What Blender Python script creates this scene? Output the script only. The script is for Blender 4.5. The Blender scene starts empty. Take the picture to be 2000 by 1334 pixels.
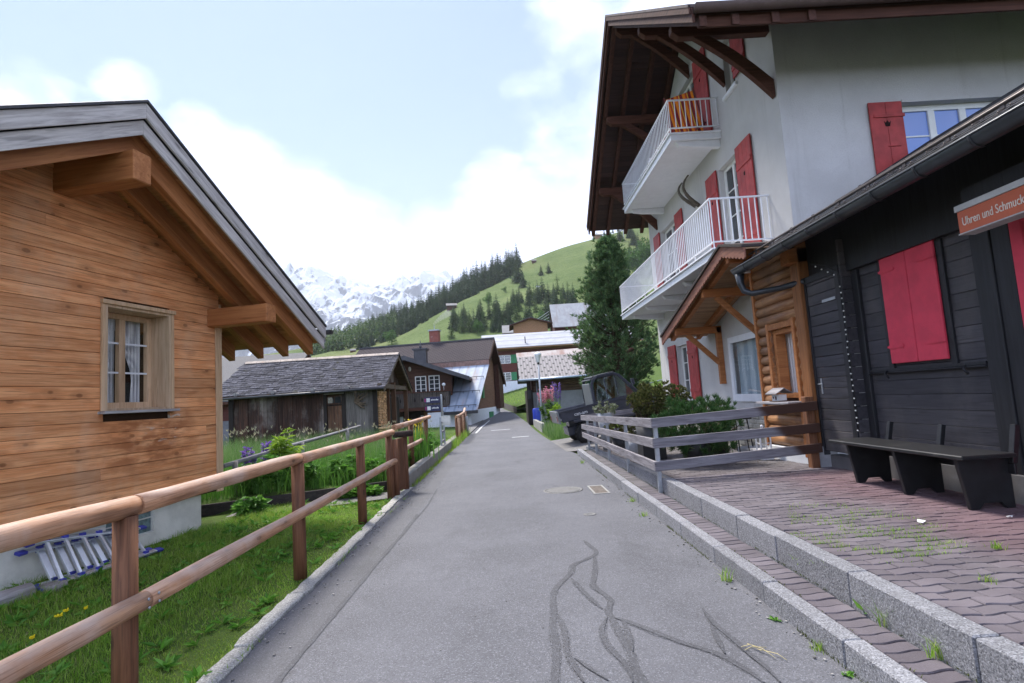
import bpy, bmesh, math, random
import numpy as np
from mathutils import Vector, Matrix
random.seed(7); rng = np.random.default_rng(11)
S = bpy.context.scene
COL = S.collection
R_ = math.radians

# ------------------------------------------------------------------ camera
cam = bpy.data.cameras.new("camera"); cam.lens = 20.0; cam.sensor_width = 36.0
cam.clip_start = 0.05; cam.clip_end = 30000
co = bpy.data.objects.new("camera", cam); COL.objects.link(co)
CAMR = Matrix.Rotation(R_(-0.87), 3, 'Z') @ Matrix.Rotation(R_(95.7), 3, 'X') @ Matrix.Rotation(R_(-3.7), 3, 'Z')
CAMP = Vector((0, 0, 1.6))
co.matrix_world = Matrix.Translation(CAMP) @ CAMR.to_4x4()
S.camera = co
FPX = 20.0 / 36.0 * 2000
def ray(x, y): return CAMR @ Vector(((x - 1000) / FPX, -(y - 667) / FPX, -1))
def AT(x, y, d):                      # measured point of the photograph at depth d (metres along the lane)
    r = ray(x, y); return CAMP + r * (d / r.y)

# ------------------------------------------------------------------ sky and sun
SUN_EL, SUN_AZ = 57.0, -30.0          # azimuth from +Y towards +X
w = bpy.data.worlds.new("World"); S.world = w; w.use_nodes = True
nt = w.node_tree; N = nt.nodes; LK = nt.links; N.clear()
out = N.new('ShaderNodeOutputWorld'); bg = N.new('ShaderNodeBackground')
sky = N.new('ShaderNodeTexSky'); sky.sky_type = 'NISHITA'; sky.sun_disc = False
sky.sun_elevation = R_(SUN_EL); sky.sun_rotation = R_(SUN_AZ); sky.altitude = 1600
sky.air_density = 1.0; sky.dust_density = 0.6; sky.ozone_density = 1.0
bg.inputs['Strength'].default_value = 0.12
tc = N.new('ShaderNodeTexCoord')
def wmath(op, a, b=None, c=None):
    n = N.new('ShaderNodeMath'); n.operation = op
    for i, v in enumerate((a, b, c)):
        if v is None: continue
        if isinstance(v, (int, float)): n.inputs[i].default_value = v
        else: LK.new(v, n.inputs[i])
    return n.outputs[0]
def wnoise(scale, detail, rough, vec, zs=1.0, dist=0.0):
    m = N.new('ShaderNodeMapping'); m.inputs['Scale'].default_value = (1, 1, zs); LK.new(vec, m.inputs[0])
    n = N.new('ShaderNodeTexNoise'); n.inputs['Scale'].default_value = scale; n.inputs['Detail'].default_value = detail
    n.inputs['Roughness'].default_value = rough; n.inputs['Distortion'].default_value = dist
    LK.new(m.outputs[0], n.inputs['Vector']); return n.outputs['Fac']
dirv = tc.outputs['Generated']
big = wnoise(3.2, 9, 0.62, dirv, 1.7, 0.25)
fine = wnoise(14, 7, 0.6, dirv, 1.5, 0.3)
# cloud banks seen over the valley: direction (photo px), angular radius (deg), weight
BANKS = [((440, 390), 6.0, 1), ((560, 470), 7, 1), ((690, 540), 7, 1), ((385, 265), 2.6, .8), ((860, 560), 7, 1), ((1010, 440), 6, .95),
         ((1090, 520), 9, 1), ((1050, 180), 3.4, .75), ((1120, 50), 4.4, .85), ((1110, 290), 4.5, .85), ((60, 185), 2.6, .55), ((250, 170), 2.2, .6),
         ((-420, 330), 8, .8), ((300, 560), 12, 1), ((1500, 500), 22, 1), ((980, 360), 3.5, .8), ((1330, 150), 8, .9), ((2100, -500), 22, .8)]
fld = None
for (px, py), rad, wt in BANKS:
    d = ray(px, py).normalized()
    dp = N.new('ShaderNodeVectorMath'); dp.operation = 'DOT_PRODUCT'; LK.new(dirv, dp.inputs[0]); dp.inputs[1].default_value = d
    mr = N.new('ShaderNodeMapRange'); mr.interpolation_type = 'SMOOTHSTEP'
    mr.inputs['From Min'].default_value = math.cos(R_(rad * 1.6)); mr.inputs['From Max'].default_value = math.cos(R_(rad * 0.35))
    mr.inputs['To Max'].default_value = wt; LK.new(dp.outputs['Value'], mr.inputs['Value'])
    fld = mr.outputs[0] if fld is None else wmath('MAXIMUM', fld, mr.outputs[0])
# unseen clouds added behind the viewer to light the walls facing it
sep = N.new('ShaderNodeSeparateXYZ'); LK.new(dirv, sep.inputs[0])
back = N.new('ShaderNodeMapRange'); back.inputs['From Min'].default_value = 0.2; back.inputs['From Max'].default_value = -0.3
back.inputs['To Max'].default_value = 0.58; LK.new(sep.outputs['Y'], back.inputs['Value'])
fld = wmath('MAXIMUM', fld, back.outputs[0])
v = wmath('ADD', fld, wmath('MULTIPLY', wmath('SUBTRACT', big, 0.5), 1.5))
v = wmath('ADD', v, wmath('MULTIPLY', wmath('SUBTRACT', fine, 0.5), 0.55))
msk = N.new('ShaderNodeMapRange'); msk.interpolation_type = 'SMOOTHSTEP'
msk.inputs['From Min'].default_value = 0.36; msk.inputs['From Max'].default_value = 1.15; LK.new(v, msk.inputs['Value'])
thin = wmath('MAXIMUM', msk.outputs[0], wmath('MULTIPLY', wnoise(2.0, 6, .6, dirv, 2.5), 0.06))
mix = N.new('ShaderNodeMix'); mix.data_type = 'RGBA'
hs = N.new('ShaderNodeHueSaturation'); hs.inputs['Saturation'].default_value = 1.0; hs.inputs['Value'].default_value = .315; LK.new(sky.outputs[0], hs.inputs['Color'])
LK.new(thin, mix.inputs[0]); LK.new(hs.outputs[0], mix.inputs[6])
shade = N.new('ShaderNodeMapRange'); shade.inputs['From Min'].default_value = .3; shade.inputs['From Max'].default_value = .7
shade.inputs['To Min'].default_value = 4.2; shade.inputs['To Max'].default_value = 5.6; LK.new(fine, shade.inputs['Value'])
# clouds behind the viewer brightened to light walls facing it; lit dims those ahead
back_gain = N.new('ShaderNodeMapRange'); back_gain.inputs['From Min'].default_value = .25; back_gain.inputs['From Max'].default_value = -.45; back_gain.inputs['To Min'].default_value = .55; back_gain.inputs['To Max'].default_value = 2.35; LK.new(sep.outputs['Y'], back_gain.inputs['Value'])
cc = N.new('ShaderNodeVectorMath'); cc.operation = 'SCALE'; cc.inputs[0].default_value = (.82, .91, 1.26); LK.new(wmath('MULTIPLY', shade.outputs[0], back_gain.outputs[0]), cc.inputs['Scale'])
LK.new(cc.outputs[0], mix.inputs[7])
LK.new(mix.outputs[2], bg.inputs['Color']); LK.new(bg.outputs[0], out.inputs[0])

sl = bpy.data.lights.new("sun", 'SUN'); sl.energy = 1.5; sl.angle = R_(14); sl.color = (1.0, 0.95, 0.87)
so = bpy.data.objects.new("sun", sl); COL.objects.link(so)
sd = Vector((math.sin(R_(SUN_AZ)) * math.cos(R_(SUN_EL)), math.cos(R_(SUN_AZ)) * math.cos(R_(SUN_EL)), math.sin(R_(SUN_EL))))
so.rotation_euler = sd.to_track_quat('Z', 'Y').to_euler(); so.location = (0, 0, 60)
S.view_settings.view_transform = 'Standard'; S.view_settings.look = 'None'
S.view_settings.gamma = 1.0; S.view_settings.use_curve_mapping = False
S.view_settings.exposure = 2.68

# ------------------------------------------------------------------ mesh helpers
class MB:
    def __init__(s): s.v = []; s.f = []; s.sm = []
    def add(s, vs, fs, smooth=False):
        o = len(s.v); s.v += [tuple(p) for p in vs]; s.f += [tuple(i + o for i in f) for f in fs]; s.sm += [smooth] * len(fs); return s
    def box(s, x0, x1, y0, y1, z0, z1):
        return s.add([(x0,y0,z0),(x1,y0,z0),(x1,y1,z0),(x0,y1,z0),(x0,y0,z1),(x1,y0,z1),(x1,y1,z1),(x0,y1,z1)],
                     [(0,3,2,1),(4,5,6,7),(0,1,5,4),(1,2,6,5),(2,3,7,6),(3,0,4,7)])
    def beam(s, p0, p1, w, h, up=(0,0,1)):          # w across, h along up
        p0 = Vector(p0); p1 = Vector(p1); a = (p1 - p0).normalized(); u = Vector(up)
        r = a.cross(u); r = r.normalized() if r.length > 1e-5 else Vector((1,0,0)); u = r.cross(a)
        q = [(-1,-1),(1,-1),(1,1),(-1,1)]
        vs = [p0 + r*(i*w/2) + u*(j*h/2) for i,j in q] + [p1 + r*(i*w/2) + u*(j*h/2) for i,j in q]
        return s.add(vs, [(0,3,2,1),(4,5,6,7),(0,1,5,4),(1,2,6,5),(2,3,7,6),(3,0,4,7)])
    def tube(s, pts, r, n=8, caps=True):
        pts = [Vector(p) for p in pts]; rs = r if isinstance(r, (list, tuple)) else [r]*len(pts)
        vs = []; ref = None
        for i, p in enumerate(pts):
            t = (pts[min(i+1, len(pts)-1)] - pts[max(i-1, 0)]).normalized()
            if ref is None: ref = Vector((0,0,1)) if abs(t.z) < .9 else Vector((1,0,0))
            a = t.cross(ref).normalized(); b = a.cross(t).normalized(); ref = b
            for k in range(n):
                an = 2*math.pi*k/n; vs.append(p + a*(math.cos(an)*rs[i]) + b*(math.sin(an)*rs[i]))
        fs = [(i*n+k, i*n+(k+1)%n, (i+1)*n+(k+1)%n, (i+1)*n+k) for i in range(len(pts)-1) for k in range(n)]
        s.add(vs, fs, True)
        if caps:
            o = len(s.v) - len(vs)
            s.f += [tuple(o+k for k in range(n))[::-1], tuple(o+(len(pts)-1)*n+k for k in range(n))]; s.sm += [False, False]
        return s
    def lathe(s, prof, c=(0,0,0), n=24, axis='z'):
        vs = []
        for r, z in prof:
            for k in range(n):
                a = 2*math.pi*k/n; x, y = r*math.cos(a), r*math.sin(a)
                p = (x, y, z) if axis == 'z' else ((z, x, y) if axis == 'x' else (y, z, x))
                vs.append((p[0]+c[0], p[1]+c[1], p[2]+c[2]))
        m = len(prof)
        fs = [(i*n+k, i*n+(k+1)%n, (i+1)*n+(k+1)%n, (i+1)*n+k) for i in range(m-1) for k in range(n)]
        s.add(vs, fs, True)
        o = len(s.v) - len(vs); s.f += [tuple(o+k for k in range(n))[::-1], tuple(o+(m-1)*n+k for k in range(n))]; s.sm += [False, False]
        return s
    def slab(s, pts, d):                             # planar polygon extruded by vector d
        pts = [Vector(p) for p in pts]; d = Vector(d); n = len(pts)
        return s.add(pts + [p + d for p in pts], [tuple(range(n))[::-1], tuple(range(n, 2*n))] + [(i, (i+1)%n, n+(i+1)%n, n+i) for i in range(n)])
    def poly(s, pts): return s.add(pts, [tuple(range(len(pts)))])
    def ball(s, c, r, n=10, m=6):
        rx, ry, rz = r if isinstance(r, (tuple, list)) else (r, r, r)
        vs = [(c[0]+rx*math.sin(math.pi*i/m)*math.cos(2*math.pi*k/n), c[1]+ry*math.sin(math.pi*i/m)*math.sin(2*math.pi*k/n), c[2]+rz*math.cos(math.pi*i/m)) for i in range(m+1) for k in range(n)]
        return s.add(vs, [(i*n+k, (i+1)*n+k, (i+1)*n+(k+1)%n, i*n+(k+1)%n) for i in range(m) for k in range(n)], True)
    def xf(s, M):
        s.v = [tuple(M @ Vector(p)) for p in s.v]; return s
    def join(s, o): return s.add(o.v, o.f) if not any(o.sm) else s._j(o)
    def _j(s, o):
        k = len(s.v); s.v += o.v; s.f += [tuple(i+k for i in f) for f in o.f]; s.sm += o.sm; return s
    def build(s, name, mat, parent=None, bevel=0.0, kind=None):
        me = bpy.data.meshes.new(name); me.from_pydata([tuple(p) for p in s.v], [], s.f); 
        me.polygons.foreach_set('use_smooth', s.sm); me.materials.append(mat); me.update()
        bm = bmesh.new(); bm.from_mesh(me); bmesh.ops.recalc_face_normals(bm, faces=bm.faces); bm.to_mesh(me); bm.free()
        o = bpy.data.objects.new(name, me); COL.objects.link(o)
        if parent is not None: o.parent = parent
        if bevel:
            m = o.modifiers.new('bevel', 'BEVEL'); m.width = bevel; m.segments = 1; m.limit_method = 'ANGLE'; m.angle_limit = R_(50)
        if kind: o['kind'] = kind
        return o
def np_mesh(name, verts, faces, mat, parent=None, kind=None, smooth=False):    # equal-sided faces, fast
    me = bpy.data.meshes.new(name); nv, (nf, k) = len(verts), faces.shape
    me.vertices.add(nv); me.vertices.foreach_set('co', np.asarray(verts, np.float32).ravel())
    me.loops.add(nf*k); me.loops.foreach_set('vertex_index', faces.astype(np.int32).ravel())
    me.polygons.add(nf); me.polygons.foreach_set('loop_start', np.arange(nf, dtype=np.int32)*k)
    me.polygons.foreach_set('use_smooth', np.full(nf, smooth))
    me.materials.append(mat); me.update(calc_edges=True); me.validate()
    o = bpy.data.objects.new(name, me); COL.objects.link(o)
    if parent is not None: o.parent = parent
    if kind: o['kind'] = kind
    return o
def tag(o, label, cat, group=None):
    o['label'] = label; o['category'] = cat
    if group: o['group'] = group
    return o
def thing(name, label, cat, loc=(0,0,0), rotz=0.0, group=None):
    o = bpy.data.objects.new(name, None); COL.objects.link(o); o.location = loc; o.rotation_euler = (0, 0, rotz)
    o.empty_display_size = .3
    return tag(o, label, cat, group)
def copy_tree(o, parent=None, label=None):
    c = o.copy(); COL.objects.link(c); c.parent = parent
    if label: c['label'] = label
    for ch in list(o.children): copy_tree(ch, c)
    return c
def struct(o, kind='structure'): o['kind'] = kind; return o
def text_mb(body, size, ext):
    cu = bpy.data.curves.new('lettering', 'FONT'); cu.body = body; cu.size = size; cu.extrude = ext; cu.resolution_u = 3
    o = bpy.data.objects.new('lettering', cu); COL.objects.link(o)
    dg = bpy.context.evaluated_depsgraph_get(); me = o.evaluated_get(dg).to_mesh()
    m = MB(); m.add([tuple(v.co) for v in me.vertices], [tuple(p.vertices) for p in me.polygons])
    bpy.data.objects.remove(o); bpy.data.curves.remove(cu); return m

# ------------------------------------------------------------------ materials
class NT:
    def __init__(s, name):
        s.m = bpy.data.materials.new(name); s.m.use_nodes = True; s.t = s.m.node_tree; s.n = s.t.nodes; s.l = s.t.links
        s.b = s.n['Principled BSDF']; s.tc = s.n.new('ShaderNodeTexCoord')
        s.geo = s.n.new('ShaderNodeNewGeometry'); s.obj = s.tc.outputs['Object']; s.isl = s.geo.outputs['Random Per Island']
    def mapv(s, scale=(1,1,1), vec=None, off=None):
        m = s.n.new('ShaderNodeMapping'); m.inputs['Scale'].default_value = scale; s.l.new(vec or s.obj, m.inputs[0])
        if off is not None:
            c = s.n.new('ShaderNodeCombineXYZ')
            for i in range(3): s.l.new(s.math('MULTIPLY', off, (37., 51., 23.)[i]), c.inputs[i])
            s.l.new(c.outputs[0], m.inputs['Location'])
        return m.outputs[0]
    def noise(s, scale, detail=4, rough=.55, vec=None, dist=0., col=False):
        n = s.n.new('ShaderNodeTexNoise'); n.inputs['Scale'].default_value = scale; n.inputs['Detail'].default_value = detail
        n.inputs['Roughness'].default_value = rough; n.inputs['Distortion'].default_value = dist; s.l.new(vec or s.obj, n.inputs['Vector'])
        return n.outputs['Color' if col else 'Fac']
    def voro(s, scale, vec=None, out='Distance', feat='F1'):
        n = s.n.new('ShaderNodeTexVoronoi'); n.feature = feat; n.inputs['Scale'].default_value = scale; s.l.new(vec or s.obj, n.inputs['Vector']); return n.outputs[out]
    def wave(s, scale, vec=None, axis='X', dist=0., detail=2, dscale=1., prof='SIN'):
        n = s.n.new('ShaderNodeTexWave'); n.bands_direction = axis; n.wave_profile = prof; n.inputs['Scale'].default_value = scale
        n.inputs['Distortion'].default_value = dist; n.inputs['Detail'].default_value = detail; n.inputs['Detail Scale'].default_value = dscale
        s.l.new(vec or s.obj, n.inputs['Vector']); return n.outputs['Fac']
    def math(s, op, a, b=None, c=None):
        n = s.n.new('ShaderNodeMath'); n.operation = op
        for i, v in enumerate((a, b, c)):
            if v is None: continue
            if isinstance(v, (int, float)): n.inputs[i].default_value = v
            else: s.l.new(v, n.inputs[i])
        return n.outputs[0]
    def rng(s, v, a, b, c=0., d=1., smooth=True):
        n = s.n.new('ShaderNodeMapRange'); n.interpolation_type = 'SMOOTHSTEP' if smooth else 'LINEAR'
        for k, x in zip(('From Min', 'From Max', 'To Min', 'To Max'), (a, b, c, d)): n.inputs[k].default_value = x
        s.l.new(v, n.inputs['Value']); return n.outputs[0]
    def mix(s, f, a, b, mode='MIX'):
        n = s.n.new('ShaderNodeMix'); n.data_type = 'RGBA'; n.blend_type = mode
        for i, v in ((0, f), (6, a), (7, b)):
            if isinstance(v, (int, float)): n.inputs[i].default_value = v
            elif isinstance(v, (tuple, list)): n.inputs[i].default_value = (*v[:3], 1)
            else: s.l.new(v, n.inputs[i])
        return n.outputs[2]
    def ramp(s, f, stops):
        n = s.n.new('ShaderNodeValToRGB'); e = n.color_ramp.elements
        while len(e) < len(stops): e.new(.5)
        for i, (p, c) in enumerate(stops): e[i].position = p; e[i].color = (*c, 1)
        s.l.new(f, n.inputs[0]); return n.outputs[0]
    def sepz(s, i=2, vec=None):
        n = s.n.new('ShaderNodeSeparateXYZ'); s.l.new(vec or s.obj, n.inputs[0]); return n.outputs[i]
    def hsv(s, col, val=None, hue=None, sat=None):
        n = s.n.new('ShaderNodeHueSaturation'); s.l.new(col, n.inputs['Color'])
        for k, v in (('Value', val), ('Hue', hue), ('Saturation', sat)):
            if v is None: continue
            if isinstance(v, (int, float)): n.inputs[k].default_value = v
            else: s.l.new(v, n.inputs[k])
        return n.outputs[0]
    def bump(s, h, strength=.3, dist=.01):
        n = s.n.new('ShaderNodeBump'); n.inputs['Strength'].default_value = strength; n.inputs['Distance'].default_value = dist
        s.l.new(h, n.inputs['Height']); s.l.new(n.outputs[0], s.b.inputs['Normal'])
    def done(s, col=None, rough=.6, spec=.4, metal=0.):
        if col is not None:
            if isinstance(col, (tuple, list)): s.b.inputs['Base Color'].default_value = (*col[:3], 1)
            else: s.l.new(col, s.b.inputs['Base Color'])
        if isinstance(rough, (int, float)): s.b.inputs['Roughness'].default_value = rough
        else: s.l.new(rough, s.b.inputs['Roughness'])
        s.b.inputs['Specular IOR Level'].default_value = spec; s.b.inputs['Metallic'].default_value = metal
        return s.m
def wood(name, c1, c2, axis='x', grain=1.0, knots=.5, island=.25, rough=.65, bump=.25, knotcol=None, weather=None, weath_amt=.0, spec=.3, flat=None, extra=None, top=None, rot=0.0, kr=1.0, fine=0.0):
    t = NT(name)
    if rot:
        rm0 = t.n.new('ShaderNodeMapping'); rm0.inputs['Rotation'].default_value = (0, rot, 0); t.l.new(t.tc.outputs['Object'], rm0.inputs[0]); t.obj = rm0.outputs[0]
    k = {'x': (.9, 14, 14), 'y': (14, .9, 14), 'z': (14, 14, .9)}[axis]
    v = t.mapv(k, off=t.isl)
    n1 = t.noise(1.6*grain, 5, .6, v, .6); n2 = t.noise(5*grain, 3, .5, v)
    c = t.mix(t.rng(n1, .3, .7), c1, c2)
    c = t.mix(t.rng(n2, .55, .75, 0, .45), c, tuple(x*.55 for x in c2))
    if knots:
        kv = t.mapv({'x': (1.1, 5, 5), 'y': (5, 1.1, 5), 'z': (5, 5, 1.1)}[axis], off=t.isl)
        if flat: kv = t.mapv(flat, off=t.isl)
        kv2 = kv
        d = t.voro(1.0, kv2); kk = t.rng(d, .085*kr, .05*kr, 0, knots)
        c = t.mix(kk, c, knotcol or tuple(x*.3 for x in c2))
        c = t.mix(t.rng(d, .24*kr, .09*kr, 0, knots*.45), c, tuple(x*.62 for x in c2))
    if weather:
        wn = t.noise(1.3, 6, .65, t.mapv((1, 1, .6))); c = t.mix(t.rng(wn, .52-.1*weath_amt, .70, 0, weath_amt), c, weather)
    if island: c = t.hsv(c, val=t.math('ADD', t.math('MULTIPLY', t.isl, island*2), 1-island))
    if fine:
        fg = t.noise(2.2, 2, .5, t.mapv(tuple(x*4.5 if x > 2 else x*1.4 for x in k), off=t.isl)); c = t.mix(t.rng(fg, .50, .68, 0, fine), c, tuple(x*.5 for x in c2))
    if extra: c = extra(t, c)
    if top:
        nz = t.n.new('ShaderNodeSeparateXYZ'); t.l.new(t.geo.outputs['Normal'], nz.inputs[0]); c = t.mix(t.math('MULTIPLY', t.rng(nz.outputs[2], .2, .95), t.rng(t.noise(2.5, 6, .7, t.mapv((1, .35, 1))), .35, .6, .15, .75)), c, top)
    cr = t.rng(t.noise(1.0, 3, .5, t.mapv(tuple(x*1.6 for x in k), off=t.isl)), .63, .70); c = t.mix(t.math('MULTIPLY', cr, .45), c, tuple(x*.4 for x in c2))
    t.bump(t.math('SUBTRACT', n1, t.math('MULTIPLY', cr, .6)), bump, .004)
    return t.done(c, rough, spec)
def plain(name, c, rough=.5, spec=.4, metal=0., var=.12, scale=6., island=0., bump=0., bscale=60., c2=None, grime=None):
    t = NT(name); n = t.noise(scale, 6, .6)
    col = t.mix(t.rng(n, .3, .7), tuple(x*(1-var) for x in c), c2 or tuple(min(1, x*(1+var)) for x in c))
    if grime: col = t.mix(t.rng(t.noise(scale*.6, 7, .7, dist=.4), .55, .75, 0, .7), col, grime)
    if island: col = t.hsv(col, val=t.math('ADD', t.math('MULTIPLY', t.isl, island*2), 1-island))
    if bump: t.bump(t.noise(bscale, 3, .6), bump, .006)
    return t.done(col, rough, spec, metal)
def leafmat(name, stops, trans=.35, rough=.55, big=0.0, bigcol=None, bigscale=.4):
    t = NT(name); c = t.ramp(t.isl, stops)
    if big: c = t.mix(t.rng(t.noise(bigscale, 3, .5), .42, .66, 0, big), c, bigcol)
    t.done(c, rough, .25)
    tr = t.n.new('ShaderNodeBsdfTranslucent'); t.l.new(t.hsv(c, val=1.25), tr.inputs[0])
    mx = t.n.new('ShaderNodeMixShader'); mx.inputs[0].default_value = trans
    t.l.new(t.b.outputs[0], mx.inputs[1]); t.l.new(tr.outputs[0], mx.inputs[2])
    t.l.new(mx.outputs[0], t.n['Material Output'].inputs[0]); return t.m

OR1, OR2 = (.82, .40, .185), (.62, .24, .09)
def window_stain(t, c):
    s, z = t.sepz(0), t.sepz(2); n = t.noise(3.5, 5, .6, t.mapv((.7, 1, 2.2)))
    k = t.math('MULTIPLY', t.math('MULTIPLY', t.rng(s, -2.3, -1.5), t.rng(s, -.3, -.7)), t.math('MULTIPLY', t.rng(z, .75, 1.25), t.rng(z, 1.82, 1.68)))
    c = t.mix(t.math('MULTIPLY', k, t.rng(n, .40, .62)), c, (.38, .135, .05))
    n2 = t.noise(5, 4, .6, t.mapv((.6, 1, 1.6))); k2 = t.math('MULTIPLY', t.math('MULTIPLY', t.rng(s, -1.35, -1.05), t.rng(s, -.55, -.75)), t.math('MULTIPLY', t.rng(z, 1.25, 1.45), t.rng(z, 1.78, 1.70)))
    return t.mix(t.math('MULTIPLY', k2, t.rng(n2, .56, .64)), c, (.62, .52, .44))
m_pine = wood('pine_planks', OR1, OR2, 'x', 1, .95, .24, .6, .35, weather=(.68, .42, .26), weath_amt=.5, flat=(2.6, .001, 4.6), extra=window_stain, kr=1.7, fine=.4)
m_pine_rev = wood('pine_reveal', (.55, .40, .27), (.42, .28, .17), 'z', 1, .6, .12)
m_pine_frame = wood('pine_frame', (.60, .42, .27), (.48, .31, .18), 'z', 1, .15, .1)
m_beam = wood('roof_beam', (.38, .155, .055), (.26, .095, .03), 'x', .8, .3, .18)
m_beam_y = wood('roof_beam_across', (.40, .165, .06), (.28, .10, .033), 'y', .8, .4, .18)
m_soffit = wood('soffit_boards', (.34, .14, .05), (.22, .085, .028), 'x', 1, .7, .2)
m_greywood = wood('weathered_board', (.42, .40, .40), (.27, .25, .25), 'x', 1.2, .5, .12, .8, .4)
GA = math.atan(.56)
m_barge_r = wood('barge_board_right', (.56, .525, .50), (.34, .31, .295), 'x', 1.2, .7, .10, .8, .4, rot=-GA)
m_barge_l = wood('barge_board_left', (.56, .525, .50), (.34, .31, .295), 'x', 1.2, .7, .10, .8, .4, rot=GA)
m_rafter_r = wood('rafter_right', (.38, .155, .055), (.24, .085, .028), 'x', .8, .5, .18, rot=-GA)
m_rafter_l = wood('rafter_left', (.38, .155, .055), (.24, .085, .028), 'x', .8, .5, .18, rot=GA)
def board_end(t, c): return t.mix(t.rng(t.math('ADD', t.sepz(0), t.math('MULTIPLY', t.sepz(2), .8)), 2.38, 2.55), c, (.055, .026, .018))
m_fence = wood('fence_board', (.225, .215, .235), (.115, .108, .12), 'x', 1.2, .7, .12, .8, .5, extra=board_end)
m_fence_y = wood('fence_board_y', (.25, .235, .25), (.12, .11, .12), 'y', 1.2, .8, .15, .8, .6)
m_greywood_y = wood('weathered_board_y', (.30, .285, .30), (.17, .16, .175), 'y', 1.2, .6, .15, .8, .5)
m_greywood_z = wood('weathered_board_z', (.30, .28, .27), (.17, .155, .15), 'z', 1.2, .5, .15, .8, .5)
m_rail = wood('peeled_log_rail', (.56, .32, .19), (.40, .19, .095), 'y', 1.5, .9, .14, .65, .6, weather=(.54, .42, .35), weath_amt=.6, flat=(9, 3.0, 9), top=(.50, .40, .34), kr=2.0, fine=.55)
m_post = wood('stained_post', (.205, .09, .045), (.11, .045, .022), 'z', 1.4, .8, .14, .65, .6, flat=(9, 9, 3.0), kr=1.8, fine=.5)
m_plaster_old = plain('rough_plaster', (.62, .60, .54), .9, .2, var=.12, scale=3, bump=.8, bscale=38, grime=(.42, .40, .35))
def roughcast():
    t = NT('roughcast_render'); n = t.noise(1.3, 6, .6); c = t.mix(t.rng(n, .3, .7), (.53, .515, .505), (.60, .585, .575))
    st = t.noise(2.2, 5, .65, t.mapv((2.6, 2.6, .16))); c = t.mix(t.rng(st, .54, .74, 0, .40), c, (.40, .385, .365))
    sp_ = t.noise(75, 3, .7); c = t.mix(t.rng(sp_, .35, .68, 0, .22), c, (.40, .39, .385)); t.bump(sp_, 1.0, .014); return t.done(c, .95, .15)
m_plaster = roughcast()
m_darkmetal = plain('dark_sheet_metal', (.045, .045, .052), .38, .5, .3, .2, 3)
m_steel = plain('galvanised_steel', (.36, .38, .41), .45, .5, .6, .1, 20)
m_white = plain('white_paint', (.72, .73, .76), .45, .4, var=.04)
m_white_frame = plain('white_window_frame', (.70, .70, .68), .4, .4, var=.03)
m_red = plain('red_shutter_paint', (.34, .042, .040), .55, .3, var=.22, scale=4, bump=.15, bscale=30)
m_redglow = plain('fresh_red_paint', (.58, .045, .080), .6, .3, var=.10, scale=5, bump=.2, bscale=45)
m_brown = wood('dark_brown_beam', (.085, .036, .024), (.052, .021, .014), 'x', .8, .2, .2, .7, spec=.15)
m_browny = wood('dark_brown_boards', (.075, .034, .025), (.045, .020, .015), 'y', .8, .2, .25, .7, spec=.15)
m_black = wood('black_stained_boards', (.054, .051, .060), (.034, .032, .039), 'y', 1, .5, .22, .6, .5, weather=(.090, .082, .082), weath_amt=.7, flat=(.001, 2.4, 4.2), fine=.3)
m_blackz = wood('black_stained_post', (.020, .020, .024), (.012, .012, .014), 'z', 1, .2, .2, .55, .4)
m_blackpaint = plain('black_bench_paint', (.012, .012, .014), .45, .45, var=.3, scale=9, grime=(.03, .03, .03))
def glassmat(name, c, rough=.06):
    t = NT(name); return t.done(c, rough, .9)
m_glass = glassmat('window_glass', (.030, .036, .040), .03)
m_glass_blue = glassmat('window_glass_blind', (.17, .27, .62), .10)
m_glass_block = plain('glass_block', (.12, .17, .19), .12, .7, var=.4, scale=14, bump=.3, bscale=40)
def curtain_mat():
    t = NT('lace_curtain'); wv = t.wave(6, t.mapv((1, 1, .12)), 'X', 2.2, 2)
    c = t.mix(wv, (.34, .35, .37), (.70, .70, .70)); lace = t.voro(26); c = t.mix(t.rng(lace, .25, .12, 0, .35), c, (.25, .25, .27))
    t.bump(wv, .6, .02); return t.done(c, .9, .1)
m_curtain = curtain_mat()
# ------------------------------------------------------------------ ground, lane, kerbs
def lerp(x, tab):
    for (a, u), (b, v) in zip(tab, tab[1:]):
        if x <= b: return u + (v-u)*max(0, (x-a)/(b-a))
    return tab[-1][1]
def sstep(a, b, x): t = min(1, max(0, (x-a)/(b-a))); return t*t*(3-2*t)
def ZR(y): return 0.0 if y < 28 else 1.1*((min(y, 70)-28)/28)**1.5
def TZ(y): return .33 if y < 8.3 else .33 - .20*min(1, (y-8.3)/7.7)
XL = [(-3, -1.87), (3.65, -1.86), (11, -1.95), (21, -2.0), (29, -1.93), (37, -1.74), (43, -1.62), (50, -1.5), (55, -3), (60, -6), (66, -11)]
XR = [(-3, 1.80), (15.4, 1.82), (17, 1.62), (23, 1.38), (34, 1.13), (44, .50), (49, -.25), (55, -1.0), (60, -2.4), (66, -7)]
def GZ(x, y):
    z = ZR(y) - .035
    if x < -2.1: ye = 9.86+.54*(x+4.62); z += .20*sstep(ye, ye+.12, y)*sstep(-2.1, -2.35, x)*(1-sstep(24, 30, y))
    if x < -2.1: z += .05*sstep(-2.5, -4.5, x)
    if x > 1.5: z += max(0, x-3.9)*.30*sstep(16.5, 21, y)*(1-sstep(40, 60, y)) if x < 12 else 2.4*sstep(16.5, 21, y)*(1-sstep(40, 60, y))
    if y > 60: z += (y-60)*.09
    return z
def grassground():
    t = NT('grass_soil'); n = t.noise(1.6, 6, .65); n2 = t.noise(30, 4, .7)
    c = t.mix(t.rng(n, .35, .65), (.050, .095, .018), (.085, .125, .030)); c = t.mix(t.rng(n2, .5, .75, 0, .6), c, (.055, .045, .025))
    t.bump(n2, .8, .03); return t.done(c, .95, .1)
m_ground = grassground()
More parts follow.
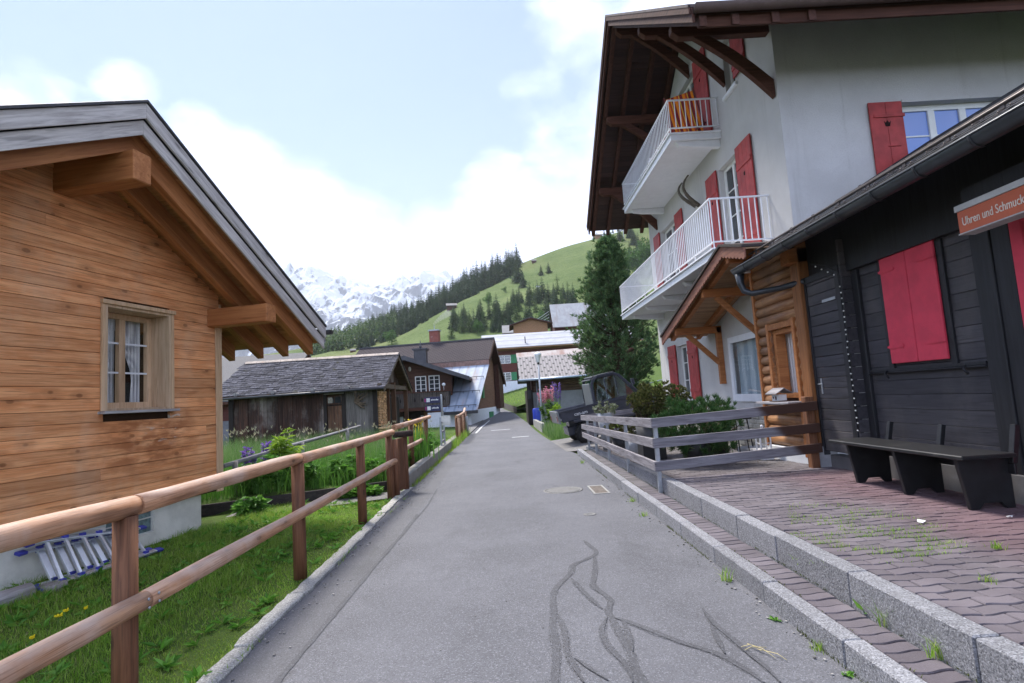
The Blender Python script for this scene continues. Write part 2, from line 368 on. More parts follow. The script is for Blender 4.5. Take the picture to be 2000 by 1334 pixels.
xs = np.concatenate([np.linspace(-70, -14, 15), np.linspace(-13, 14, 82), np.linspace(15, 70, 15)])
ys = np.concatenate([np.linspace(-6, 32, 96), np.linspace(33, 140, 36)])
V = np.array([(x, y, GZ(x, y)) for y in ys for x in xs]); nx, ny = len(xs), len(ys)
F = np.array([(j*nx+i, j*nx+i+1, (j+1)*nx+i+1, (j+1)*nx+i) for j in range(ny-1) for i in range(nx-1)])
np_mesh('ground', V, F, m_ground, kind='structure', smooth=True)

def asphalt(name, base, dark, left=True, holes=0):
    t = NT(name)
    sp = t.voro(150, out='Color'); sv = t.sepz(0, sp)
    n = t.noise(.7, 6, .6); n3 = t.noise(6, 6, .7)
    c = t.mix(t.rng(n, .35, .65), tuple(x*.86 for x in base), tuple(x*1.10 for x in base))
    c = t.mix(t.rng(n3, .40, .7, 0, .35), c, dark)
    c = t.mix(t.rng(sv, .80, .98, 0, .55), c, tuple(min(1, x*2.3) for x in base))
    c = t.mix(t.rng(sv, .22, .02, 0, .6), c, tuple(x*.35 for x in base))
    if left:
        x = t.sepz(0); edge = t.math('ADD', x, t.math('MULTIPLY', t.math('SUBTRACT', t.noise(2.5, 5), .5), .12))
        c = t.mix(t.rng(edge, -1.43, -1.47, 0, .28), c, tuple(v*k for v, k in zip(dark, (1.0, .96, .88))))
        st = t.rng(t.noise(3.2, 6, .7, t.mapv((1.5, .35, 1))), .6, .8, 0, .5)
        c = t.mix(st, c, tuple(v*.8 for v in dark))
        # worn hairline cracks
        cr = t.voro(1.25, t.mapv((1, .8, 1), t.noise(1.4, 4, .6, col=True)), 'Distance', 'DISTANCE_TO_EDGE')
    if left:
        x = t.sepz(0); tr = t.math('ADD', t.rng(t.math('ABSOLUTE', t.math('ADD', x, .85)), .5, .1), t.rng(t.math('ABSOLUTE', t.math('SUBTRACT', x, .75)), .5, .1)); c = t.mix(t.math('MULTIPLY', tr, .16), c, tuple(v*1.35 for v in base))
        c = t.mix(t.rng(t.noise(1.1, 7, .7, t.mapv((1, .5, 1)), .6), .56, .70, 0, .45), c, tuple(v*.75 for v in dark))
        sp2 = t.rng(t.noise(9, 2, .5), .72, .78, 0, .6); c = t.mix(sp2, c, (.06, .06, .062))
    if holes:
        tb = t.n.new('ShaderNodeBsdfTransparent'); mx = t.n.new('ShaderNodeMixShader'); t.l.new(t.rng(t.noise(22, 5, .75), holes-.04, holes+.04), mx.inputs[0]); t.l.new(tb.outputs[0], mx.inputs[1]); t.l.new(t.b.outputs[0], mx.inputs[2]); t.l.new(mx.outputs[0], t.n['Material Output'].inputs[0])
    t.bump(t.voro(150), .5, .004); return t.done(c, .82, .35)
m_asph = asphalt('asphalt', (.108, .108, .120), (.070, .070, .077))
m_tar = asphalt('bitumen_seal', (.074, .074, .082), (.058, .058, .064), False, .30); m_tare = asphalt('bitumen_edge', (.092, .092, .101), (.07, .07, .077), False, .46)
m_pathm = asphalt('path_asphalt', (.155, .148, .145), (.11, .105, .10), False)
yy = np.concatenate([np.linspace(-3, 20, 47), np.linspace(20.5, 66, 60)]); k = 9
V = []; 
for y in yy:
    a, b = lerp(y, XL), lerp(y, XR)
    for i in range(k): V.append((a+(b-a)*i/(k-1), y, ZR(y)))
F = np.array([(j*k+i, j*k+i+1, (j+1)*k+i+1, (j+1)*k+i) for j in range(len(yy)-1) for i in range(k-1)])
np_mesh('road', np.array(V), F, m_asph, kind='structure', smooth=True)
def ribbon(mb, pts, w, z=.004, jit=.25):
    pts = [Vector((p[0], p[1], 0)) for p in pts]; fine = []
    for a, b in zip(pts, pts[1:]):
        n = max(2, int((b-a).length/.05)); fine += [a.lerp(b, i/n) for i in range(n)]
    fine.append(pts[-1]); 
    for _ in range(3): fine = [fine[0]] + [(fine[i-1]+fine[i]*2+fine[i+1])/4 for i in range(1, len(fine)-1)] + [fine[-1]]
    vs = []; ww = w
    for i, p in enumerate(fine):
        t = (fine[min(i+1, len(fine)-1)] - fine[max(i-1, 0)]).normalized(); s = Vector((-t.y, t.x, 0))
        ww += (w*random.uniform(1-jit, 1+jit) - ww)*.35; e = min(1, (i+1)/4, (len(fine)-i)/4)
        for q in (-.5, .5): vs.append((p.x+s.x*q*ww*e, p.y+s.y*q*ww*e, ZR(p.y)+z))
    mb.add(vs, [(2*i, 2*i+1, 2*i+3, 2*i+2) for i in range(len(fine)-1)])
def gp(x, y, z=0): r = ray(x, y); return CAMP + r*((z-1.6)/r.z)
tar = MB(); tare = MB()
CR = [[(600,515),(635,545),(670,570),(655,590),(540,635),(545,670),(470,740),(450,775),(455,880),(450,960),(470,1060),(460,1210),(450,1290)],
      [(655,590),(655,680),(640,740),(720,790),(740,810),(712,860),(740,900),(790,1000),(830,1060),(850,1150),(890,1210),(930,1300)],
      [(740,890),(800,905),(960,970),(1090,1020),(1240,1060),(1330,1110),(1420,1160),(1480,1210)], [(540,700),(600,770),(690,850)],
      [(715,890),(685,950),(700,1010),(760,1080),(820,1130),(840,1210)], [(475,880),(510,960),(520,1080),(560,1140),(600,1210)],
      [(555,1090),(640,1150),(720,1200)], [(1180,850),(1240,930),(1330,1000),(1420,1080),(1500,1140),(1560,1210)], [(1220,930),(1260,1010),(1290,1070)], [(790,900),(820,980),(840,1060)]]
for i, c in enumerate(CR): ribbon(tare, [gp(900+x/2.5, 850+y/2.5) for x, y in c], .062 if i < 3 else .050, .0025 + .0001*i, .45); ribbon(tar, [gp(900+x/2.5, 850+y/2.5) for x, y in c], .040 if i < 3 else .032, .004 + .0006*i)
ribbon(tar, [(-1.50, 2.0), (-1.47, 4.5), (-1.44, 6.3), (-1.41, 7.4), (-1.42, 8.6)], .045, .0045, .6)
ribbon(tar, [(-1.41, 7.3), (-1.36, 9.2), (-1.42, 11.0)], .02, .004, .7)
tar.build('road_repair', m_tar, kind='structure'); tare.build('road_repair', m_tare, kind='structure')
m_paint = plain('worn_road_paint', (.55, .55, .56), .8, .2, var=.25, scale=14)
rm = MB()
for x0, x1, y, w_ in ((-.93, .06, 29.6, .22), (.10, .80, 23.6, .20)):
    rm.add([(x0, y, ZR(y)+.006), (x1, y+.1, ZR(y)+.006), (x1, y+.1+w_, ZR(y)+.006), (x0, y+w_, ZR(y)+.006)], [(0,1,2,3)])
ribbon(rm, [(-1.65, 28.5), (-1.55, 33), (-1.25, 38)], .09, .006, .2)
rm.build('road_marking', m_paint, kind='structure')
# stone edging between lawn and lane, pavement further up
def granite(name, c, d):
    t = NT(name); s = t.voro(130, out='Color'); sv = t.sepz(0, s); n = t.noise(5, 6, .65)
    col = t.mix(t.rng(n, .3, .7), tuple(x*.8 for x in c), c); col = t.mix(t.rng(sv, .6, .95, 0, .6), col, tuple(min(1, x*1.7) for x in c))
    col = t.mix(t.rng(sv, .35, .05, 0, .7), col, d); col = t.hsv(col, val=t.math('ADD', t.math('MULTIPLY', t.isl, .25), .87))
    t.bump(t.noise(60, 5, .7), .8, .012); return t.done(col, .85, .3)
m_granite = granite('granite', (.24, .24, .255), (.08, .08, .09))
m_edge = granite('edging_stone', (.34, .33, .31), (.14, .13, .12))
eb = MB(); y = -2.0
while y < 11.2:
    L = random.uniform(.7, 1.1); a, b = lerp(y, XL), lerp(min(y+L, 11.3), XL); y2 = min(y+L-.012, 11.3); o = random.uniform(-.015, .015); h = .022 + random.uniform(-.006, .008)
    n = 8; pts = [(a-.13+o+(b-a)*i/n+random.uniform(-.012, .012), y+(y2-y)*i/n) for i in range(n+1)] + [(b+.012+o-(b-a)*i/n+random.uniform(-.012, .012), y2-(y2-y)*i/n) for i in range(n+1)]
    eb.slab([(p[0], p[1], -.06) for p in pts], (0, 0, .06+h)); y += L
struct(eb.build('kerb_edging', m_edge, bevel=.006))
kb = MB()
for (xa, xb, z0, zt, ya, ye) in ((1.78, 1.895, -.05, lambda y: .15, .3, 15.4), (2.13, 2.265, .02, lambda y: TZ(y)+.012, .6, 16.2)):
    y = ya
    while y < ye:
        L = random.choice((1.0, 1.0, .8, 1.2)); y2 = min(y+L-.006, ye); o = random.uniform(-.004, .004); h = random.uniform(-.004, .004)
        kb.add([(xa+o, y, z0), (xb+o, y, z0), (xb+o, y2, z0), (xa+o, y2, z0), (xa+o, y, zt(y)+h), (xb+o, y, zt(y)+h), (xb+o, y2, zt(y2)+h), (xa+o, y2, zt(y2)+h)],
               [(0,3,2,1),(4,5,6,7),(0,1,5,4),(1,2,6,5),(2,3,7,6),(3,0,4,7)]); y += L
struct(kb.build('kerb', m_granite, bevel=.008))
# paving stones: real interlocking stones over a sand bed
def paver(mb, cx, cy, wx, wy, z, amp, ph=0.):
    n = 7; ring = []
    hx, hy = wx/2-.0045, wy/2-.005
    fx = lambda t: amp*math.sin(2*math.pi*(cx-hx+2*hx*t)/.225)
    for i in range(n+1): t = i/n; ring.append((-hx+2*hx*t, -hy+fx(t)))
    for i in range(n+1): t = 1-i/n; ring.append((-hx+2*hx*t, hy+fx(t)))
    k = len(ring); dz = random.uniform(-.0035, .0035); tx, ty = random.uniform(-.012, .012), random.uniform(-.012, .012)
    zz = lambda x, y: z+dz+x*tx+y*ty
    vs = [(cx+x, cy+y, zz(x, y)-.03) for x, y in ring] + [(cx+x, cy+y, zz(x, y)-.007) for x, y in ring] + [(cx+x*.955, cy+y*.92, zz(x, y)) for x, y in ring]
    fs = [(a*k+i, a*k+(i+1) % k, (a+1)*k+(i+1) % k, (a+1)*k+i) for a in (0, 1) for i in range(k)] + [tuple(range(2*k, 3*k))]
    mb.add(vs, fs)
def pavermat():
    t = NT('paving_stone'); n = t.noise(2.2, 5, .6); fn = t.noise(90, 4, .7)
    c = t.mix(t.rng(n, .3, .7), (.100, .085, .096), (.136, .118, .130))
    x = t.sepz(0); y = t.sepz(1)
    red = t.math('ADD', t.rng(t.math('ADD', x, t.math('MULTIPLY', t.noise(1.2, 4), 1.2)), 3.6, 4.6), 0)
    red = t.math('MULTIPLY', red, t.rng(y, 8.3, 7.6))
    c = t.mix(t.math('MULTIPLY', red, .55), c, (.135, .062, .072))
    c = t.mix(t.math('MULTIPLY', t.rng(y, 8.0, 9.4), .45), c, (.125, .12, .115))
    c = t.mix(t.rng(fn, .55, .8, 0, .4), c, (.25, .23, .25)); c = t.mix(t.rng(fn, .42, .2, 0, .5), c, (.065, .058, .066))
    c = t.hsv(c, val=t.math('ADD', t.math('MULTIPLY', t.isl, .34), .83), sat=1.0)
    t.bump(fn, .6, .005); return t.done(c, .85, .3)
m_paver = pavermat()
def bedmat():
    t = NT('joint_sand'); n = t.noise(2.2, 6, .7); n2 = t.noise(50, 4, .7)
    c = t.mix(t.rng(n, .42, .6), (.028, .026, .024), (.020, .032, .010)); c = t.mix(t.rng(n2, .5, .8, 0, .5), c, (.055, .05, .045)); t.bump(n2, .8, .01); return t.done(c, .95, .1)
m_bed = bedmat()
pv = MB(); r = 0; y = 1.2
while y < 16.0:
    x = 2.285 + (.11 if r % 2 else 0)
    if r % 2: paver(pv, 2.34, y, .11, .112, TZ(y), .006)
    while x < 5.6 + (2.0 if y > 9 else 0):
        if not (x > 4.75 and y < 7.4) and not (x > 4.75 and y > 9.2): paver(pv, x+.1125, y, .225, .112, TZ(y), .011)
        x += .225
    r += 1; y += .1125
struct(pv.build('terrace_paving', m_paver))
sp = MB(); y = .5
while y < 15.2: paver(sp, 2.012, y, .215, .112, .135 - .03*sstep(12, 15, y), .011); y += .1125
struct(sp.build('pavement', m_paver))
bd = MB(); 
bd.add([(1.85, .2, .112), (2.2, .2, .112), (2.2, 15.4, .09), (1.85, 15.4, .09)], [(0,1,2,3)])
bd.add([(2.2, .2, .318), (7.5, .2, .318), (7.5, 8.3, .318), (2.2, 8.3, .318), (7.5, 16.2, .115), (2.2, 16.2, .115)], [(0,1,2,3), (3,2,4,5)])
struct(bd.build('paving_bed', m_bed))
# parking apron and stepped path beside the vehicle
ap = MB(); ap.add([(1.6, 16.3, .004), (2.3, 15.9, .06), (6.5, 15.9, .30), (6.5, 20.4, .42), (2.3, 20.3, .11), (1.45, 20.6, .004)], [(0,1,2,3,4,5)])
struct(ap.build('parking_apron', m_pathm))
fp = MB()
V = []; Ys = [27.5, 30, 33, 36, 39, 42, 45, 48, 51]
for y in Ys: V += [(lerp(y, XL)-.62-.02*(y-28)*0, y, ZR(y)+.05), (lerp(y, XL)+.03, y, ZR(y)+.05), (lerp(y, XL)+.03, y, ZR(y)-.02)]
fp.add(V, [(3*i, 3*i+1, 3*i+4, 3*i+3) for i in range(len(Ys)-1)] + [(3*i+1, 3*i+2, 3*i+5, 3*i+4) for i in range(len(Ys)-1)])
struct(fp.build('footpath', m_pathm))
gpth = MB(); gpth.add([(-4.6, 9.1, .012), (-1.95, 10.35, -.002), (-1.95, 10.95, -.002), (-2.3, 11.0, .012), (-4.6, 9.75, .02)], [(0,1,2,3,4)])
struct(gpth.build('garden_path', m_pathm))
# grit along the edges of the lane
grit = MB()
for i in range(520):
    y = random.uniform(1.5, 14); e = random.random(); x = (-1.86+abs(random.gauss(0, .10))) if e < .5 else ((1.77-abs(random.gauss(0, .08))) if e < .85 else random.uniform(-1.6, 1.6)); r = random.uniform(.003, .009)*(1.3 if e < .85 else .7)
    grit.slab([(x+r*math.cos(a+i)*random.uniform(.7, 1.2), y+r*math.sin(a+i)*random.uniform(.7, 1.2), .001) for a in (0, 1.3, 2.6, 3.8, 5.1)], (0, 0, r*.9))
grit.build('grit', plain('grit_stone', (.24, .23, .22), .9, .2, .2, scale=30, island=.5), kind='stuff')
# covers in the lane
m_iron = plain('cast_iron', (.17, .165, .16), .6, .4, .4, .2, 20, grime=(.09, .075, .06))
m_pit = plain('dark_pit', (.012, .012, .012), .9, .1)
t = thing('manhole_cover', 'round ribbed cast iron manhole cover set in the asphalt', 'manhole cover', (.85, 9.82, 0))
f = MB(); f.lathe([(.335, -.02), (.335, .008), (.300, .008), (.300, -.01)], n=40); f.build('frame', m_iron, t)
lid = MB(); lid.lathe([(.297, -.02), (.297, .003)], n=40)
for i in range(-10, 11):
    h = math.sqrt(max(0, .28**2-(i*.027)**2))
    if h > .02: lid.box(i*.027-.008, i*.027+.008, -h, h, .003, .011)
lid.build('lid', m_iron, t)
t = thing('drain_grate', 'small rectangular drain with sunken brown lid beside the kerb', 'drain', (1.42, 9.65, 0))
f = MB()
for a in ((-.13, -.10, -.42, .42), (.10, .13, -.42, .42), (-.10, .10, -.42, -.38), (-.10, .10, .36, .42)): f.box(a[0], a[1], a[2], a[3], -.03, .010)
f.build('frame', plain('grate_steel', (.32, .31, .29), .5, .5, .5), t)
lid = MB(); lid.box(-.10, .10, -.38, .36, -.03, .0065); lid.build('lid', plain('rusty_lid', (.13, .11, .095), .85, .2, 0, .3, 12), t)
t = thing('valve_cover', 'tiny oval water valve cover in the middle of the lane', 'valve cover', (1.0, 7.75, 0))
f = MB(); f.lathe([(.085, -.01), (.085, .007), (.062, .007), (.062, .003)], n=20); f.build('ring', m_iron, t)
f = MB(); f.lathe([(.06, -.01), (.06, .005)], n=20); f.box(-.04, .04, -.008, .008, .005, .011); f.build('lid', m_iron, t)
# ------------------------------------------------------------------ hill and mountain
SKYL = [(-420, 60), (-250, 40), (-170, 44), (-102, 50), (-49, 66), (-20, 84), (10, 96), (50, 108), (107, 121), (200, 150), (330, 215), (520, 300)]
def HZ(x, y):
    yc = 400
    zc = lerp(x, SKYL) - 10*0
    t = (y-105)/(yc-105)
    if t <= 0: return 4.0
    if t <= 1: z = 4 + (zc-4)*(t**1.25)
    else: z = zc - (y-yc)*.10
    z += 1.6*math.sin(x*.045+y*.03)*min(1, t*3)*(1 if t < .93 else .3) + .9*math.sin(x*.11-y*.07)*min(1, t*3)*(1 if t < .93 else .2)
    return z
def meadow():
    t = NT('alpine_meadow'); n = t.noise(.035, 7, .62); n2 = t.noise(.35, 6, .7, t.mapv((1, 1, 2.5))); n3 = t.noise(.012, 4, .5)
    c = t.mix(t.rng(n, .35, .65), (.082, .122, .034), (.122, .162, .055)); c = t.mix(t.rng(n2, .48, .72, 0, .75), c, (.045, .085, .022))
    c = t.mix(t.rng(n3, .45, .65, 0, .55), c, (.19, .19, .075)); t.bump(n2, 1.0, 1.2); return t.done(c, .95, .1)
xs = np.linspace(-420, 520, 150); ys = np.linspace(100, 760, 110)
V = np.array([(x, y, HZ(x, y)) for y in ys for x in xs]); nx, ny = len(xs), len(ys)
F = np.array([(j*nx+i, j*nx+i+1, (j+1)*nx+i+1, (j+1)*nx+i) for j in range(ny-1) for i in range(nx-1)])
np_mesh('hillside', V, F, meadow(), kind='structure', smooth=True)
def hill_hit(px, py):
    r = ray(px, py); d = 106.
    while d < 401:
        p = CAMP + r*(d/r.y)
        if p.z <= HZ(p.x, p.y): return p
        d += 1.0
    return None
def crest(px, yc=398):
    lo, hi = 300, 800
    for _ in range(40):
        m = (lo+hi)/2; p = AT(px, m, yc)
        if p.z > HZ(p.x, yc): lo = m
        else: hi = m
    p = AT(px, lo, yc); return Vector((p.x, yc, HZ(p.x, yc)))
def fbm(x, y, o=6):
    s = 0; a = 1; 
    for i in range(o):
        s += a*(1-abs(2*((math.sin(x*1.7+i*3.1+1.3*math.sin(y*1.1+i))*.5+.5)*.5+(math.sin(y*1.9-x*.6+i*1.7+math.sin(x*1.3))*.5+.5)*.5)-1)); a *= .52; x = x*2.03+y*.35; y = y*1.97-x*.21
    return s
MSK = [(-4200, 1300), (-2600, 1200), (-1900, 1080), (-1560, 960), (-1300, 930), (-1050, 880), (-860, 850), (-640, 900), (-440, 900), (-330, 820), (-150, 640), (200, 480), (1200, 420)]
def MZ(x, y):
    t = min(1, max(0, (y-2300)/1700)); zc = lerp(x, MSK)
    z = 40 + (zc-40)*(t**1.15) - max(0, y-4000)*.5
    return z + (fbm(x*.0021+3, y*.0026) - .95)*240*min(1, t*2.2)*(.35+.65*(1-t)) + (fbm(x*.009, y*.010, 5)-.95)*60*min(1, t*3)
def rock():
    t = NT('snowy_rock'); n = t.noise(.0035, 9, .68, t.mapv((1, .7, .8))); n2 = t.noise(.016, 7, .7, t.mapv((1.2, 1.2, .5)))
    z = t.sepz(2); nz = t.n.new('ShaderNodeSeparateXYZ'); t.l.new(t.geo.outputs['Normal'], nz.inputs[0])
    s = t.math('ADD', t.math('MULTIPLY', t.rng(z, 250, 950, smooth=False), .32), t.math('ADD', t.math('MULTIPLY', n, .9), t.math('MULTIPLY', n2, .75)))
    s = t.math('ADD', s, t.math('MULTIPLY', nz.outputs[2], .45))
    c = t.mix(t.rng(n2, .3, .7), (.075, .095, .135), (.14, .165, .21)); c = t.mix(t.rng(s, 1.16, 1.28), c, (.78, .80, .85))
    t.bump(n2, 1.0, 25); return t.done(c, .9, .1)
xs = np.linspace(-4200, 1200, 260); ys = np.linspace(2300, 4700, 120)
V = np.array([(x, y, MZ(x, y)) for y in ys for x in xs]); nx, ny = len(xs), len(ys)
F = np.array([(j*nx+i, j*nx+i+1, (j+1)*nx+i+1, (j+1)*nx+i) for j in range(ny-1) for i in range(nx-1)])
np_mesh('mountain', V, F, rock(), kind='structure', smooth=False)
vf = MB(); vf.add([(-9000, 690, 12), (9000, 690, 12), (9000, 2400, 30), (-9000, 2400, 30)], [(0,1,2,3)])
vf.add([(-9000, -3000, -1.5), (9000, -3000, -1.5), (9000, 690, -1.5), (-9000, 690, -1.5)], [(0,1,2,3)])
struct(vf.build('valley_floor', plain('dull_valley_ground', (.085, .095, .055), .95, .1, var=.2, scale=.02)))
# ------------------------------------------------------------------ vegetation generators
def blades(name, XY, zf, h, wd, mat, lean=.5, kind='stuff', seg=3, parent=None, hv=None):
    n = len(XY); x, y = XY[:, 0], XY[:, 1]
    z = np.array([zf(a, b) for a, b in XY]) if callable(zf) else np.full(n, zf)
    hh = rng.uniform(h[0], h[1], n) * (hv if hv is not None else 1); az = rng.uniform(0, 2*np.pi, n); fa = rng.uniform(0, 2*np.pi, n)
    ln = rng.uniform(.1, 1, n)*lean; ww = rng.uniform(wd[0], wd[1], n)
    P = np.zeros((n, (seg+1)*2, 3))
    for i in range(seg+1):
        t = i/seg; w_ = ww*(1-t)**.7*.5 + (.0002 if i == seg else 0); up = hh*t*(1-.35*ln*t); ou = hh*ln*t*t
        cx, cy, cz = x+np.cos(az)*ou, y+np.sin(az)*ou, z+up
        for k, sg in enumerate((-1, 1)):
            P[:, 2*i+k, 0] = cx+sg*np.cos(fa)*w_; P[:, 2*i+k, 1] = cy+sg*np.sin(fa)*w_; P[:, 2*i+k, 2] = cz
    m = (seg+1)*2; base = (np.arange(n)*m)[:, None, None]
    q = np.array([[2*i, 2*i+1, 2*i+3, 2*i+2] for i in range(seg)])[None]
    return np_mesh(name, P.reshape(-1, 3), (base+q).reshape(-1, 4), mat, parent, kind)
def leaves(P, D, L, W, up=None, fold=.15, jit=.5):
    """one folded leaf (two quads sharing a midrib) per row: base P, direction D"""
    n = len(P); D = D/np.maximum(1e-6, np.linalg.norm(D, axis=1))[:, None]
    R = rng.normal(size=(n, 3))*jit + (np.array([0, 0, 1.]) if up is None else up); s = np.cross(D, R); s /= np.maximum(1e-6, np.linalg.norm(s, axis=1))[:, None]
    nn = np.cross(s, D); L = np.broadcast_to(L, n)[:, None]; W = np.broadcast_to(W, n)[:, None]
    mid = P+D*L*.5-nn*L*fold*.3; tip = P+D*L-nn*L*fold
    V = np.stack([P, mid+s*W*.5+nn*W*.15, tip, mid-s*W*.5+nn*W*.15], 1)
    F = (np.arange(n)*4)[:, None]+np.array([[0, 1, 2, 3]]); return V.reshape(-1, 3), F
def tufts(C, D, n, L, W, spread):
    """needle tufts: n thin needles at every centre C around direction D"""
    P = np.repeat(C, n, 0); d = np.repeat(D, n, 0) + rng.normal(size=(len(C)*n, 3))*spread
    return leaves(P, d, rng.uniform(L[0], L[1], len(P)), W, jit=1.2, fold=.05)
def merge(*vf):
    V = []; F = []; o = 0
    for v, f in vf: V.append(v); F.append(f+o); o += len(v)
    return np.concatenate(V), np.concatenate(F)
m_grass = leafmat('lawn_grass', [(0, (.10, .20, .022)), (.35, (.165, .32, .034)), (.7, (.24, .40, .05)), (.93, (.34, .44, .10)), (1, (.42, .38, .19))], .5, .5, .55, (.20, .27, .05), .8)
m_weed = leafmat('broad_leaves', [(0, (.06, .17, .02)), (.5, (.095, .25, .028)), (1, (.17, .33, .055))], .35)
m_tall = leafmat('meadow_grass', [(0, (.06, .15, .03)), (.45, (.10, .20, .045)), (.8, (.16, .24, .09)), (1, (.27, .27, .16))], .4)
m_dark = leafmat('garden_leaves', [(0, (.045, .125, .018)), (.5, (.085, .21, .030)), (1, (.15, .31, .05))], .35)
m_moss = leafmat('joint_moss', [(0, (.05, .07, .015)), (1, (.10, .12, .02))], .2)

# ------------------------------------------------------------------ timber house on the left
HROT = R_(78.4); HO = (-4.45, 8.7, 0)
house = thing('timber_house', 'new larch-clad timber house with wide eaves and jutting purlin ends on the left', 'house', HO, HROT)
AP, RS, TOPZ = -2.4, .56, 5.16
def rz_(s): return TOPZ - RS*abs(s-AP)
WS0, WS1 = -1.87, -.85; WZ0, WZ1 = 1.76, 3.06
mb = MB(); PH = .137; z = .54; row = 0
while z < 4.66:
    z1 = z+PH
    half = (TOPZ-.30-z)/RS; a = max(-5.15, AP-half-.0); b = min(.13, AP+half)
    if b-a > .1:
        cuts = [(a, b)]
        if z1 > WZ0-.02 and z < WZ1+.02: cuts = [(a, WS0-.0), (WS1+.0, b)]
        for ca, cb in cuts:
            joints = sorted(random.uniform(ca, cb) for _ in range(1 if cb-ca > 2.2 and row % 3 == 0 else 0))
            e = [ca]+joints+[cb]
            for p, q in zip(e, e[1:]):
                o = random.uniform(-.0015, .0015)
                mb.add([(p+.001, -.022+o, z+.0015), (q-.001, -.022+o, z+.0015), (q-.001, .02, z+.0015), (p+.001, .02, z+.0015), (p+.0015, -.015+o, z1-.002), (q-.0015, -.015+o, z1-.002), (q-.0015, .02, z1-.002), (p+.0015, .02, z1-.002),],
                       [(0,3,2,1),(4,5,6,7),(0,1,5,4),(1,2,6,5),(2,3,7,6),(3,0,4,7)])
    z = z1; row += 1
wallm = mb.build('wall', m_pine, house, .0018)
# end wall round the corner and dark sheathing behind the boards
mb = MB(); mb.box(.02, .13, .02, 6, .5, 3.6); mb.poly([(-5.15, .03, .5), (WS0, .03, .5), (WS0, .03, 4.0), (AP, .03, 4.75), (-5.15, .03, 3.2)])
mb.poly([(WS0, .03, .5), (WS1, .03, .5), (WS1, .03, WZ0), (WS0, .03, WZ0)]); mb.poly([(WS0, .03, WZ1), (WS1, .03, WZ1), (WS1, .03, 4.0), (WS0, .03, 4.3)])
mb.poly([(WS1, .03, .5), (.02, .03, .5), (.02, .03, 3.4), (WS1, .03, 4.0)])
mb.build('sheathing', plain('dark_sheathing', (.05, .028, .016), .9, .1), house)
mb = MB(); mb.box(.13, .155, -.05, .06, .50, 3.35); mb.box(.03, .128, -.045, -.024, .50, 3.2); mb.build('corner_board', m_pine_frame, house, .003)
# plaster base
mb = MB(); bw = [(-5.2, -1.75), (-1.03, -.19)]
for a, b in bw: mb.box(a, b, .06, .4, -.3, .54)
mb.box(-1.75, -1.03, .06, .4, -.3, .17); mb.box(-.19-.3, -.19, .4, 6, -.3, .54)
mb.build('base_wall', m_plaster_old, house)
mb = MB(); mb.box(-5.1, .0, -.03, .10, .535, .556); mb.build('drip_ledge', m_greywood, house, .003)
gw = MB(); gw.box(-1.74, -1.04, .10, .16, .18, .535); g = gw.build('basement_window', m_glass_block, house)
fr = MB()
for x in (-1.75, -1.52, -1.285, -1.05): fr.box(x, x+.018, .085, .12, .175, .535)
for zz in (.172, .355, .518): fr.box(-1.75, -1.03, .087, .118, zz, zz+.016)
fr.build('frame', plain('pale_mortar', (.50, .50, .46), .8, .2), g)
# window in its deep reveal
rv = MB(); D = .30
rv.box(WS0-.0, WS0+.035, -.045, D, WZ0, WZ1); rv.box(WS1-.035, WS1, -.045, D, WZ0, WZ1); rv.box(WS0+.035, WS1-.035, -.04, D, WZ1-.035, WZ1); rv.box(WS0+.035, WS1-.035, .0, D, WZ0, WZ0+.03)
wn = rv.build('window', m_pine_rev, house, .003)
cs = MB(); cs.box(WS0-.06, WS1+.06, -.075, -.024, WZ1+.0, WZ1+.05); cs.box(WS0-.05, WS0-.002, -.05, -.024, WZ0, WZ1); cs.box(WS1+.002, WS1+.05, -.05, -.024, WZ0, WZ1); cs.build('casing', m_pine_frame, wn, .003)
sl_ = MB(); sl_.box(WS0-.07, WS1+.07, -.12, .0, WZ0-.035, WZ0-.002); sl_.build('sill', m_greywood, wn, .004)
fr = MB(); a, b, c, d = WS0+.04, WS1-.04, WZ0+.032, WZ1-.04
for bx in ((a, a+.07, c, d), (b-.07, b, c, d), (a+.07, b-.07, c, c+.08), (a+.07, b-.07, d-.07, d), ((a+b)/2-.045, (a+b)/2+.045, c+.08, d-.07)): fr.box(bx[0], bx[1], D-.07, D, bx[2], bx[3])
fr.build('frame', m_pine_frame, wn, .004)
mt = MB()
for zz in (c+.45, c+.83):
    mt.box(a+.07, (a+b)/2-.045, D-.055, D-.04, zz, zz+.022); mt.box((a+b)/2+.045, b-.07, D-.055, D-.04, zz, zz+.022)
mt.build('muntin', m_white, wn)
gl = MB(); gl.box(a+.06, b-.06, D-.03, D-.024, c+.07, d-.06)
def clearglass():
    t = NT('clear_glass')
    tr = t.n.new('ShaderNodeBsdfTransparent'); gs = t.n.new('ShaderNodeBsdfGlossy'); gs.inputs['Roughness'].default_value = .02
    lw = t.n.new('ShaderNodeLayerWeight'); lw.inputs[0].default_value = .5; fo = t.math('ADD', .03, t.math('MULTIPLY', t.math('POWER', lw.outputs['Facing'], 4.0), .55)); mx = t.n.new('ShaderNodeMixShader')
    t.l.new(fo, mx.inputs[0]); t.l.new(tr.outputs[0], mx.inputs[1]); t.l.new(gs.outputs[0], mx.inputs[2]); t.l.new(mx.outputs[0], t.n['Material Output'].inputs[0]); return t.m
m_clear = clearglass()
gl.build('pane', m_clear, wn)
cu = MB()
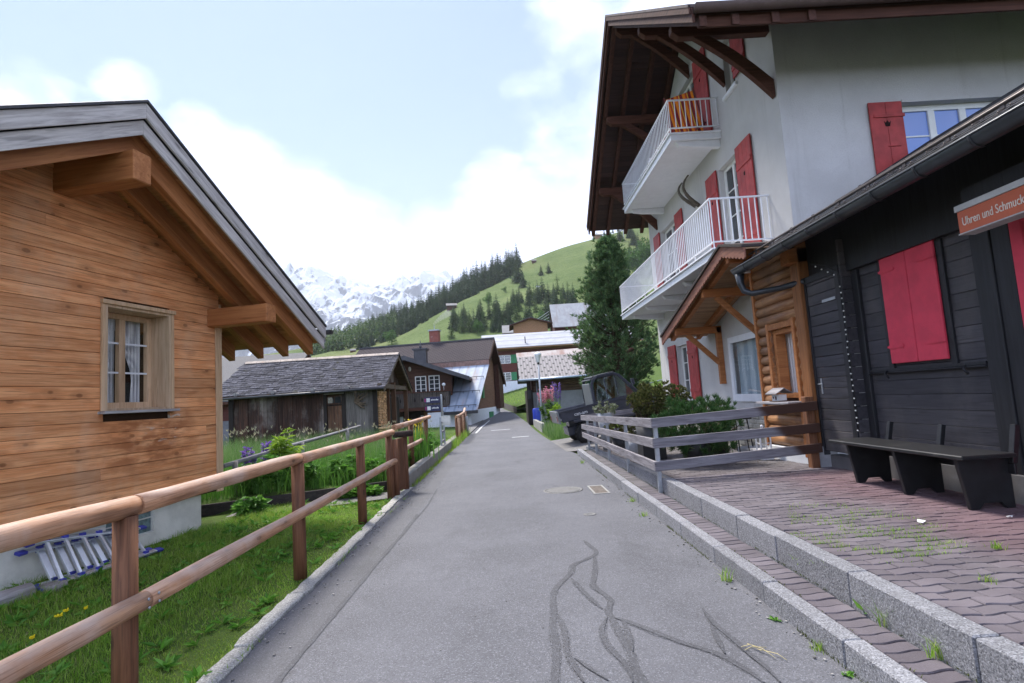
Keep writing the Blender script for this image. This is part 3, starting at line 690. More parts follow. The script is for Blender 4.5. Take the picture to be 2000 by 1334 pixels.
def drape(mb, x0, x1, z0, z1, y, tie=.35, n=26, side=1):
    vs = []; rows = 14
    for j in range(rows+1):
        t = j/rows; zz = z1+(z0-z1)*t
        k = 1-(1-tie)*math.sin(min(1, t/.72)*math.pi/2)**2 if t < .72 else tie+(t-.72)*.25
        for i in range(n+1):
            u = i/n; xx = (x1-(x1-x0)*k*(1-u)) if side > 0 else (x0+(x1-x0)*k*u)
            vs.append((xx, y+.018*math.sin(u*n*1.15+j*.05)*(.5+.5*k), zz))
    mb.add(vs, [(j*(n+1)+i, j*(n+1)+i+1, (j+1)*(n+1)+i+1, (j+1)*(n+1)+i) for j in range(rows) for i in range(n)], True)
drape(cu, a+.07, (a+b)/2, c+.05, d-.05, D+.07, .3, side=1); drape(cu, (a+b)/2, b-.07, c+.05, d-.05, D+.07, .3, side=1)
cu.build('curtain', m_curtain, wn)
rm_ = MB(); rm_.poly([(WS0-.4, D+.6, WZ0-.3), (WS1+.4, D+.6, WZ0-.3), (WS1+.4, D+.6, WZ1+.3), (WS0-.4, D+.6, WZ1+.3)]); rm_.build('room', plain('dark_room', (.02, .018, .016), .9, .1), wn)
# roof: covering, stepped barge boards, soffit, rafters, purlins
OV = 1.10; EV = 1.40; EL = -6.2
def slope_pt(s, y, dz): return (s, y, rz_(s)+dz)
rf = MB()
for s0, s1 in ((AP, EV), (EL, AP)):
    rf.slab([slope_pt(s0, -OV-.05, .0), slope_pt(s1, -OV-.05, .0), slope_pt(s1, 6.5, .0), slope_pt(s0, 6.5, .0)], (0, 0, .035))
rf.build('roof', m_darkmetal, house, .004)
for nm, y0, y1, d0, d1 in (('barge_board', -OV-.028, -OV, -.005, -.185), ('barge_board', -OV+.012, -OV+.04, -.20, -.37)):
    for s0, s1 in ((AP, EV), (EL, AP)):
        m_ = MB(); m_.slab([slope_pt(s0, y0, d0), slope_pt(s1, y0, d0), slope_pt(s1, y0, d1), slope_pt(s0, y0, d1)], (0, y1-y0, 0)); m_.build(nm, m_barge_r if s0 == AP else m_barge_l, house, .004)
fs = MB(); fs.box(EV-.01, EV+.02, -OV+.0, 6.5, rz_(EV)-.26, rz_(EV)-.02); fs.build('fascia', m_greywood_y, house, .003)
so_ = MB()
for s0, s1 in ((AP, EV-.02), (EL, AP)):
    n = int(abs(s1-s0)/.125)
    for i in range(n):
        p, q = s0+(s1-s0)*i/n, s0+(s1-s0)*(i+1)/n-.004
        so_.slab([slope_pt(p, -OV+.045, -.27), slope_pt(q, -OV+.045, -.27), slope_pt(q, 6.3, -.27), slope_pt(p, 6.3, -.27)], (0, 0, .02))
so_.build('soffit', wood('soffit_boards_y', (.46, .21, .085), (.33, .14, .05), 'y', 1, .7, .2), house)
for y in (-.88, -.42, .06, .62, 1.2, 1.8, 2.4, 3.0, 3.6, 4.2, 4.8, 5.4):
    for s0, s1 in ((AP, EV-.12), (EL+.1, AP)):
        if y > .2 and s1 < 0: continue
        a0 = s0 if y < .2 else .15
        m_ = MB(); m_.slab([slope_pt(a0, y-.06, -.275), slope_pt(s1, y-.06, -.275), slope_pt(s1, y-.06, -.53), slope_pt(a0, y-.06, -.57)], (0, .12, 0)); m_.build('rafter', m_rafter_r if s0 == AP else m_rafter_l, house, .005)
for s, z0, z1, y0 in ((AP, 4.24, 4.58, -1.08), (0.0, 2.97, 3.24, -1.02)):
    m_ = MB(); m_.slab([(s-.12, y0, z0+.02), (s+.12, y0, z0+.02), (s+.12, y0+.0, z1), (s-.12, y0, z1)], (0, .012, 0)); 
    m_ = MB(); m_.box(s-.12, s+.12, y0, .02 if s == AP else 5.5, z0, z1); m_.build('purlin', m_beam_y, house, .012)
gt = MB()
n = 10; vs = []
for yy in (-OV-.08, 6.5):
    for i in range(n+1): an = math.pi*i/n; vs.append((EV+.10-.075*math.cos(an), yy, rz_(EV)-.04-.075*math.sin(an)))
gt.add(vs, [(i, i+1, n+2+i, n+1+i) for i in range(n)]+[tuple(range(n+1)), tuple(range(n+1, 2*n+2))], True); gt.build('gutter', m_darkmetal, house)
sv = MB(); sv.box(AP-.05, AP+.05, .9, 1.05, TOPZ, TOPZ+.14); sv.build('roof_vent', m_darkmetal, house)

# ------------------------------------------------------------------ log railing
FX = -2.15
rail = thing('log_railing', 'brown post-and-rail fence of peeled round logs between lawn and lane', 'fence', (FX, 3.25, 0))
def roundpost(y0, h, r, name, par, x=0., z0=-.15): return MB().tube([(x, y0, z0), (x, y0, h)], [r*1.03, r], 16).build(name, m_post, par)
for y in (.65, 3.25, 5.85, 8.3, 10.28): roundpost(y-3.25, 1.09, .062, 'post', rail)
for y0, y1 in ((-1.5, 3.32), (3.325, 5.88), (5.885, 10.55)):
    k = 8; m_ = MB().tube([(random.uniform(-.006, .006), y0-3.25+(y1-y0)*i/k, 1.135+random.uniform(-.004, .004)-(.015 if y1 > 10 else 0)+max(0, 3.3-(y0+(y1-y0)*i/k))*.022) for i in range(k+1)], [.056+random.uniform(-.003, .003) for i in range(k+1)], 18); m_.build('rail', m_rail, rail)
for y0, y1 in ((-1.5, 3.24), (3.245, 10.2)):
    k = 10; m_ = MB().tube([(.108+random.uniform(-.004, .004), y0-3.25+(y1-y0)*i/k, .635+random.uniform(-.004, .004)+max(0, 3.2-(y0+(y1-y0)*i/k))*.018) for i in range(k+1)], [.052+random.uniform(-.003, .003) for i in range(k+1)], 18); m_.build('rail', m_rail, rail)
for dy, dz in ((-.045, .018), (.045, .022), (-.04, -.028), (.05, -.022)):
    MB().lathe([(.008, 0), (.008, .006), (.003, .008)], (.157 if abs(dz) < .03 else .15, dy-.005, .635+dz), 10, 'x').build('bolt', m_steel, rail)
gate = thing('slatted_gate', 'small brown gate panel of narrow upright slats between two log posts', 'gate', (-2.08, 10.45, 0))
for y, x in ((-.02, .0), (.62, .06)): MB().tube([(x, y, -.1), (x, y, 1.0)], [.06, .058], 14).build('post', m_post, gate)
sl2 = MB()
for i in range(8): y = .07+i*.065; sl2.box(.0+.008*i-.014, .0+.008*i+.014, y, y+.048, .05, 1.0)
sl2.build('slat_panel', m_post, gate, .004)
MB().tube([(-.09, .42, .96+.1), (.2, .66, .96+.1)], .06, 14).build('log_end', plain('burnt_log_end', (.05, .035, .03), .8, .2, .3, .3, 30), gate)
# railing beyond the gate on the garden wall
r2 = thing('log_railing', 'continuation of the round log railing above the concrete garden wall', 'fence', (-2.28, 11.2, .19))
for y in (2.2, 4.6): MB().tube([(0, y, -.1), (0, y, 1.0)], .058, 12).build('post', m_post, r2)
MB().tube([(0.08, -.1, 1.0), (.02, 2.2, 1.0), (-.02, 5.6, 1.03)], .054, 14).build('rail', m_rail, r2)
MB().tube([(.11, -.05, .52), (.06, 2.4, .50), (.03, 3.6, .50)], .05, 14).build('rail', m_rail, r2)
wallt = MB(); wallt.slab([(-2.20, 11.3, -.1), (-1.99, 11.3, -.1), (-2.06, 23.6, -.1), (-2.26, 23.6, -.1)], (0, 0, .36))
tag(wallt.build('garden_wall', plain('mossy_concrete', (.27, .255, .235), .9, .2, .2, scale=3, bump=.5, bscale=30, grime=(.13, .12, .09)), None, .012), 'low weathered concrete wall holding the garden bed beside the lane', 'wall')
# second bit of railing far along the lane
r3 = thing('log_railing', 'short curved stretch of log railing with orange-brown posts beside the tin-roofed house', 'fence', (-2.0, 25.4, .05))
cv = [(-.02, -3.2, .98), (0, -1.2, 1.0), (-.02, 1.0, 1.05), (-.12, 3.0, 1.2)]
MB().tube(cv, .055, 12).build('rail', m_rail, r3)
for i, y in enumerate((-3.0, -1.9, -.8, .3, 1.4, 2.4, 3.0)): MB().tube([(-.03-.02*max(0, y), y, -.2), (-.03-.02*max(0, y), y, .98+.03*max(0, y))], .055, 10).build('post', m_rail if i % 2 else m_post, r3)
gp_ = thing('bollard', 'grey round-topped metal post in front of the curved railing', 'post', (-1.95, 27.0, 0))
MB().lathe([(.07, 0), (.07, .85), (.05, .89), (.0, .90)], n=16).build('post', m_steel, gp_)
npost = thing('notice_board', 'blank pale notice plate on two grey metal posts at the end of the garden wall', 'sign', (-2.15, 18.6, .1))
for y in (-.4, .5): MB().box(-.03, .03, y-.03, y+.03, 0, 1.05).build('post', m_steel, npost)
MB().box(-.02, .28, -.06, -.035, .78, 1.08).build('plate', plain('pale_plate', (.58, .57, .52), .6, .3), npost)
pa = MB(); 
for zz in (.25, .55, .85): pa.box(-.02, .02, -.36, .46, zz, zz+.06)
pa.build('rail', m_greywood_y, npost)
# old weathered rail and bed edging in the garden
r4 = thing('old_garden_rail', 'thin weathered grey rail on rough posts running through the overgrown garden', 'fence', (-4.95, 10.2, 0))
MB().tube([(0, -.2, .76), (.05, 2.5, .86), (.1, 5.2, .93), (.2, 8.2, 1.04)], [.04, .045, .04, .035], 9).build('rail', m_greywood_y, r4)
for y, x in ((.15, .0), (3.3, .07), (6.8, .15)): MB().tube([(x+.05, y, .0), (x+.04, y, .80+.03*y)], .05, 8).build('post', m_greywood_z, r4)
bedg = MB(); bedg.beam((-6.6, 8.71, .09), (-2.32, 11.02, .09), .05, .22); tag(bedg.build('bed_edging', wood('dark_sleeper', (.045, .036, .032), (.022, .018, .017), 'x', 1, .3, .1, .8, .5), None, .006), 'dark timber edging board holding the near side of the garden bed', 'edging board')
bedg = MB(); bedg.beam((-4.4, 11.4, .22), (-2.35, 12.5, .22), .05, .16); tag(bedg.build('bed_edging', m_greywood, None, .006), 'second, paler edging board half hidden further back in the garden bed', 'edging board')

# ------------------------------------------------------------------ folded aluminium ladder against the plaster base
m_alu = plain('aluminium', (.62, .64, .68), .32, .5, .75, .06, 10)
m_blue = plain('blue_plastic', (.045, .05, .30), .5, .4, var=.1)
lad = thing('step_ladder', 'folded aluminium ladder with blue end caps lying against the white house base', 'ladder', HO, HROT)
def ladframe(x0, x1, lo, hi, n, slantx, drop, rw):
    (y0, z0), (y1, z1) = lo, hi
    for (yy, zz, dx, dr) in ((y0, z0, slantx, 0), (y1, z1, 0, drop)):
        MB().beam((x0+dx, yy, zz), (x1+dx, yy, zz-dr), .025, .062, (0, 1, .25)).build('side_rail', m_alu, lad, .004)
        for e, sg in ((x0+dx, -1), (x1+dx, 1)): ze = zz-(dr if sg > 0 else 0); MB().beam((e, yy, ze), (e+sg*.09, yy, ze-.005), .034, .072, (0, 1, .25)).build('end_cap', m_blue, lad, .006)
    for i in range(n):
        x = x0+.14+(x1-x0-.28)*i/(n-1)
        zt_ = z1-drop*(x-x0)/(x1-x0)
        MB().beam((x+slantx, y0, z0), (x, y1, zt_), rw, .026, (0, 1, 0)).build('rung', m_alu, lad, .003)
        for (xx, yy, zz) in ((x+slantx, y0, z0), (x, y1, zt_)): MB().box(xx-.03, xx+.03, yy-.02, yy+.02, zz-.035, zz+.035).build('rung_clip', m_blue, lad, .004)
ladframe(-2.72, -1.42, (-.44, .06), (-.08, .45), 6, -.13, .15, .040)
ladframe(-2.74, -1.48, (-.29, .06), (-.02, .37), 6, -.07, .09, .075)
MB().beam((-2.62, -.06, .505), (-1.85, -.03, .43), .03, .045, (0, 1, 0)).build('stay', m_alu, lad, .004)
MB().ball((-2.66, -.06, .50), .045).build('hinge', plain('black_plastic', (.02, .02, .022), .5), lad)
t = thing('log', 'grey sawn log lying in the grass at the foot of the house wall', 'log', HO, HROT)
MB().tube([(-3.6, -.36, .06), (-3.0, -.40, .07)], [.085, .08], 14).build('log_body', m_greywood, t)
t = thing('tree_stump', 'flat pale slice of stump beside the grey log', 'stump', HO, HROT)
MB().lathe([(.12, 0), (.115, .075), (.105, .085)], (-2.82, -.46, 0), 14).build('stump_body', m_greywood_z, t)

# ------------------------------------------------------------------ lawn
def wallx(y): return -4.45 - (8.7-y)*.2053
def lawn_pts(n, y0, y1, pw=1.0):
    y = y0+(y1-y0)*rng.random(n)**pw; y = y.clip(y0, y1); lo = np.array([wallx(v)+.02 for v in y]); hi = -2.0+rng.uniform(-.03, .05, n)
    return np.stack([lo+(hi-lo)*rng.random(n), y], 1)
P = lawn_pts(95000, 1.4, 10.3, 1.25)
near = np.clip(((P[:, 0]+2.0)/-.9), .35, 1)
patch = .62+.38*np.sin(P[:, 0]*3.1+np.sin(P[:, 1]*2.3))*np.cos(P[:, 1]*2.7)
blades('lawn_grass', P, lambda x, y: GZ(x, y), (.05, .15), (.003, .008), m_grass, 1.0, hv=near*patch)
cl = rng.random((420, 2)); cl = lawn_pts(420, 1.6, 10.2, 1.2); A = []
for c in cl:
    k = rng.integers(5, 10); az = rng.uniform(0, 6.28, k); C = np.repeat([[c[0], c[1], GZ(*c)+.01]], k, 0)
    A.append(leaves(C, np.stack([np.cos(az), np.sin(az), rng.uniform(.35, 1.3, k)], 1), rng.uniform(.05, .13, k), rng.uniform(.025, .05, k), fold=.35))
v, f = merge(*A); np_mesh('lawn_weeds', v, f, m_weed, kind='stuff')
yv = rng.uniform(2, 10.3, 900); P = np.stack([np.where(rng.random(900) < .6, -2.0, -1.86)+rng.uniform(-.02, .02, 900), yv], 1)
P = P[np.sin(P[:, 1]*2.2)+np.sin(P[:, 1]*5.1) > .2]; blades('kerb_grass', P, 0.0, (.02, .08), (.003, .007), m_grass, 1.1)
m_yellow = plain('yellow_petals', (.80, .62, .02), .7, .2)
m_stem = plain('green_stem', (.07, .15, .03), .7, .2)
for i, (px, py) in enumerate(((112, 1205), (126, 1195), (60, 1248), (165, 1190))):
    p = gp(px, py, .12); t = thing('dandelion', ('larger yellow dandelion in the grass left of the near fence post', 'smaller dandelion just behind the larger one', 'pale dandelion bud low in the grass at the left edge', 'tiny dandelion furthest right in the lawn')[i], 'flower', (p.x, p.y, 0), 0, 'dandelions in the lawn')
    MB().tube([(0, 0, 0), (.01, 0, .12)], .003, 5).build('stem', m_stem, t)
    h = MB(); sz = (.028, .02, .016, .014)[i]
    for k in range(14): an = k*2.4; h.beam((.01, 0, .12), (.01+math.cos(an)*sz, math.sin(an)*sz, .128+.008*(k % 3)), .008, .003)
    h.build('petals', m_yellow, t)
# overgrown garden: tall grass as ground cover, countable plants as things
def reg(n, x0, x1, y0, y1): return np.stack([rng.uniform(x0, x1, n), rng.uniform(y0, y1, n)], 1)
P = reg(26000, -13, -2.35, 12.6, 21.6); P = P[(P[:, 1] > 14) | (P[:, 0] > -5.2)]; blades('tall_meadow_grass', P, lambda x, y: GZ(x, y), (.30, .85), (.005, .012), m_tall, .55)
P = reg(17000, -6.4, -2.35, 9.2, 15.5); P = P[P[:, 1] > 9.9+(P[:, 0]+4.6)*.55+.1]; blades('garden_grass', P, lambda x, y: GZ(x, y), (.2, .6), (.006, .016), m_dark, .7)
hd = []
P = reg(170, -11, -2.4, 14, 21); 
C = np.stack([P[:, 0], P[:, 1], np.array([GZ(*p) for p in P])+rng.uniform(.55, .95, len(P))], 1)
v, f = tufts(C, np.tile([[0, 0, 1.]], (len(C), 1)), 5, (.05, .14), .02, .35); np_mesh('grass_seed_heads', v, f, leafmat('seed_heads', [(0, (.24, .25, .15)), (1, (.38, .34, .24))], .4), kind='stuff')
def leafy(name, label, cat, loc, h, rad, n, L, W, mat, stems=6, group=None, shape=1.0):
    t = thing(name, label, cat, loc, 0, group); st = MB(); C = []; Dv = []
    for i in range(stems):
        an = rng.uniform(0, 6.28); r = rad*math.sqrt(rng.random()); top = Vector((math.cos(an)*r, math.sin(an)*r, h*rng.uniform(.7, 1.05)*(1-.35*(r/rad)**2)))
        b = Vector((top.x*.25, top.y*.25, -.03)); mid = b.lerp(top, .5)+Vector((0, 0, h*.1)); st.tube([b, mid, top], [.008*h+.003, .006*h+.002, .003], 5)
        for k in range(n//stems):
            u = rng.uniform(.2, 1)**.8; p = (b.lerp(mid, u*2) if u < .5 else mid.lerp(top, u*2-1)); a2 = rng.uniform(0, 6.28)
            C.append(p); Dv.append((math.cos(a2), math.sin(a2), rng.uniform(-.1, .7)))
    st.build('stem', m_stem, t); C = np.array([tuple(c) for c in C]); Dv = np.array(Dv)
    v, f = leaves(C, Dv, rng.uniform(L*.6, L*1.2, len(C)), rng.uniform(W*.7, W*1.2, len(C)), fold=.4); np_mesh('leaves', v, f, mat, t); return t
GP = [(-4.3, 10.6, .75, .40, m_dark), (-3.95, 10.9, .55, .35, m_dark), (-3.5, 11.2, .5, .36, m_dark), (-4.75, 10.5, .45, .3, m_weed), (-3.1, 11.5, .5, .32, m_dark), (-2.75, 11.6, .45, .3, m_weed), (-4.2, 9.4, .28, .22, m_dark), (-3.0, 10.5, .26, .2, m_weed), (-2.6, 10.75, .22, .16, m_weed)]
GL = ['tall dark leafy perennial by the house corner behind the bed edging', 'dark leafy clump second from the house corner', 'dense leafy clump in the middle of the garden bed', 'paler leafy clump tight against the house corner', 'dark leafy clump just left of the second edging board', 'light leafy clump behind the slatted gate', 'low leafy clump on the path side at the house corner', 'low pale weed beside the garden path', 'smallest weed at the foot of the slatted gate']
for (x, y, h, r, m), lb in zip(GP, GL): leafy('garden_plant', lb, 'plant', (x, y, GZ(x, y)), h, r, int(420*h+160), .16, .09, m, 9, 'leafy plants in the garden bed')
m_lime = leafmat('lime_leaves', [(0, (.16, .28, .02)), (1, (.30, .42, .05))], .4)
leafy('fern_shrub', 'bright lime-green feathery shrub rising in front of the barn wall', 'shrub', (-4.62, 11.9, GZ(-4.6, 11.9)), 1.15, .32, 420, .16, .05, m_lime, 9)
def spikes(name, label, loc, n, h, mat, rad, group=None, cat='flower'):
    t = thing(name, label, cat, loc, 0, group); st = MB(); C = []
    for i in range(n):
        an = rng.uniform(0, 6.28); r = rad*math.sqrt(rng.random()); x, y = math.cos(an)*r, math.sin(an)*r; hh = h*rng.uniform(.75, 1.1); st.tube([(x*.6, y*.6, 0), (x, y, hh)], .006, 5)
        for k in range(26): u = rng.uniform(.55, 1); C.append((x*(.6+.4*u), y*(.6+.4*u), hh*u))
    st.build('stem', m_stem, t); C = np.array(C); d = rng.normal(size=C.shape); d[:, 2] = np.abs(d[:, 2])*.6
    v, f = leaves(C, d, .08, .06); np_mesh('petals', v, f, mat, t); return t
m_purple = leafmat('purple_petals', [(0, (.13, .06, .30)), (1, (.26, .15, .48))], .3); m_pink = leafmat('pink_petals', [(0, (.55, .16, .28)), (1, (.75, .38, .46))], .3)
spikes('purple_flowers', 'purple flower spikes beside the house corner in the garden', (-5.35, 12.2, .2), 14, .75, m_purple, .35)
iris = thing('yellow_iris', 'sword-leaved iris clump with yellow blooms at the lane side of the garden', 'flower', (-2.42, 14.9, .2))
P = np.stack([rng.normal(0, .16, 260), rng.normal(0, .35, 260)], 1); blades('leaves', P, 0.0, (.5, .95), (.02, .035), m_weed, .3, None, 3, iris)
for i in range(6):
    c = (rng.uniform(-.15, .2), rng.uniform(-.4, .4), rng.uniform(.85, 1.05)); b = MB().tube([(c[0], c[1], 0), c], .006, 5)
    for k in range(6): an = k*1.05; b.beam(c, (c[0]+math.cos(an)*.06, c[1]+math.sin(an)*.06, c[2]+.03*(-1)**k), .035, .006)
    b.build('bloom', m_yellow, iris)
for i, (y, x, lb) in enumerate(((12.3, -2.45, 'bushy green plant on the garden wall next to the gate'), (13.4, -2.5, 'green clump between gate and iris on the garden wall'), (16.6, -2.4, 'leafy yellow-green plant beyond the iris'), (17.6, -2.45, 'leafy plant by the blank notice plate'))):
    leafy('border_plant', lb, 'plant', (x, y, .18), .55, .3, 260, .16, .06, m_weed if i % 2 else m_dark, 8, 'border plants along the garden wall')
P = np.stack([rng.uniform(-2.05, -1.9, 2600), rng.uniform(20, 28, 2600)], 1); P[:, 0] += rng.uniform(-.35, .05, 2600); blades('verge_grass', P, 0.0, (.12, .45), (.008, .016), m_grass, .7)
P = np.stack([rng.uniform(-2.0, -1.9, 700), rng.uniform(11.3, 20, 700)], 1); blades('wall_foot_grass', P, 0.0, (.03, .14), (.006, .012), m_lime, .9)
# ------------------------------------------------------------------ white house on the right
FXX = 5.0; RY, RZT, RSL = 13.3, 10.9, .685
def wroof(y): return RZT - RSL*abs(y-RY)
wh = thing('chalet_house', 'tall white rendered house with red shutters, two white balconies and a deep brown gable roof', 'house', (0, 0, 0))
def sheet(mb, cells_u, cells_v, holes, P):           # grid wall with openings; P(u, v, d) -> point
    us = sorted(set(cells_u + [h[i] for h in holes for i in (0, 1)])); vs = sorted(set(cells_v + [h[i] for h in holes for i in (2, 3)]))
    for a, b in zip(us, us[1:]):
        for c, d in zip(vs, vs[1:]):
            um, vm = (a+b)/2, (c+d)/2
            if any(h[0] < um < h[1] and h[2] < vm < h[3] for h in holes): continue
            mb.poly([P(a, c, 0), P(b, c, 0), P(b, d, 0), P(a, d, 0)])
    for a, b, c, d in [h[:4] for h in holes]:
        R = .20
        for q in (((a, c), (a, d)), ((b, c), (b, d)), ((a, c), (b, c)), ((a, d), (b, d))):
            (u0, v0), (u1, v1) = q; mb.poly([P(u0, v0, 0), P(u1, v1, 0), P(u1, v1, R), P(u0, v0, R)])
OPEN = dict(small=(10.85, 11.32, 7.62, 8.75), topdoor=(12.95, 14.35, 7.12, 9.25), door=(11.15, 12.15, 4.1, 6.32), win1=(15.4, 16.9, 4.1, 6.32), ground=(15.35, 16.35, 1.30, 2.78), big=(10.95, 12.55, 1.22, 2.62))
mb = MB(); holes = list(OPEN.values())
sheet(mb, [9.3, 18.2], [0, 7.3], [h for h in holes if h[3] < 7.2], lambda u, v, d: (FXX+d, u, v))
# gable strip by strip up to the roof line
us = sorted({9.3, 18.2, RY} | {h[i] for h in holes if h[3] > 7.2 for i in (0, 1)})
for a, b in zip(us, us[1:]):
    ta, tb = wroof(a)-.30, wroof(b)-.30; hh = [h for h in holes if h[3] > 7.2 and h[0] < (a+b)/2 < h[1]]
    if not hh: mb.poly([(FXX, a, 7.3), (FXX, b, 7.3), (FXX, b, tb), (FXX, a, ta)])
    else:
        h = hh[0]
        if h[2] > 7.3: mb.poly([(FXX, a, 7.3), (FXX, b, 7.3), (FXX, b, h[2]), (FXX, a, h[2])])
        mb.poly([(FXX, a, h[3]), (FXX, b, h[3]), (FXX, b, tb), (FXX, a, ta)])
for h in holes:
    if h[3] > 7.2:
        a, b, c, d = h; c = max(c, 7.3)
        for q in (((a, c), (a, d)), ((b, c), (b, d)), ((a, d), (b, d)), ((a, c), (b, c))): mb.poly([(FXX, *q[0]), (FXX, *q[1]), (FXX+.2, *q[1]), (FXX+.2, *q[0])])
swx0, swz1 = AT(1758, 195, 9.3).x, AT(1760, 203, 9.3).z
SW = (swx0, swx0+1.72, swz1-1.35, swz1)
sheet(mb, [FXX, 15], [0, 7.86], [SW], lambda u, v, d: (u, 9.3+d, v))
mb.poly([(FXX, 18.2, 0), (15, 18.2, 0), (15, 18.2, 7.5), (FXX, 18.2, 7.5)])
mb.build('wall', m_plaster, wh)
ib = MB(); ib.box(FXX+.9, 14.5, 10.0, 17.6, .2, 7.6); ib.build('interior', plain('dark_interior', (.03, .03, .03), .9, .1), wh)
# windows on the facade: frame plane just inside the reveal
def fwin(name, y0, y1, z0, z1, cols, rows, mat=m_white_frame, fw=.07, xx=FXX+.12, curtain=True, glass=m_glass, door=False):
    f = MB(); f.box(xx, xx+.06, y0, y0+fw, z0, z1); f.box(xx, xx+.06, y1-fw, y1, z0, z1); f.box(xx, xx+.06, y0+fw, y1-fw, z0, z0+fw*(2.2 if door else 1.2)); f.box(xx, xx+.06, y0+fw, y1-fw, z1-fw, z1)
    for i in range(1, cols): y = y0+(y1-y0)*i/cols; f.box(xx-.004, xx+.056, y-fw*.6, y+fw*.6, z0+fw, z1-fw)
    wo = f.build(name, mat, wh, .004)
    m = MB()
    for r in range(1, rows): z = z0+(z1-z0)*r/rows; m.box(xx+.012, xx+.04, y0+fw, y1-fw, z-.012, z+.012)
    if rows > 1: m.build('muntin', mat, wo)
    g = MB(); g.box(xx+.03, xx+.036, y0+fw*.9, y1-fw*.9, z0+fw*.9, z1-fw*.9); g.build('pane', glass, wo); return wo
fwin('window', *OPEN['small'], 1, 1); fwin('balcony_door', *OPEN['topdoor'], 2, 4, door=True); fwin('balcony_door', *OPEN['door'], 2, 4, door=True)
fwin('window', *OPEN['win1'], 2, 3); fwin('window', *OPEN['ground'], 2, 3)
bw = fwin('terrace_window', *OPEN['big'], 1, 1, m_white, .13, FXX+.0-.03, glass=m_clear)
c = MB(); n = 60; y0, y1, z0, z1 = 11.08, 12.42, 1.36, 2.50
c.add([(FXX+.12+.02*math.sin(i*1.9), y0+(y1-y0)*i/n, zz) for zz in (z0, z1) for i in range(n+1)], [(i, i+1, n+2+i, n+1+i) for i in range(n)], True)
tcur = NT('grey_blue_curtain'); tcur.done(tcur.mix(tcur.wave(5, axis='Y', dist=1), (.30, .38, .43), (.52, .60, .64)), .9, .1); c.build('curtain', tcur.m, bw)
MB().box(FXX-.06, FXX+.05, 15.2, 16.5, 1.24, 1.30).build('window_sill', m_white, wh, .006); MB().box(FXX-.06, FXX+.05, 10.75, 11.42, 7.54, 7.62).build('window_sill', m_white, wh, .006)
# shutters: boards, two ledges and a small cut-out
def shutter(y0, y1, z0, z1, x=FXX-.035, par=None, nb=4, flip=False, mat=m_red):
    f = MB(); w_ = (y1-y0)/nb
    for i in range(nb): f.box(x-.02, x+.012, y0+i*w_+.0015, y0+(i+1)*w_-.0015, z0, z1)
    for z in (z0+.16*(z1-z0), z0+.80*(z1-z0)): f.box(x-.038, x-.0202, y0+.012, y1-.012, z-.045, z+.045)
    so = f.build('shutter', mat, par or wh, .004)
    k = MB(); yc, zc = (y0+y1)/2, z0+.71*(z1-z0); k.slab([(x-.0215, yc-.04, zc+.04), (x-.0215, yc-.02, zc+.01), (x-.0215, yc, zc+.05), (x-.0215, yc+.02, zc+.01), (x-.0215, yc+.04, zc+.04), (x-.0215, yc+.025, zc-.04), (x-.0215, yc-.025, zc-.04)], (-.002, 0, 0)); k.build('cut_out', plain('cut_out_dark', (.02, .01, .01), .9, .1), so)
    return so
for q in ((10.28, 10.83, 7.70, 8.83), (12.15, 12.93, 7.12, 9.32), (14.45, 15.1, 7.12, 9.25), (10.42, 11.12, 4.12, 6.36), (12.2, 12.85, 4.12, 6.36), (14.72, 15.35, 4.12, 6.36), (16.95, 17.6, 4.12, 6.36), (14.55, 15.30, 1.26, 2.84), (16.4, 17.15, 1.26, 2.84)): shutter(*q)
def shutter_front(x0, x1, z0, z1, y):
    f = MB(); w_ = (x1-x0)/2
    for i in range(2): f.box(x0+i*w_+.002, x0+(i+1)*w_-.002, y-.02, y+.012, z0, z1)
    f.box(x0+.07, x1+.02, y-.038, y-.0202, z1-.28, z1-.22); f.box(x0+.25, x0+.47, y-.035, y-.0202, z1-.80, z1-.785); so = f.build('shutter', m_red, wh, .004)
    k = MB(); xc, zc = (x0+x1)/2, z1-.39; k.slab([(xc-.06, y-.0215, zc+.05), (xc-.03, y-.0215, zc+.015), (xc, y-.0215, zc+.06), (xc+.03, y-.0215, zc+.015), (xc+.06, y-.0215, zc+.05), (xc+.04, y-.0215, zc-.05), (xc-.04, y-.0215, zc-.05)], (0, -.002, 0)); k.build('cut_out', plain('cut_out_dark2', (.02, .01, .01), .9, .1), so)
shutter_front(SW[0]-.60, SW[0]-.02, SW[2]-.04, SW[3]+.03, 9.3-.03)
f = MB(); x0, x1, z0, z1 = SW; fw = .06
f.box(x0, x1, 9.40, 9.46, z1-fw-.04, z1); f.box(x0, x1, 9.40, 9.46, z0, z0+fw)
for i in range(4): x = x0+fw/2+(x1-x0-fw)*i/3; f.box(x-fw*(.5 if i in (0, 3) else 1), x+fw*(.5 if i in (0, 3) else 1), 9.395, 9.455, z0+fw, z1-fw-.04)
wo = f.build('window', m_white_frame, wh, .005)
f = MB()
for i in range(3): xa = x0+fw+(x1-x0-fw)*i/3; f.box(xa, xa+(x1-x0)/3-fw, 9.415, 9.44, z1-.56, z1-.535)
f.build('muntin', m_white_frame, wo)
f = MB(); f.box(x0+.03, x1-.03, 9.43, 9.436, z0+.03, z1-.05); f.build('pane', m_glass_blue, wo)
f = MB(); f.box(x0-.02, x1+.02, 9.24, 9.3-.003, z1+.0, z1+.05); f.build('lintel', m_plaster, wo)
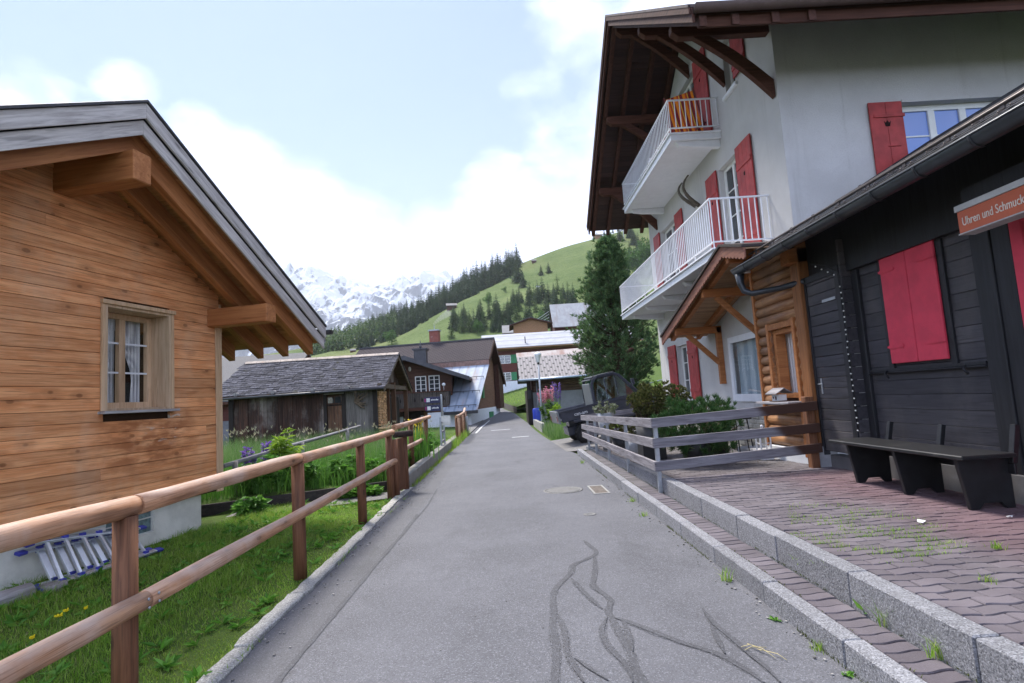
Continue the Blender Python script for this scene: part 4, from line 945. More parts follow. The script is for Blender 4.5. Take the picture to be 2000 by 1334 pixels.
# roof, soffit, rafters, purlins with curved braces
VX = 3.1; YN, YF = 7.9, 18.75
for y0, y1 in ((RY, YN), (RY, YF)):
    MB().slab([(VX-.05, y0, wroof(y0)+.01), (VX-.05, y1, wroof(y1)+.01), (15.5, y1, wroof(y1)+.01), (15.5, y0, wroof(y0)+.01)], (0, 0, .05)).build('roof', plain('brown_roof_tiles', (.10, .075, .075), .75, .3, var=.2, scale=8), wh)
    MB().slab([(VX, y0, wroof(y0)), (VX, y1, wroof(y1)), (VX, y1, wroof(y1)-.24), (VX, y0, wroof(y0)-.24)], (.045, 0, 0)).build('barge_board', m_browny, wh, .006)
    MB().slab([(VX-.04, y0, wroof(y0)+.06), (VX-.04, y1, wroof(y1)+.06), (VX-.04, y1, wroof(y1)-.10), (VX-.04, y0, wroof(y0)-.10)], (.03, 0, 0)).build('barge_board', m_browny, wh, .005)
    so_ = MB(); n = int(abs(y1-y0)/.14)
    for i in range(n):
        p, q = y0+(y1-y0)*i/n, y0+(y1-y0)*(i+1)/n; q -= .006*(1 if q > p else -1)
        so_.slab([(VX+.05, p, wroof(p)-.13), (VX+.05, q, wroof(q)-.13), (15, q, wroof(q)-.13), (15, p, wroof(p)-.13)], (0, 0, .02))
    so_.build('soffit', wood('dark_soffit', (.048, .022, .017), (.030, .014, .012), 'x', 1, .2, .3, .6), wh)
    for x in (VX+.16, 3.75, 4.35, 4.9):
        MB().slab([(x-.055, y0, wroof(y0)-.135), (x-.055, y1, wroof(y1)-.135), (x-.055, y1, wroof(y1)-.30), (x-.055, y0, wroof(y0)-.30)], (.11, 0, 0)).build('rafter', m_browny, wh, .006)
for y in (9.42, 11.35, 13.3, 15.25, 17.2):
    zp = wroof(y)-.31
    MB().slab([(VX+.18, y-.08, zp), (5.0, y-.08, zp), (5.0, y-.08, zp-.24), (VX+.30, y-.08, zp-.24), (VX+.18, y-.08, zp-.14)], (0, .16, 0)).build('purlin', m_brown, wh, .008)
    pts = []
    for i in range(11):                                   # slightly bowed brace
        t = i/10; p = Vector((4.99, y, zp-1.42)).lerp(Vector((3.62, y, zp-.22)), t); nrm = Vector((.66, 0, .75)); pts.append(p + nrm*(.07*math.sin(t*math.pi)))
    up_ = [p+Vector((.0, 0, .32-.14*i/10)) for i, p in enumerate(pts)]
    br = MB(); n = 11; vs = [(p.x, y-.06, p.z) for p in pts]+[(p.x, y-.06, p.z) for p in up_]+[(p.x, y+.06, p.z) for p in pts]+[(p.x, y+.06, p.z) for p in up_]
    fs_ = []
    for i in range(n-1): fs_ += [(i, i+1, n+i+1, n+i), (2*n+i, 3*n+i, 3*n+i+1, 2*n+i+1), (i, 2*n+i, 2*n+i+1, i+1), (n+i, n+i+1, 3*n+i+1, 3*n+i)]
    fs_ += [(0, n, 3*n, 2*n), (n-1, 3*n-1, 4*n-1, 2*n-1)]; br.add(vs, fs_); br.build('brace', m_brown, wh, .008)
g = MB(); n = 10; vs = []
for x in (VX+.02, 15.5):
    for i in range(n+1): an = math.pi*i/n; vs.append((x, YN-.06+.09*math.cos(an), wroof(YN)-.02-.10*math.sin(an)))
g.add(vs, [(i, i+1, n+2+i, n+1+i) for i in range(n)]+[tuple(range(n+1)), tuple(range(n+1, 2*n+2))], True); g.build('gutter', plain('brown_gutter', (.10, .065, .06), .5, .4), wh)
MB().box(VX+.1, 15, YN+.05, YN+.09, wroof(YN)-.28, wroof(YN)-.05).build('fascia', m_brown, wh)
# balconies
def balcony(y0, y1, z0, zt, corb):
    s = MB(); s.box(3.9, FXX, y0, y1, z0, z0+.13); s.box(3.86, FXX, y0-.03, y1+.03, z0+.1302, z0+.165); b = s.build('balcony', m_white, wh, .006)
    for y in corb: MB().slab([(4.02, y-.07, z0-.001), (FXX, y-.07, z0-.001), (FXX, y-.07, z0-.17), (4.35, y-.07, z0-.13), (4.10, y-.07, z0-.09)], (0, .14, 0)).build('corbel', m_white, b, .006)
    r = MB(); zb, zt_ = z0+.27, zt
    r.box(3.895, 3.935, y0, y1, zt_, zt_+.025); r.box(3.90, 3.93, y0, y1, zb, zb+.022)
    r.box(3.935, FXX, y0, y0+.04, zt_, zt_+.025); r.box(3.93, FXX, y0+.005, y0+.035, zb, zb+.022); r.box(3.935, FXX, y1-.04, y1, zt_, zt_+.025)
    n = int((y1-y0)/.115)
    for i in range(n+1): y = y0+.012+(y1-y0-.024)*i/n; r.box(3.906, 3.922, y-.008, y+.008, (z0+.165 if i % 9 == 0 else zb+.0222), zt_-.0002)
    for i in range(9): x = 4.05+i*.115; r.box(x-.008, x+.008, y0+.012, y0+.028, zb+.0222, zt_-.0002)
    r.build('railing', m_white, b)
    return b
balcony(10.02, 18.3, 3.90, 4.97, (10.6, 12.3, 14.0, 15.7, 17.4)); balcony(11.80, 16.7, 6.93, 7.83, (11.95, 16.4))
st = MB(); 
for i in range(9):
    for j in range(16):
        a = 10.05+j*.40+random.uniform(-.03, .03)+(i % 2)*.17; 
        if a > 16.2: continue
        st.box(FXX-.07+random.uniform(-.012, .012), FXX-.003, a, a+.36+random.uniform(-.05, .0), .12+i*.095, .12+i*.095+.082)
st.build('stone_base', plain('pale_rubble_stone', (.42, .39, .33), .9, .2, var=.15, island=.25, scale=12, bump=.6, bscale=25), wh, .012)
MB().box(FXX-.05, FXX-.001, 10.0, 18.2, .0, 1.0).build('base_mortar', plain('mortar', (.45, .43, .40), .9, .1, bump=.4), wh)
# log porch bay
m_log = wood('porch_logs', (.40, .21, .10), (.22, .095, .04), 'y', .9, .8, .22, .5, .3, weather=(.11, .065, .045), weath_amt=.8)
LX = 4.60; lg = MB(); z = .62; PW = (8.78, 9.52, 1.32, 2.45)
while z < 3.8:
    segs = [(8.5, 10.02)]
    if PW[2]-.06 < z < PW[3]+.06: segs = [(8.5, PW[0]), (PW[1], 10.02)]
    for a, b in segs: lg.tube([(LX, a, z), (LX, (a+b)/2, z), (LX, b, z)], .092, 14)
    z += .168
po = lg.build('log_wall', m_log, wh)
lg = MB(); lg.box(LX, LX+.12, 8.5, PW[0], .5, 3.9); lg.box(LX, LX+.12, PW[1], 10.0, .5, 3.9); lg.box(LX, LX+.12, PW[0], PW[1], .5, PW[2]); lg.box(LX, LX+.12, PW[0], PW[1], PW[3], 3.9); lg.box(LX, FXX, 9.95, 10.0, .5, 3.75)
lg.build('backing', m_brown, po)
lg = MB(); lg.box(LX-.11, LX+.02, 9.99, 10.06, .5, 3.7); lg.box(LX-.12, LX-.06, PW[0]-.10, PW[0]-.02, PW[2]-.9, PW[3]+.12); lg.box(LX-.12, LX-.06, PW[1]+.02, PW[1]+.10, PW[2]-.02, PW[3]+.12); lg.box(LX-.12, LX-.06, PW[0]-.02, PW[1]+.02, PW[3]+.0, PW[3]+.10); lg.build('trim', m_beam, po, .006)
f = MB()
for bx in ((PW[0], PW[0]+.09, PW[2], PW[3]), (PW[1]-.09, PW[1], PW[2], PW[3]), (PW[0]+.09, PW[1]-.09, PW[3]-.08, PW[3]), (PW[0]+.09, PW[1]-.09, PW[2], PW[2]+.08)): f.box(LX-.05, LX+.12, bx[0], bx[1], bx[2], bx[3])
wo = f.build('window', m_beam, wh, .005)
MB().box(LX+.10, LX+.106, PW[0]+.05, PW[1]-.05, PW[2]+.05, PW[3]-.05).build('pane', m_clear, wo)
f = MB(); n = 40; f.add([(LX+.16+.018*math.sin(i*1.3), PW[0]-.05+(PW[1]-PW[0]+.1)*i/n, zz) for zz in (PW[2]+.03, PW[3]) for i in range(n+1)], [(i, i+1, n+2+i, n+1+i) for i in range(n)], True); 
tl = NT('white_lace'); wv = tl.wave(7, axis='Y', dist=.6); lc = tl.voro(34); tl.done(tl.mix(tl.rng(lc, .3, .1, 0, .3), tl.mix(wv, (.45, .45, .47), (.78, .78, .78)), (.3, .3, .32)), .9, .1); f.build('curtain', tl.m, wo)
MB().poly([(LX+.5, 8.3, .9), (LX+.5, 10.0, .9), (LX+.5, 10.0, 2.9), (LX+.5, 8.3, 2.9)]).build('room', plain('porch_room', (.10, .08, .07), .9, .1), wo)
MB().box(LX-.36, LX-.10, 8.62, 9.75, 1.235, 1.275).build('shelf', m_greywood_y, wh, .006)
MB().box(LX-.10, FXX, 8.32, 10.06, .15, .52).build('porch_base', m_white, wh, .01)
po2 = MB(); po2.box(4.47, 4.70, 8.34, 8.58, .62, 3.75); po2.build('porch_post', wood('porch_post_wood', (.26, .105, .035), (.16, .06, .02), 'z', .8, .5, .1), wh, .015)
MB().box(4.45, 4.73, 8.31, 8.60, .20, .62).build('post_footing', plain('footing_concrete', (.40, .40, .42), .9, .2, .2, bump=.3), wh, .01)
MB().box(4.35, 5.0, 8.34, 8.60, 3.35, 3.58).build('porch_beam', m_beam, wh, .01)
# canopy gable over the terrace window
CA, CZ, CS, CX = 9.66, 3.97, .273, 3.9
def czz(y): return CZ - CS*abs(y-CA)
m_cbarge = wood('canopy_barge', (.24, .10, .06), (.15, .06, .04), 'y', 1, .4, .15)
for y0, y1 in ((CA, 13.85), (CA, 8.75)):
    cp = MB(); cp.slab([(CX-.06, y0, czz(y0)+.02), (CX-.06, y1, czz(y1)+.02), (FXX-.005, y1, czz(y1)+.02), (FXX-.005, y0, czz(y0)+.02)], (0, 0, .045)); ca = cp.build('canopy', plain('dark_shingle', (.055, .045, .042), .8, .3, .3, scale=12, bump=.5, bscale=20), wh)
    sg = 1 if y1 > y0 else -1; sc = MB(); n = int(abs(y1-y0)/.12); pts = [(CX, y0, czz(y0)+.015), (CX, y1, czz(y1)+.015)]; low = []
    for i in range(n):
        for k in range(6): y = y0+sg*(abs(y1-y0)*(i+k/6)/n); low.append((CX, y, czz(y)-.15-.035*math.sin(math.pi*k/6)))
    low.append((CX, y1, czz(y1)-.15)); sc.slab(pts[:1]+pts[1:]+low[::-1], (-.025, 0, 0)); sc.build('barge_board', m_cbarge, ca)
    sb = MB(); n = int(abs(y1-y0)/.10)
    for i in range(n):
        p, q = y0+(y1-y0)*i/n, y0+(y1-y0)*(i+1)/n-sg*.004; sb.slab([(CX+.005, p, czz(p)-.012), (CX+.005, q, czz(q)-.012), (FXX-.01, q, czz(q)-.012), (FXX-.01, p, czz(p)-.012)], (0, 0, .02))
    sb.build('soffit', wood('canopy_boards', (.40, .25, .14), (.26, .15, .08), 'x', 1, .5, .2), ca)
    for x in (CX+.22, FXX-.25): MB().slab([(x-.05, y0, czz(y0)-.013), (x-.05, y1-sg*.1, czz(y1-sg*.1)-.013), (x-.05, y1-sg*.1, czz(y1-sg*.1)-.12), (x-.05, y0, czz(y0)-.12)], (.1, 0, 0)).build('rafter', m_beam, ca, .005)
for y, xe in ((CA-.02, LX), (11.0, FXX), (12.95, FXX)):
    zp = czz(y)-.125; MB().box(CX+.05, xe, y-.06, y+.06, zp-.16, zp).build('purlin', wood('canopy_purlin', (.36, .135, .04), (.25, .08, .025), 'x', .8, .4, .15), wh, .008)
    if y > 10: MB().beam((4.22, y, zp-.16), (FXX-.02, y, zp-.92), .09, .10, (0, 0, 1)).build('brace', m_beam, wh, .006)
    if y > 12: MB().box(FXX-.12, FXX-.002, y-.06, y+.06, 1.62, zp-.02).build('wall_post', m_beam, wh, .006)
lt = MB(); lt.tube([(4.2, 9.62, 3.62), (4.2, 9.56, 3.52)], .03, 8); lt.tube([(4.12, 9.56, 3.5), (4.3, 9.56, 3.5)], .025, 8); lt.build('canopy_light', m_white, wh)

# ------------------------------------------------------------------ things on the white house
dc = thing('deck_chair', 'orange and maroon striped deck chair leaning up on the upper balcony', 'deck chair', (4.45, 12.35, 7.10), R_(-35))
def stripes():
    t = NT('striped_canvas'); w_ = t.math('FRACT', t.math('MULTIPLY', t.math('ADD', t.sepz(0), 5), 5.4)); c = t.ramp(w_, [(0, (.20, .022, .03)), (.30, (.20, .022, .03)), (.34, (.72, .22, .02)), (.62, (.72, .22, .02)), (.66, (.45, .07, .03)), (.84, (.45, .07, .03)), (.88, (.62, .38, .05)), (1, (.62, .38, .05))])
    t.n[c.node.name].color_ramp.interpolation = 'CONSTANT'; return t.done(c, .85, .2)
vs = []; pr = [(.75, .12), (.55, .18), (.35, .30), (.15, .46), (-.05, .66), (-.2, .86), (-.32, 1.0)]
for x in (-.3, .3): vs += [(x, y, z) for y, z in pr]
n = len(pr); MB().add(vs+[(a, b, c-.012) for a, b, c in vs], [(i, i+1, n+i+1, n+i) for i in range(n-1)]+[(2*n+i, 3*n+i, 3*n+i+1, 2*n+i+1) for i in range(n-1)], True).build('canvas', stripes(), dc)
f = MB()
for x in (-.33, .33): f.beam((x, .82, .02), (x, -.36, 1.03), .03, .03); f.beam((x*1.06, -.5, .02), (x*1.06, .35, .5), .03, .03)
f.build('frame', plain('dark_red_frame', (.14, .02, .025), .5), dc)
ch = thing('balcony_chair', 'white metal chair with rounded back at the far end of the upper balcony', 'chair', (4.35, 15.3, 7.10))
f = MB(); f.lathe([(.24, .44), (.24, .46), (.02, .462)], n=18)
for a in (0, 1.57, 3.14, 4.71): f.tube([(.2*math.cos(a+.78), .2*math.sin(a+.78), 0), (.19*math.cos(a+.78), .19*math.sin(a+.78), .44)], .012, 6)
f.build('seat', m_white, ch)
MB().tube([(.05+.0*i, .26*math.cos(math.pi*i/12), .46+.46*math.sin(math.pi*i/12)) for i in range(13)], .014, 6).tube([(.05, 0, .46), (.05, 0, .92)], .01, 6).build('backrest', m_white, ch)
gh = thing('horn_trophy', 'pair of long curved ibex horns on a skull above the lower balcony', 'trophy', (FXX-.02, 13.35, 5.88))
for s in (-1, 1):
    pts = [(-.10-.30*math.sin(a*1.1)*1.0, s*(.05+.16*a/1.9), .0+.48*math.sin(a*.95)+.10*a) for a in np.linspace(0, 1.9, 14)]
    MB().tube([(-.06-.34*math.sin(u*1.5)+.0, s*(.05+.22*u), .05+.62*u-.05*u*u) if u < .0 else (-.06-.38*math.sin(u*2.4), s*(.05+.20*u), .05+.70*u) for u in np.linspace(0, 1, 14)], [.045*(1-.8*u)+.006+.004*(i % 2) for i, u in enumerate(np.linspace(0, 1, 14))], 9).build('horn', plain('horn', (.10, .085, .065), .6, .3, .3, scale=25), gh)
MB().ball((-.06, 0, 0), (.07, .08, .12)).ball((-.09, 0, -.14), (.05, .05, .10)).build('skull', plain('bone', (.45, .42, .36), .7, .2), gh)
bh = thing('model_chalet', 'little wooden model chalet with white base and slatted roof on the porch shelf', 'bird house', (LX-.23, 9.15, 1.276))
MB().box(-.09, .09, -.17, .17, 0, .012).build('base', m_brown, bh)
MB().box(-.06, .07, -.10, .13, .012, .11).build('wall', m_white, bh, .003)
f = MB(); f.box(-.064, -.058, -.03, .01, .03, .085); f.box(-.064, -.058, .06, .09, .045, .08); f.build('opening', m_brown, bh)
rfm = MB()
for s in (-1, 1):
    for i in range(5): a, b = i*.028, i*.028+.026; rfm.slab([(s*a, -.19, .205-a*.62), (s*b, -.19, .205-b*.62), (s*b, .19, .205-b*.62), (s*a, .19, .205-a*.62)], (0, 0, .012))
rfm.build('roof', m_greywood_y, bh)

# ------------------------------------------------------------------ black timber shop in the right foreground
BX = 4.75
bk = thing('timber_shop', 'black-stained timber shop with slate roof, big round gutter and red shutters in the right foreground', 'shop', (0, 0, 0))
mb = MB(); z = .66; BH = .172
while z < 3.70:
    cuts = [(1.0, 4.80), (5.06, 7.42)]
    for a, b in cuts:
        o = random.uniform(-.003, .003); mb.box(BX-.03+o, BX+.02, a, b, z+.002, z+BH-.0015)
    z += BH
mb.build('wall', m_black, bk, .003)
MB().box(BX+.005, BX+.1, 1.0, 7.5, .3, 3.85).build('sheathing', m_blackz, bk)
mb = MB(); z = .52
while z < 3.3: o = random.uniform(-.003, .003); mb.box(4.57-.02+o, 4.75, 7.43, 7.47, z+.003, z+BH-.003); z += BH
mb.build('return_wall', m_black, bk, .004)
mb = MB(); z = .56
while z < 3.05: o = random.uniform(-.003, .003); mb.box(4.55+o, 4.60, 7.56, 8.30, z+.003, z+.150-.003); z += .150
dr = mb.build('door', m_black, bk, .005)
f = MB(); f.box(4.53, 4.62, 7.46, 7.56, .5, 3.1); f.box(4.53, 4.62, 8.30, 8.36, .5, 3.1); f.box(4.53, 4.62, 7.56, 8.30, 3.0, 3.1); f.build('frame', m_blackz, dr, .005)
f = MB(); f.box(4.538, 4.548, 8.17, 8.20, 1.38, 1.60); f.tube([(4.535, 8.185, 1.52), (4.49, 8.185, 1.52), (4.49, 8.07, 1.52)], .008, 6); f.build('handle', m_steel, dr)
f = MB(); f.box(4.536, 4.546, 7.60, 7.92, 2.66, 2.70); f.build('hinge', m_steel, dr)
f = MB(); f.box(4.62, 4.80, 7.5, 8.4, .3, .5); f.box(4.66, 5.0, 4.0, 7.5, .25, .60); f.build('stone_base', plain('rough_base_stone', (.16, .155, .16), .9, .2, .3, scale=4, bump=.6, bscale=25), bk, .01)
MB().box(4.63, 5, 1, 8.4, 3.0, 3.80).build('soffit_wall', m_blackz, bk)
for y0, y1 in ((5.26, 5.48), (7.30, 7.425)): MB().box(BX-.075, BX-.0, y0, y1, .5, 3.6).build('post', m_blackz, bk, .008)
MB().box(BX-.055, BX-.031, 5.06, 5.26, .5, 3.6).build('post', m_blackz, bk, .006)
# shutters and their fittings
fr = MB()
for bx in ((5.86, 5.94, 1.66, 3.14), (6.83, 6.91, 1.66, 3.14), (5.94, 6.83, 3.06, 3.14)): fr.box(BX-.06, BX-.031, bx[0], bx[1], bx[2], bx[3])
win = fr.build('shutter_frame', m_blackz, bk, .004)
for y0, y1, hs in ((5.945, 6.375, 5.95), (6.385, 6.825, 6.82)):
    f = MB(); f.box(BX-.085, BX-.055, y0, y1, 1.72, 3.05); sh = f.build('shutter', m_redglow, bk, .006)
    f = MB()
    for z in (1.92, 2.84):
        a, b = (y0-.0, y0+.24) if hs < 6.2 else (y1-.24, y1); f.box(BX-.093, BX-.0853, a, b, z-.022, z+.022)
        f.box(BX-.097, BX-.0933, min(a, b, hs)-.02, max(a, b, hs)+.02, z-.012, z+.012); f.build('hinge', m_redglow, sh); f = MB()

f = MB(); f.tube([(BX-.07, 5.5, 1.62), (BX-.07, 7.28, 1.62)], .012, 8); f.box(BX-.07, BX-.031, 5.5, 7.28, 1.635, 1.665)
for y in (5.75, 6.95): f.tube([(BX-.07, y, 1.64), (BX-.11, y-.02, 1.60), (BX-.10, y-.06, 1.55)], .012, 6)
f.build('hanging_rail', m_blackz, bk)
rd = MB(); rd.box(BX-.06, BX+.06, 4.93, 5.055, .5, 3.0); rd.box(BX-.06, BX+.06, 3.6, 4.93, 2.88, 3.0); rdm = rd.build('shop_door_frame', m_redglow, bk, .006)
MB().box(BX-.0, BX+.004, 3.7, 4.93, .5, 2.88).build('pane', m_glass, rdm)
# roof of overlapping slates, round gutter with straps, snow-guard pipes
GXX, GZZ, BSL = 3.9, 3.44, .56
def bz(x): return 3.50 + (x-3.95)*BSL
rf = MB(); i = 0; x = 3.86
while x < 7.2:
    y = .6 + (.15 if i % 2 else 0)
    while y < 9.05:
        L = min(.30, 9.08-y); rf.slab([(x, y, bz(x)+.03), (x+.38, y, bz(x+.38)+.012), (x+.38, y+L-.004, bz(x+.38)+.012), (x, y+L-.004, bz(x)+.03)], (0, 0, .012)); y += .30
    x += .26; i += 1
rf.build('roof', plain('dark_slate', (.035, .035, .040), .5, .4, .2, scale=8, island=.3), bk)
MB().slab([(3.86, .6, bz(3.86)-.02), (7.3, .6, bz(7.3)-.02), (7.3, 9.04, bz(7.3)-.02), (3.86, 9.04, bz(3.86)-.02)], (0, 0, .03)).build('soffit', m_blackz, bk)
MB().slab([(7.22, .6, bz(7.22)), (7.22, 9.06, bz(7.22)), (11.2, 9.06, bz(3.6)), (11.2, .6, bz(3.6))], (0, 0, .05)).build('roof', bpy.data.materials['dark_slate'], bk)
MB().slab([(3.88, 9.04, bz(3.88)-.10), (7.3, 9.04, bz(7.3)-.10), (7.3, 9.04, bz(7.3)+.05), (3.88, 9.04, bz(3.88)+.05)], (0, .03, 0)).build('barge_board', m_blackz, bk)
n = 14; vs = []
for y in (.6, 9.12):
    for i in range(n+1): an = math.pi*(1.04*i/n-.02); vs.append((GXX-.02-.088*math.cos(an), y, GZZ-.092*math.sin(an)))
gutter = MB().add(vs, [(i, i+1, n+2+i, n+1+i) for i in range(n)]+[tuple(range(n+1)), tuple(range(n+1, 2*n+2))], True).tube([(GXX-.112, .6, GZZ+.003), (GXX-.112, 9.12, GZZ+.003)], .010, 8).build('gutter', plain('anthracite_gutter', (.055, .062, .072), .33, .5, .45, .12, 6), bk)
y = 1.2
m_gs = plain('gutter_strap_metal', (.035, .036, .042), .45, .5, .4)
while y < 9.1:
    s = MB()
    vs = []
    for yy in (y-.014, y+.014):
        for r in (.094, .099):
            for i in range(n+1): an = math.pi*(1.04*i/n-.02); vs.append((GXX-.02-r*math.cos(an), yy, GZZ-(r+.004)*math.sin(an)))
    k = n+1
    s.add(vs, [(a*k+i, a*k+i+1, b*k+i+1, b*k+i) for a, b in ((1, 3), (0, 1), (2, 3)) for i in range(n)], True); s.build('strap', m_gs, gutter); y += .62
m_pipe = plain('snow_guard_pipe', (.085, .07, .065), .45, .5, .5, .15, 12)
for xo, y1 in ((4.06, 9.0), (4.34, 7.0)):
    p = MB().tube([(xo, .6, bz(xo)+.105), (xo, y1, bz(xo)+.105)], .017, 10).build('snow_guard', m_pipe, bk)
    y = .9
    while y < y1:
        b = MB(); b.slab([(xo-.07, y-.025, bz(xo-.07)+.05), (xo+.10, y-.025, bz(xo+.10)+.05), (xo+.10, y-.025, bz(xo+.10)+.058), (xo-.07, y-.025, bz(xo-.07)+.058)], (0, .05, 0))
        b.box(xo-.008, xo+.008, y-.022, y+.022, bz(xo)+.06, bz(xo)+.13)
        for q in (-.04, .07): b.ball((xo+q, y, bz(xo+q)+.062), .011, 8, 4)
        b.build('bracket', m_pipe, p); y += .56
dp = MB().tube([(GXX-.02, 9.02, 3.36), (GXX-.01, 9.03, 3.20), (GXX+.02, 9.0, 3.08), (GXX+.12, 8.95, 3.02), (4.40, 8.75, 3.05), (4.55, 8.3, 3.06)], [.075, .055, .05, .048, .046, .046], 14).build('downpipe', plain('anthracite_pipe', (.045, .050, .058), .35, .5, .4, .1), bk)
lights = thing('light_string', 'string of small white bulbs running up the corner of the black shop', 'string lights', (4.54, 7.43, .9))
cab = [(0, 0, 0), (0, 0, .6), (0, -.005, 1.2), (0, 0, 1.9), (.0, .03, 2.10), (-.12, .12, 2.22), (-.28, .2, 2.27)]
MB().tube(cab, .006, 6).build('cable', m_blackpaint, lights)
bmat_ = plain('frosted_bulb', (.75, .75, .72), .3, .5)
for i in range(28):
    if i < 24: p = (-.014+random.uniform(-.004, .004), random.uniform(-.01, .01), i*.083+random.uniform(-.012, .012))
    else: t_ = (i-23)/5; p = (-.28*t_, .2*t_, 2.02+.25*t_)
    MB().ball(p, .0105, 8, 6).build('bulb', bmat_, lights)
# sign
sg = thing('shop_sign', 'orange box sign with white lettering hanging under the shop eaves', 'sign', (4.30, 5.13, 2.85))
MB().box(0, .14, -1.05, 0, 0, .205).build('panel', plain('orange_panel', (.50, .10, .035), .45, .4, var=.05), sg, .004)
f = MB(); f.box(-.014, .16, -1.07, .012, .206, .262); f.box(-.008, .15, -1.06, .008, -.012, -.0005); f.build('frame', plain('sign_frame', (.50, .50, .50), .5, .4), sg, .003)
tm = text_mb("Uhren und Schmuck", .118, .002); xm = max(p[0] for p in tm.v)
tm.xf(Matrix(((0, 0, -1, -.0035), (-.635/xm*1.0, 0, 0, -.05), (0, .95, 0, .062), (0, 0, 0, 1)))); tm.build('lettering', plain('sign_white', (.75, .68, .60), .5, .3), sg)
MB().box(.02, .12, -.95, -.05, .263, .40).build('hanger', m_blackz, sg)
# bench
bn = thing('bench', 'long black wooden bench with three cut-out legs against the shop wall', 'bench', (4.1, 5.2, .33))
prof = [(0.02, 0), (.10, 0), (.15, .055), (.30, .055), (.35, 0), (.43, 0), (.43, .46), (-.06, .46)]
for y in (.02, .86, 1.68): MB().slab([(x, y, z) for x, z in prof], (0, .045, 0)).build('leg', m_blackpaint, bn, .005)
MB().box(-.10, .40, -.10, 2.02, .461, .50).build('seat', plain('worn_seat', (.020, .020, .022), .42, .5, .3, scale=7, grime=(.10, .095, .09)), bn, .008)
for y in (-.04, .84, 1.66): MB().beam((.43, y+.03, .40), (.50, y+.03, .70 if y > 0 else .74), .05, .055, (0, 1, 0)).build('back_upright', m_blackpaint, bn, .004)
MB().box(.405, .43, -.05, 1.98, .30, .40).build('apron', m_blackpaint, bn, .004)
# litter
m_paper = plain('white_paper', (.72, .72, .72), .8, .2)
for px, py, lb, s in ((1800, 1020, 'scrap of crumpled white paper on the red paving in front of the bench', .05), (1972, 1012, 'smaller white paper scrap furthest right by the bench leg', .03)):
    p = gp(px, py, .335); f = MB(); n = 7; f.add([(math.cos(i*.9)*s*random.uniform(.5, 1.2), math.sin(i*.9)*s*random.uniform(.3, .8), random.uniform(0, .02)) for i in range(n)]+[(0, 0, .018)], [(i, (i+1) % n, n) for i in range(n)]); o = f.build('paper_scrap', m_paper); o.location = (p.x, p.y, .338); tag(o, lb, 'litter')
sw_ = MB()
for a in (((0, 0, .01), (.05, .03, .012), (.14, .02, .008)), ((.05, .08, .01), (.10, -.02, .02), (.13, -.12, .006)), ((.08, .0, .01), (.16, -.08, .012), (.18, -.15, .006)), ((0, .05, .008), (.06, .06, .014), (.09, -.02, .008))): sw_.tube(a, .0022, 4)
p = gp(1455, 1275); o = sw_.build('straw', plain('dry_straw', (.50, .42, .22), .8, .2)); o.location = (p.x, p.y, .006); tag(o, 'few dry straw stalks lying on the dark bitumen streak in the lane', 'straw')

# ------------------------------------------------------------------ terrace fence of grey boards on steel posts
tf = thing('board_fence', 'weathered grey three-board fence on galvanised posts round the terrace', 'fence', (2.10, 8.25, 0))
PY = [(0, 2.10), (2.25, 2.13), (4.2, 2.13), (5.9, 2.12), (7.2, 2.12)]
def rz3(k, y): return lerp(y, [(0, (1.12, .835, .51)[k]), (7.75, (.94, .69, .47)[k])])
for y, x in PY: MB().box(x-2.10-.028, x-2.10+.028, y-.03, y+.03, .02, rz3(0, y)+.0).build('post', m_steel, tf, .004)
for k in range(3):
    for a, b in ((-.06, 3.9), (3.905, 7.75)):
        r = MB(); r.slab([(-.075, a, rz3(k, a)-.068), (-.075, b, rz3(k, b)-.066), (-.075, b, rz3(k, b)+.066), (-.075, a, rz3(k, a)+.068)], (.045, 0, 0)); r.build('board', m_fence_y, tf, .005)
    zl, zr_ = (1.12, .835, .51)[k], (1.215, .90, .615)[k]
    r = MB(); r.slab([(-.075, -.065, zl-.068), (2.36, .0, zr_-.066), (2.36, .0, zr_+.066), (-.075, -.065, zl+.068)], (0, -.045, 0)); r.build('board', m_fence, tf, .005)
    zf = rz3(k, 7.75); r = MB(); r.slab([(-.075, 7.76, zf-.066), (1.6, 7.9, zf+.03), (1.6, 7.9, zf+.16), (-.075, 7.76, zf+.066)], (0, .045, 0)); r.build('board', m_fence, tf, .005)
MB().box(2.22, 2.34, .02, .14, .28, 1.35).build('end_post', m_post, tf, .008)
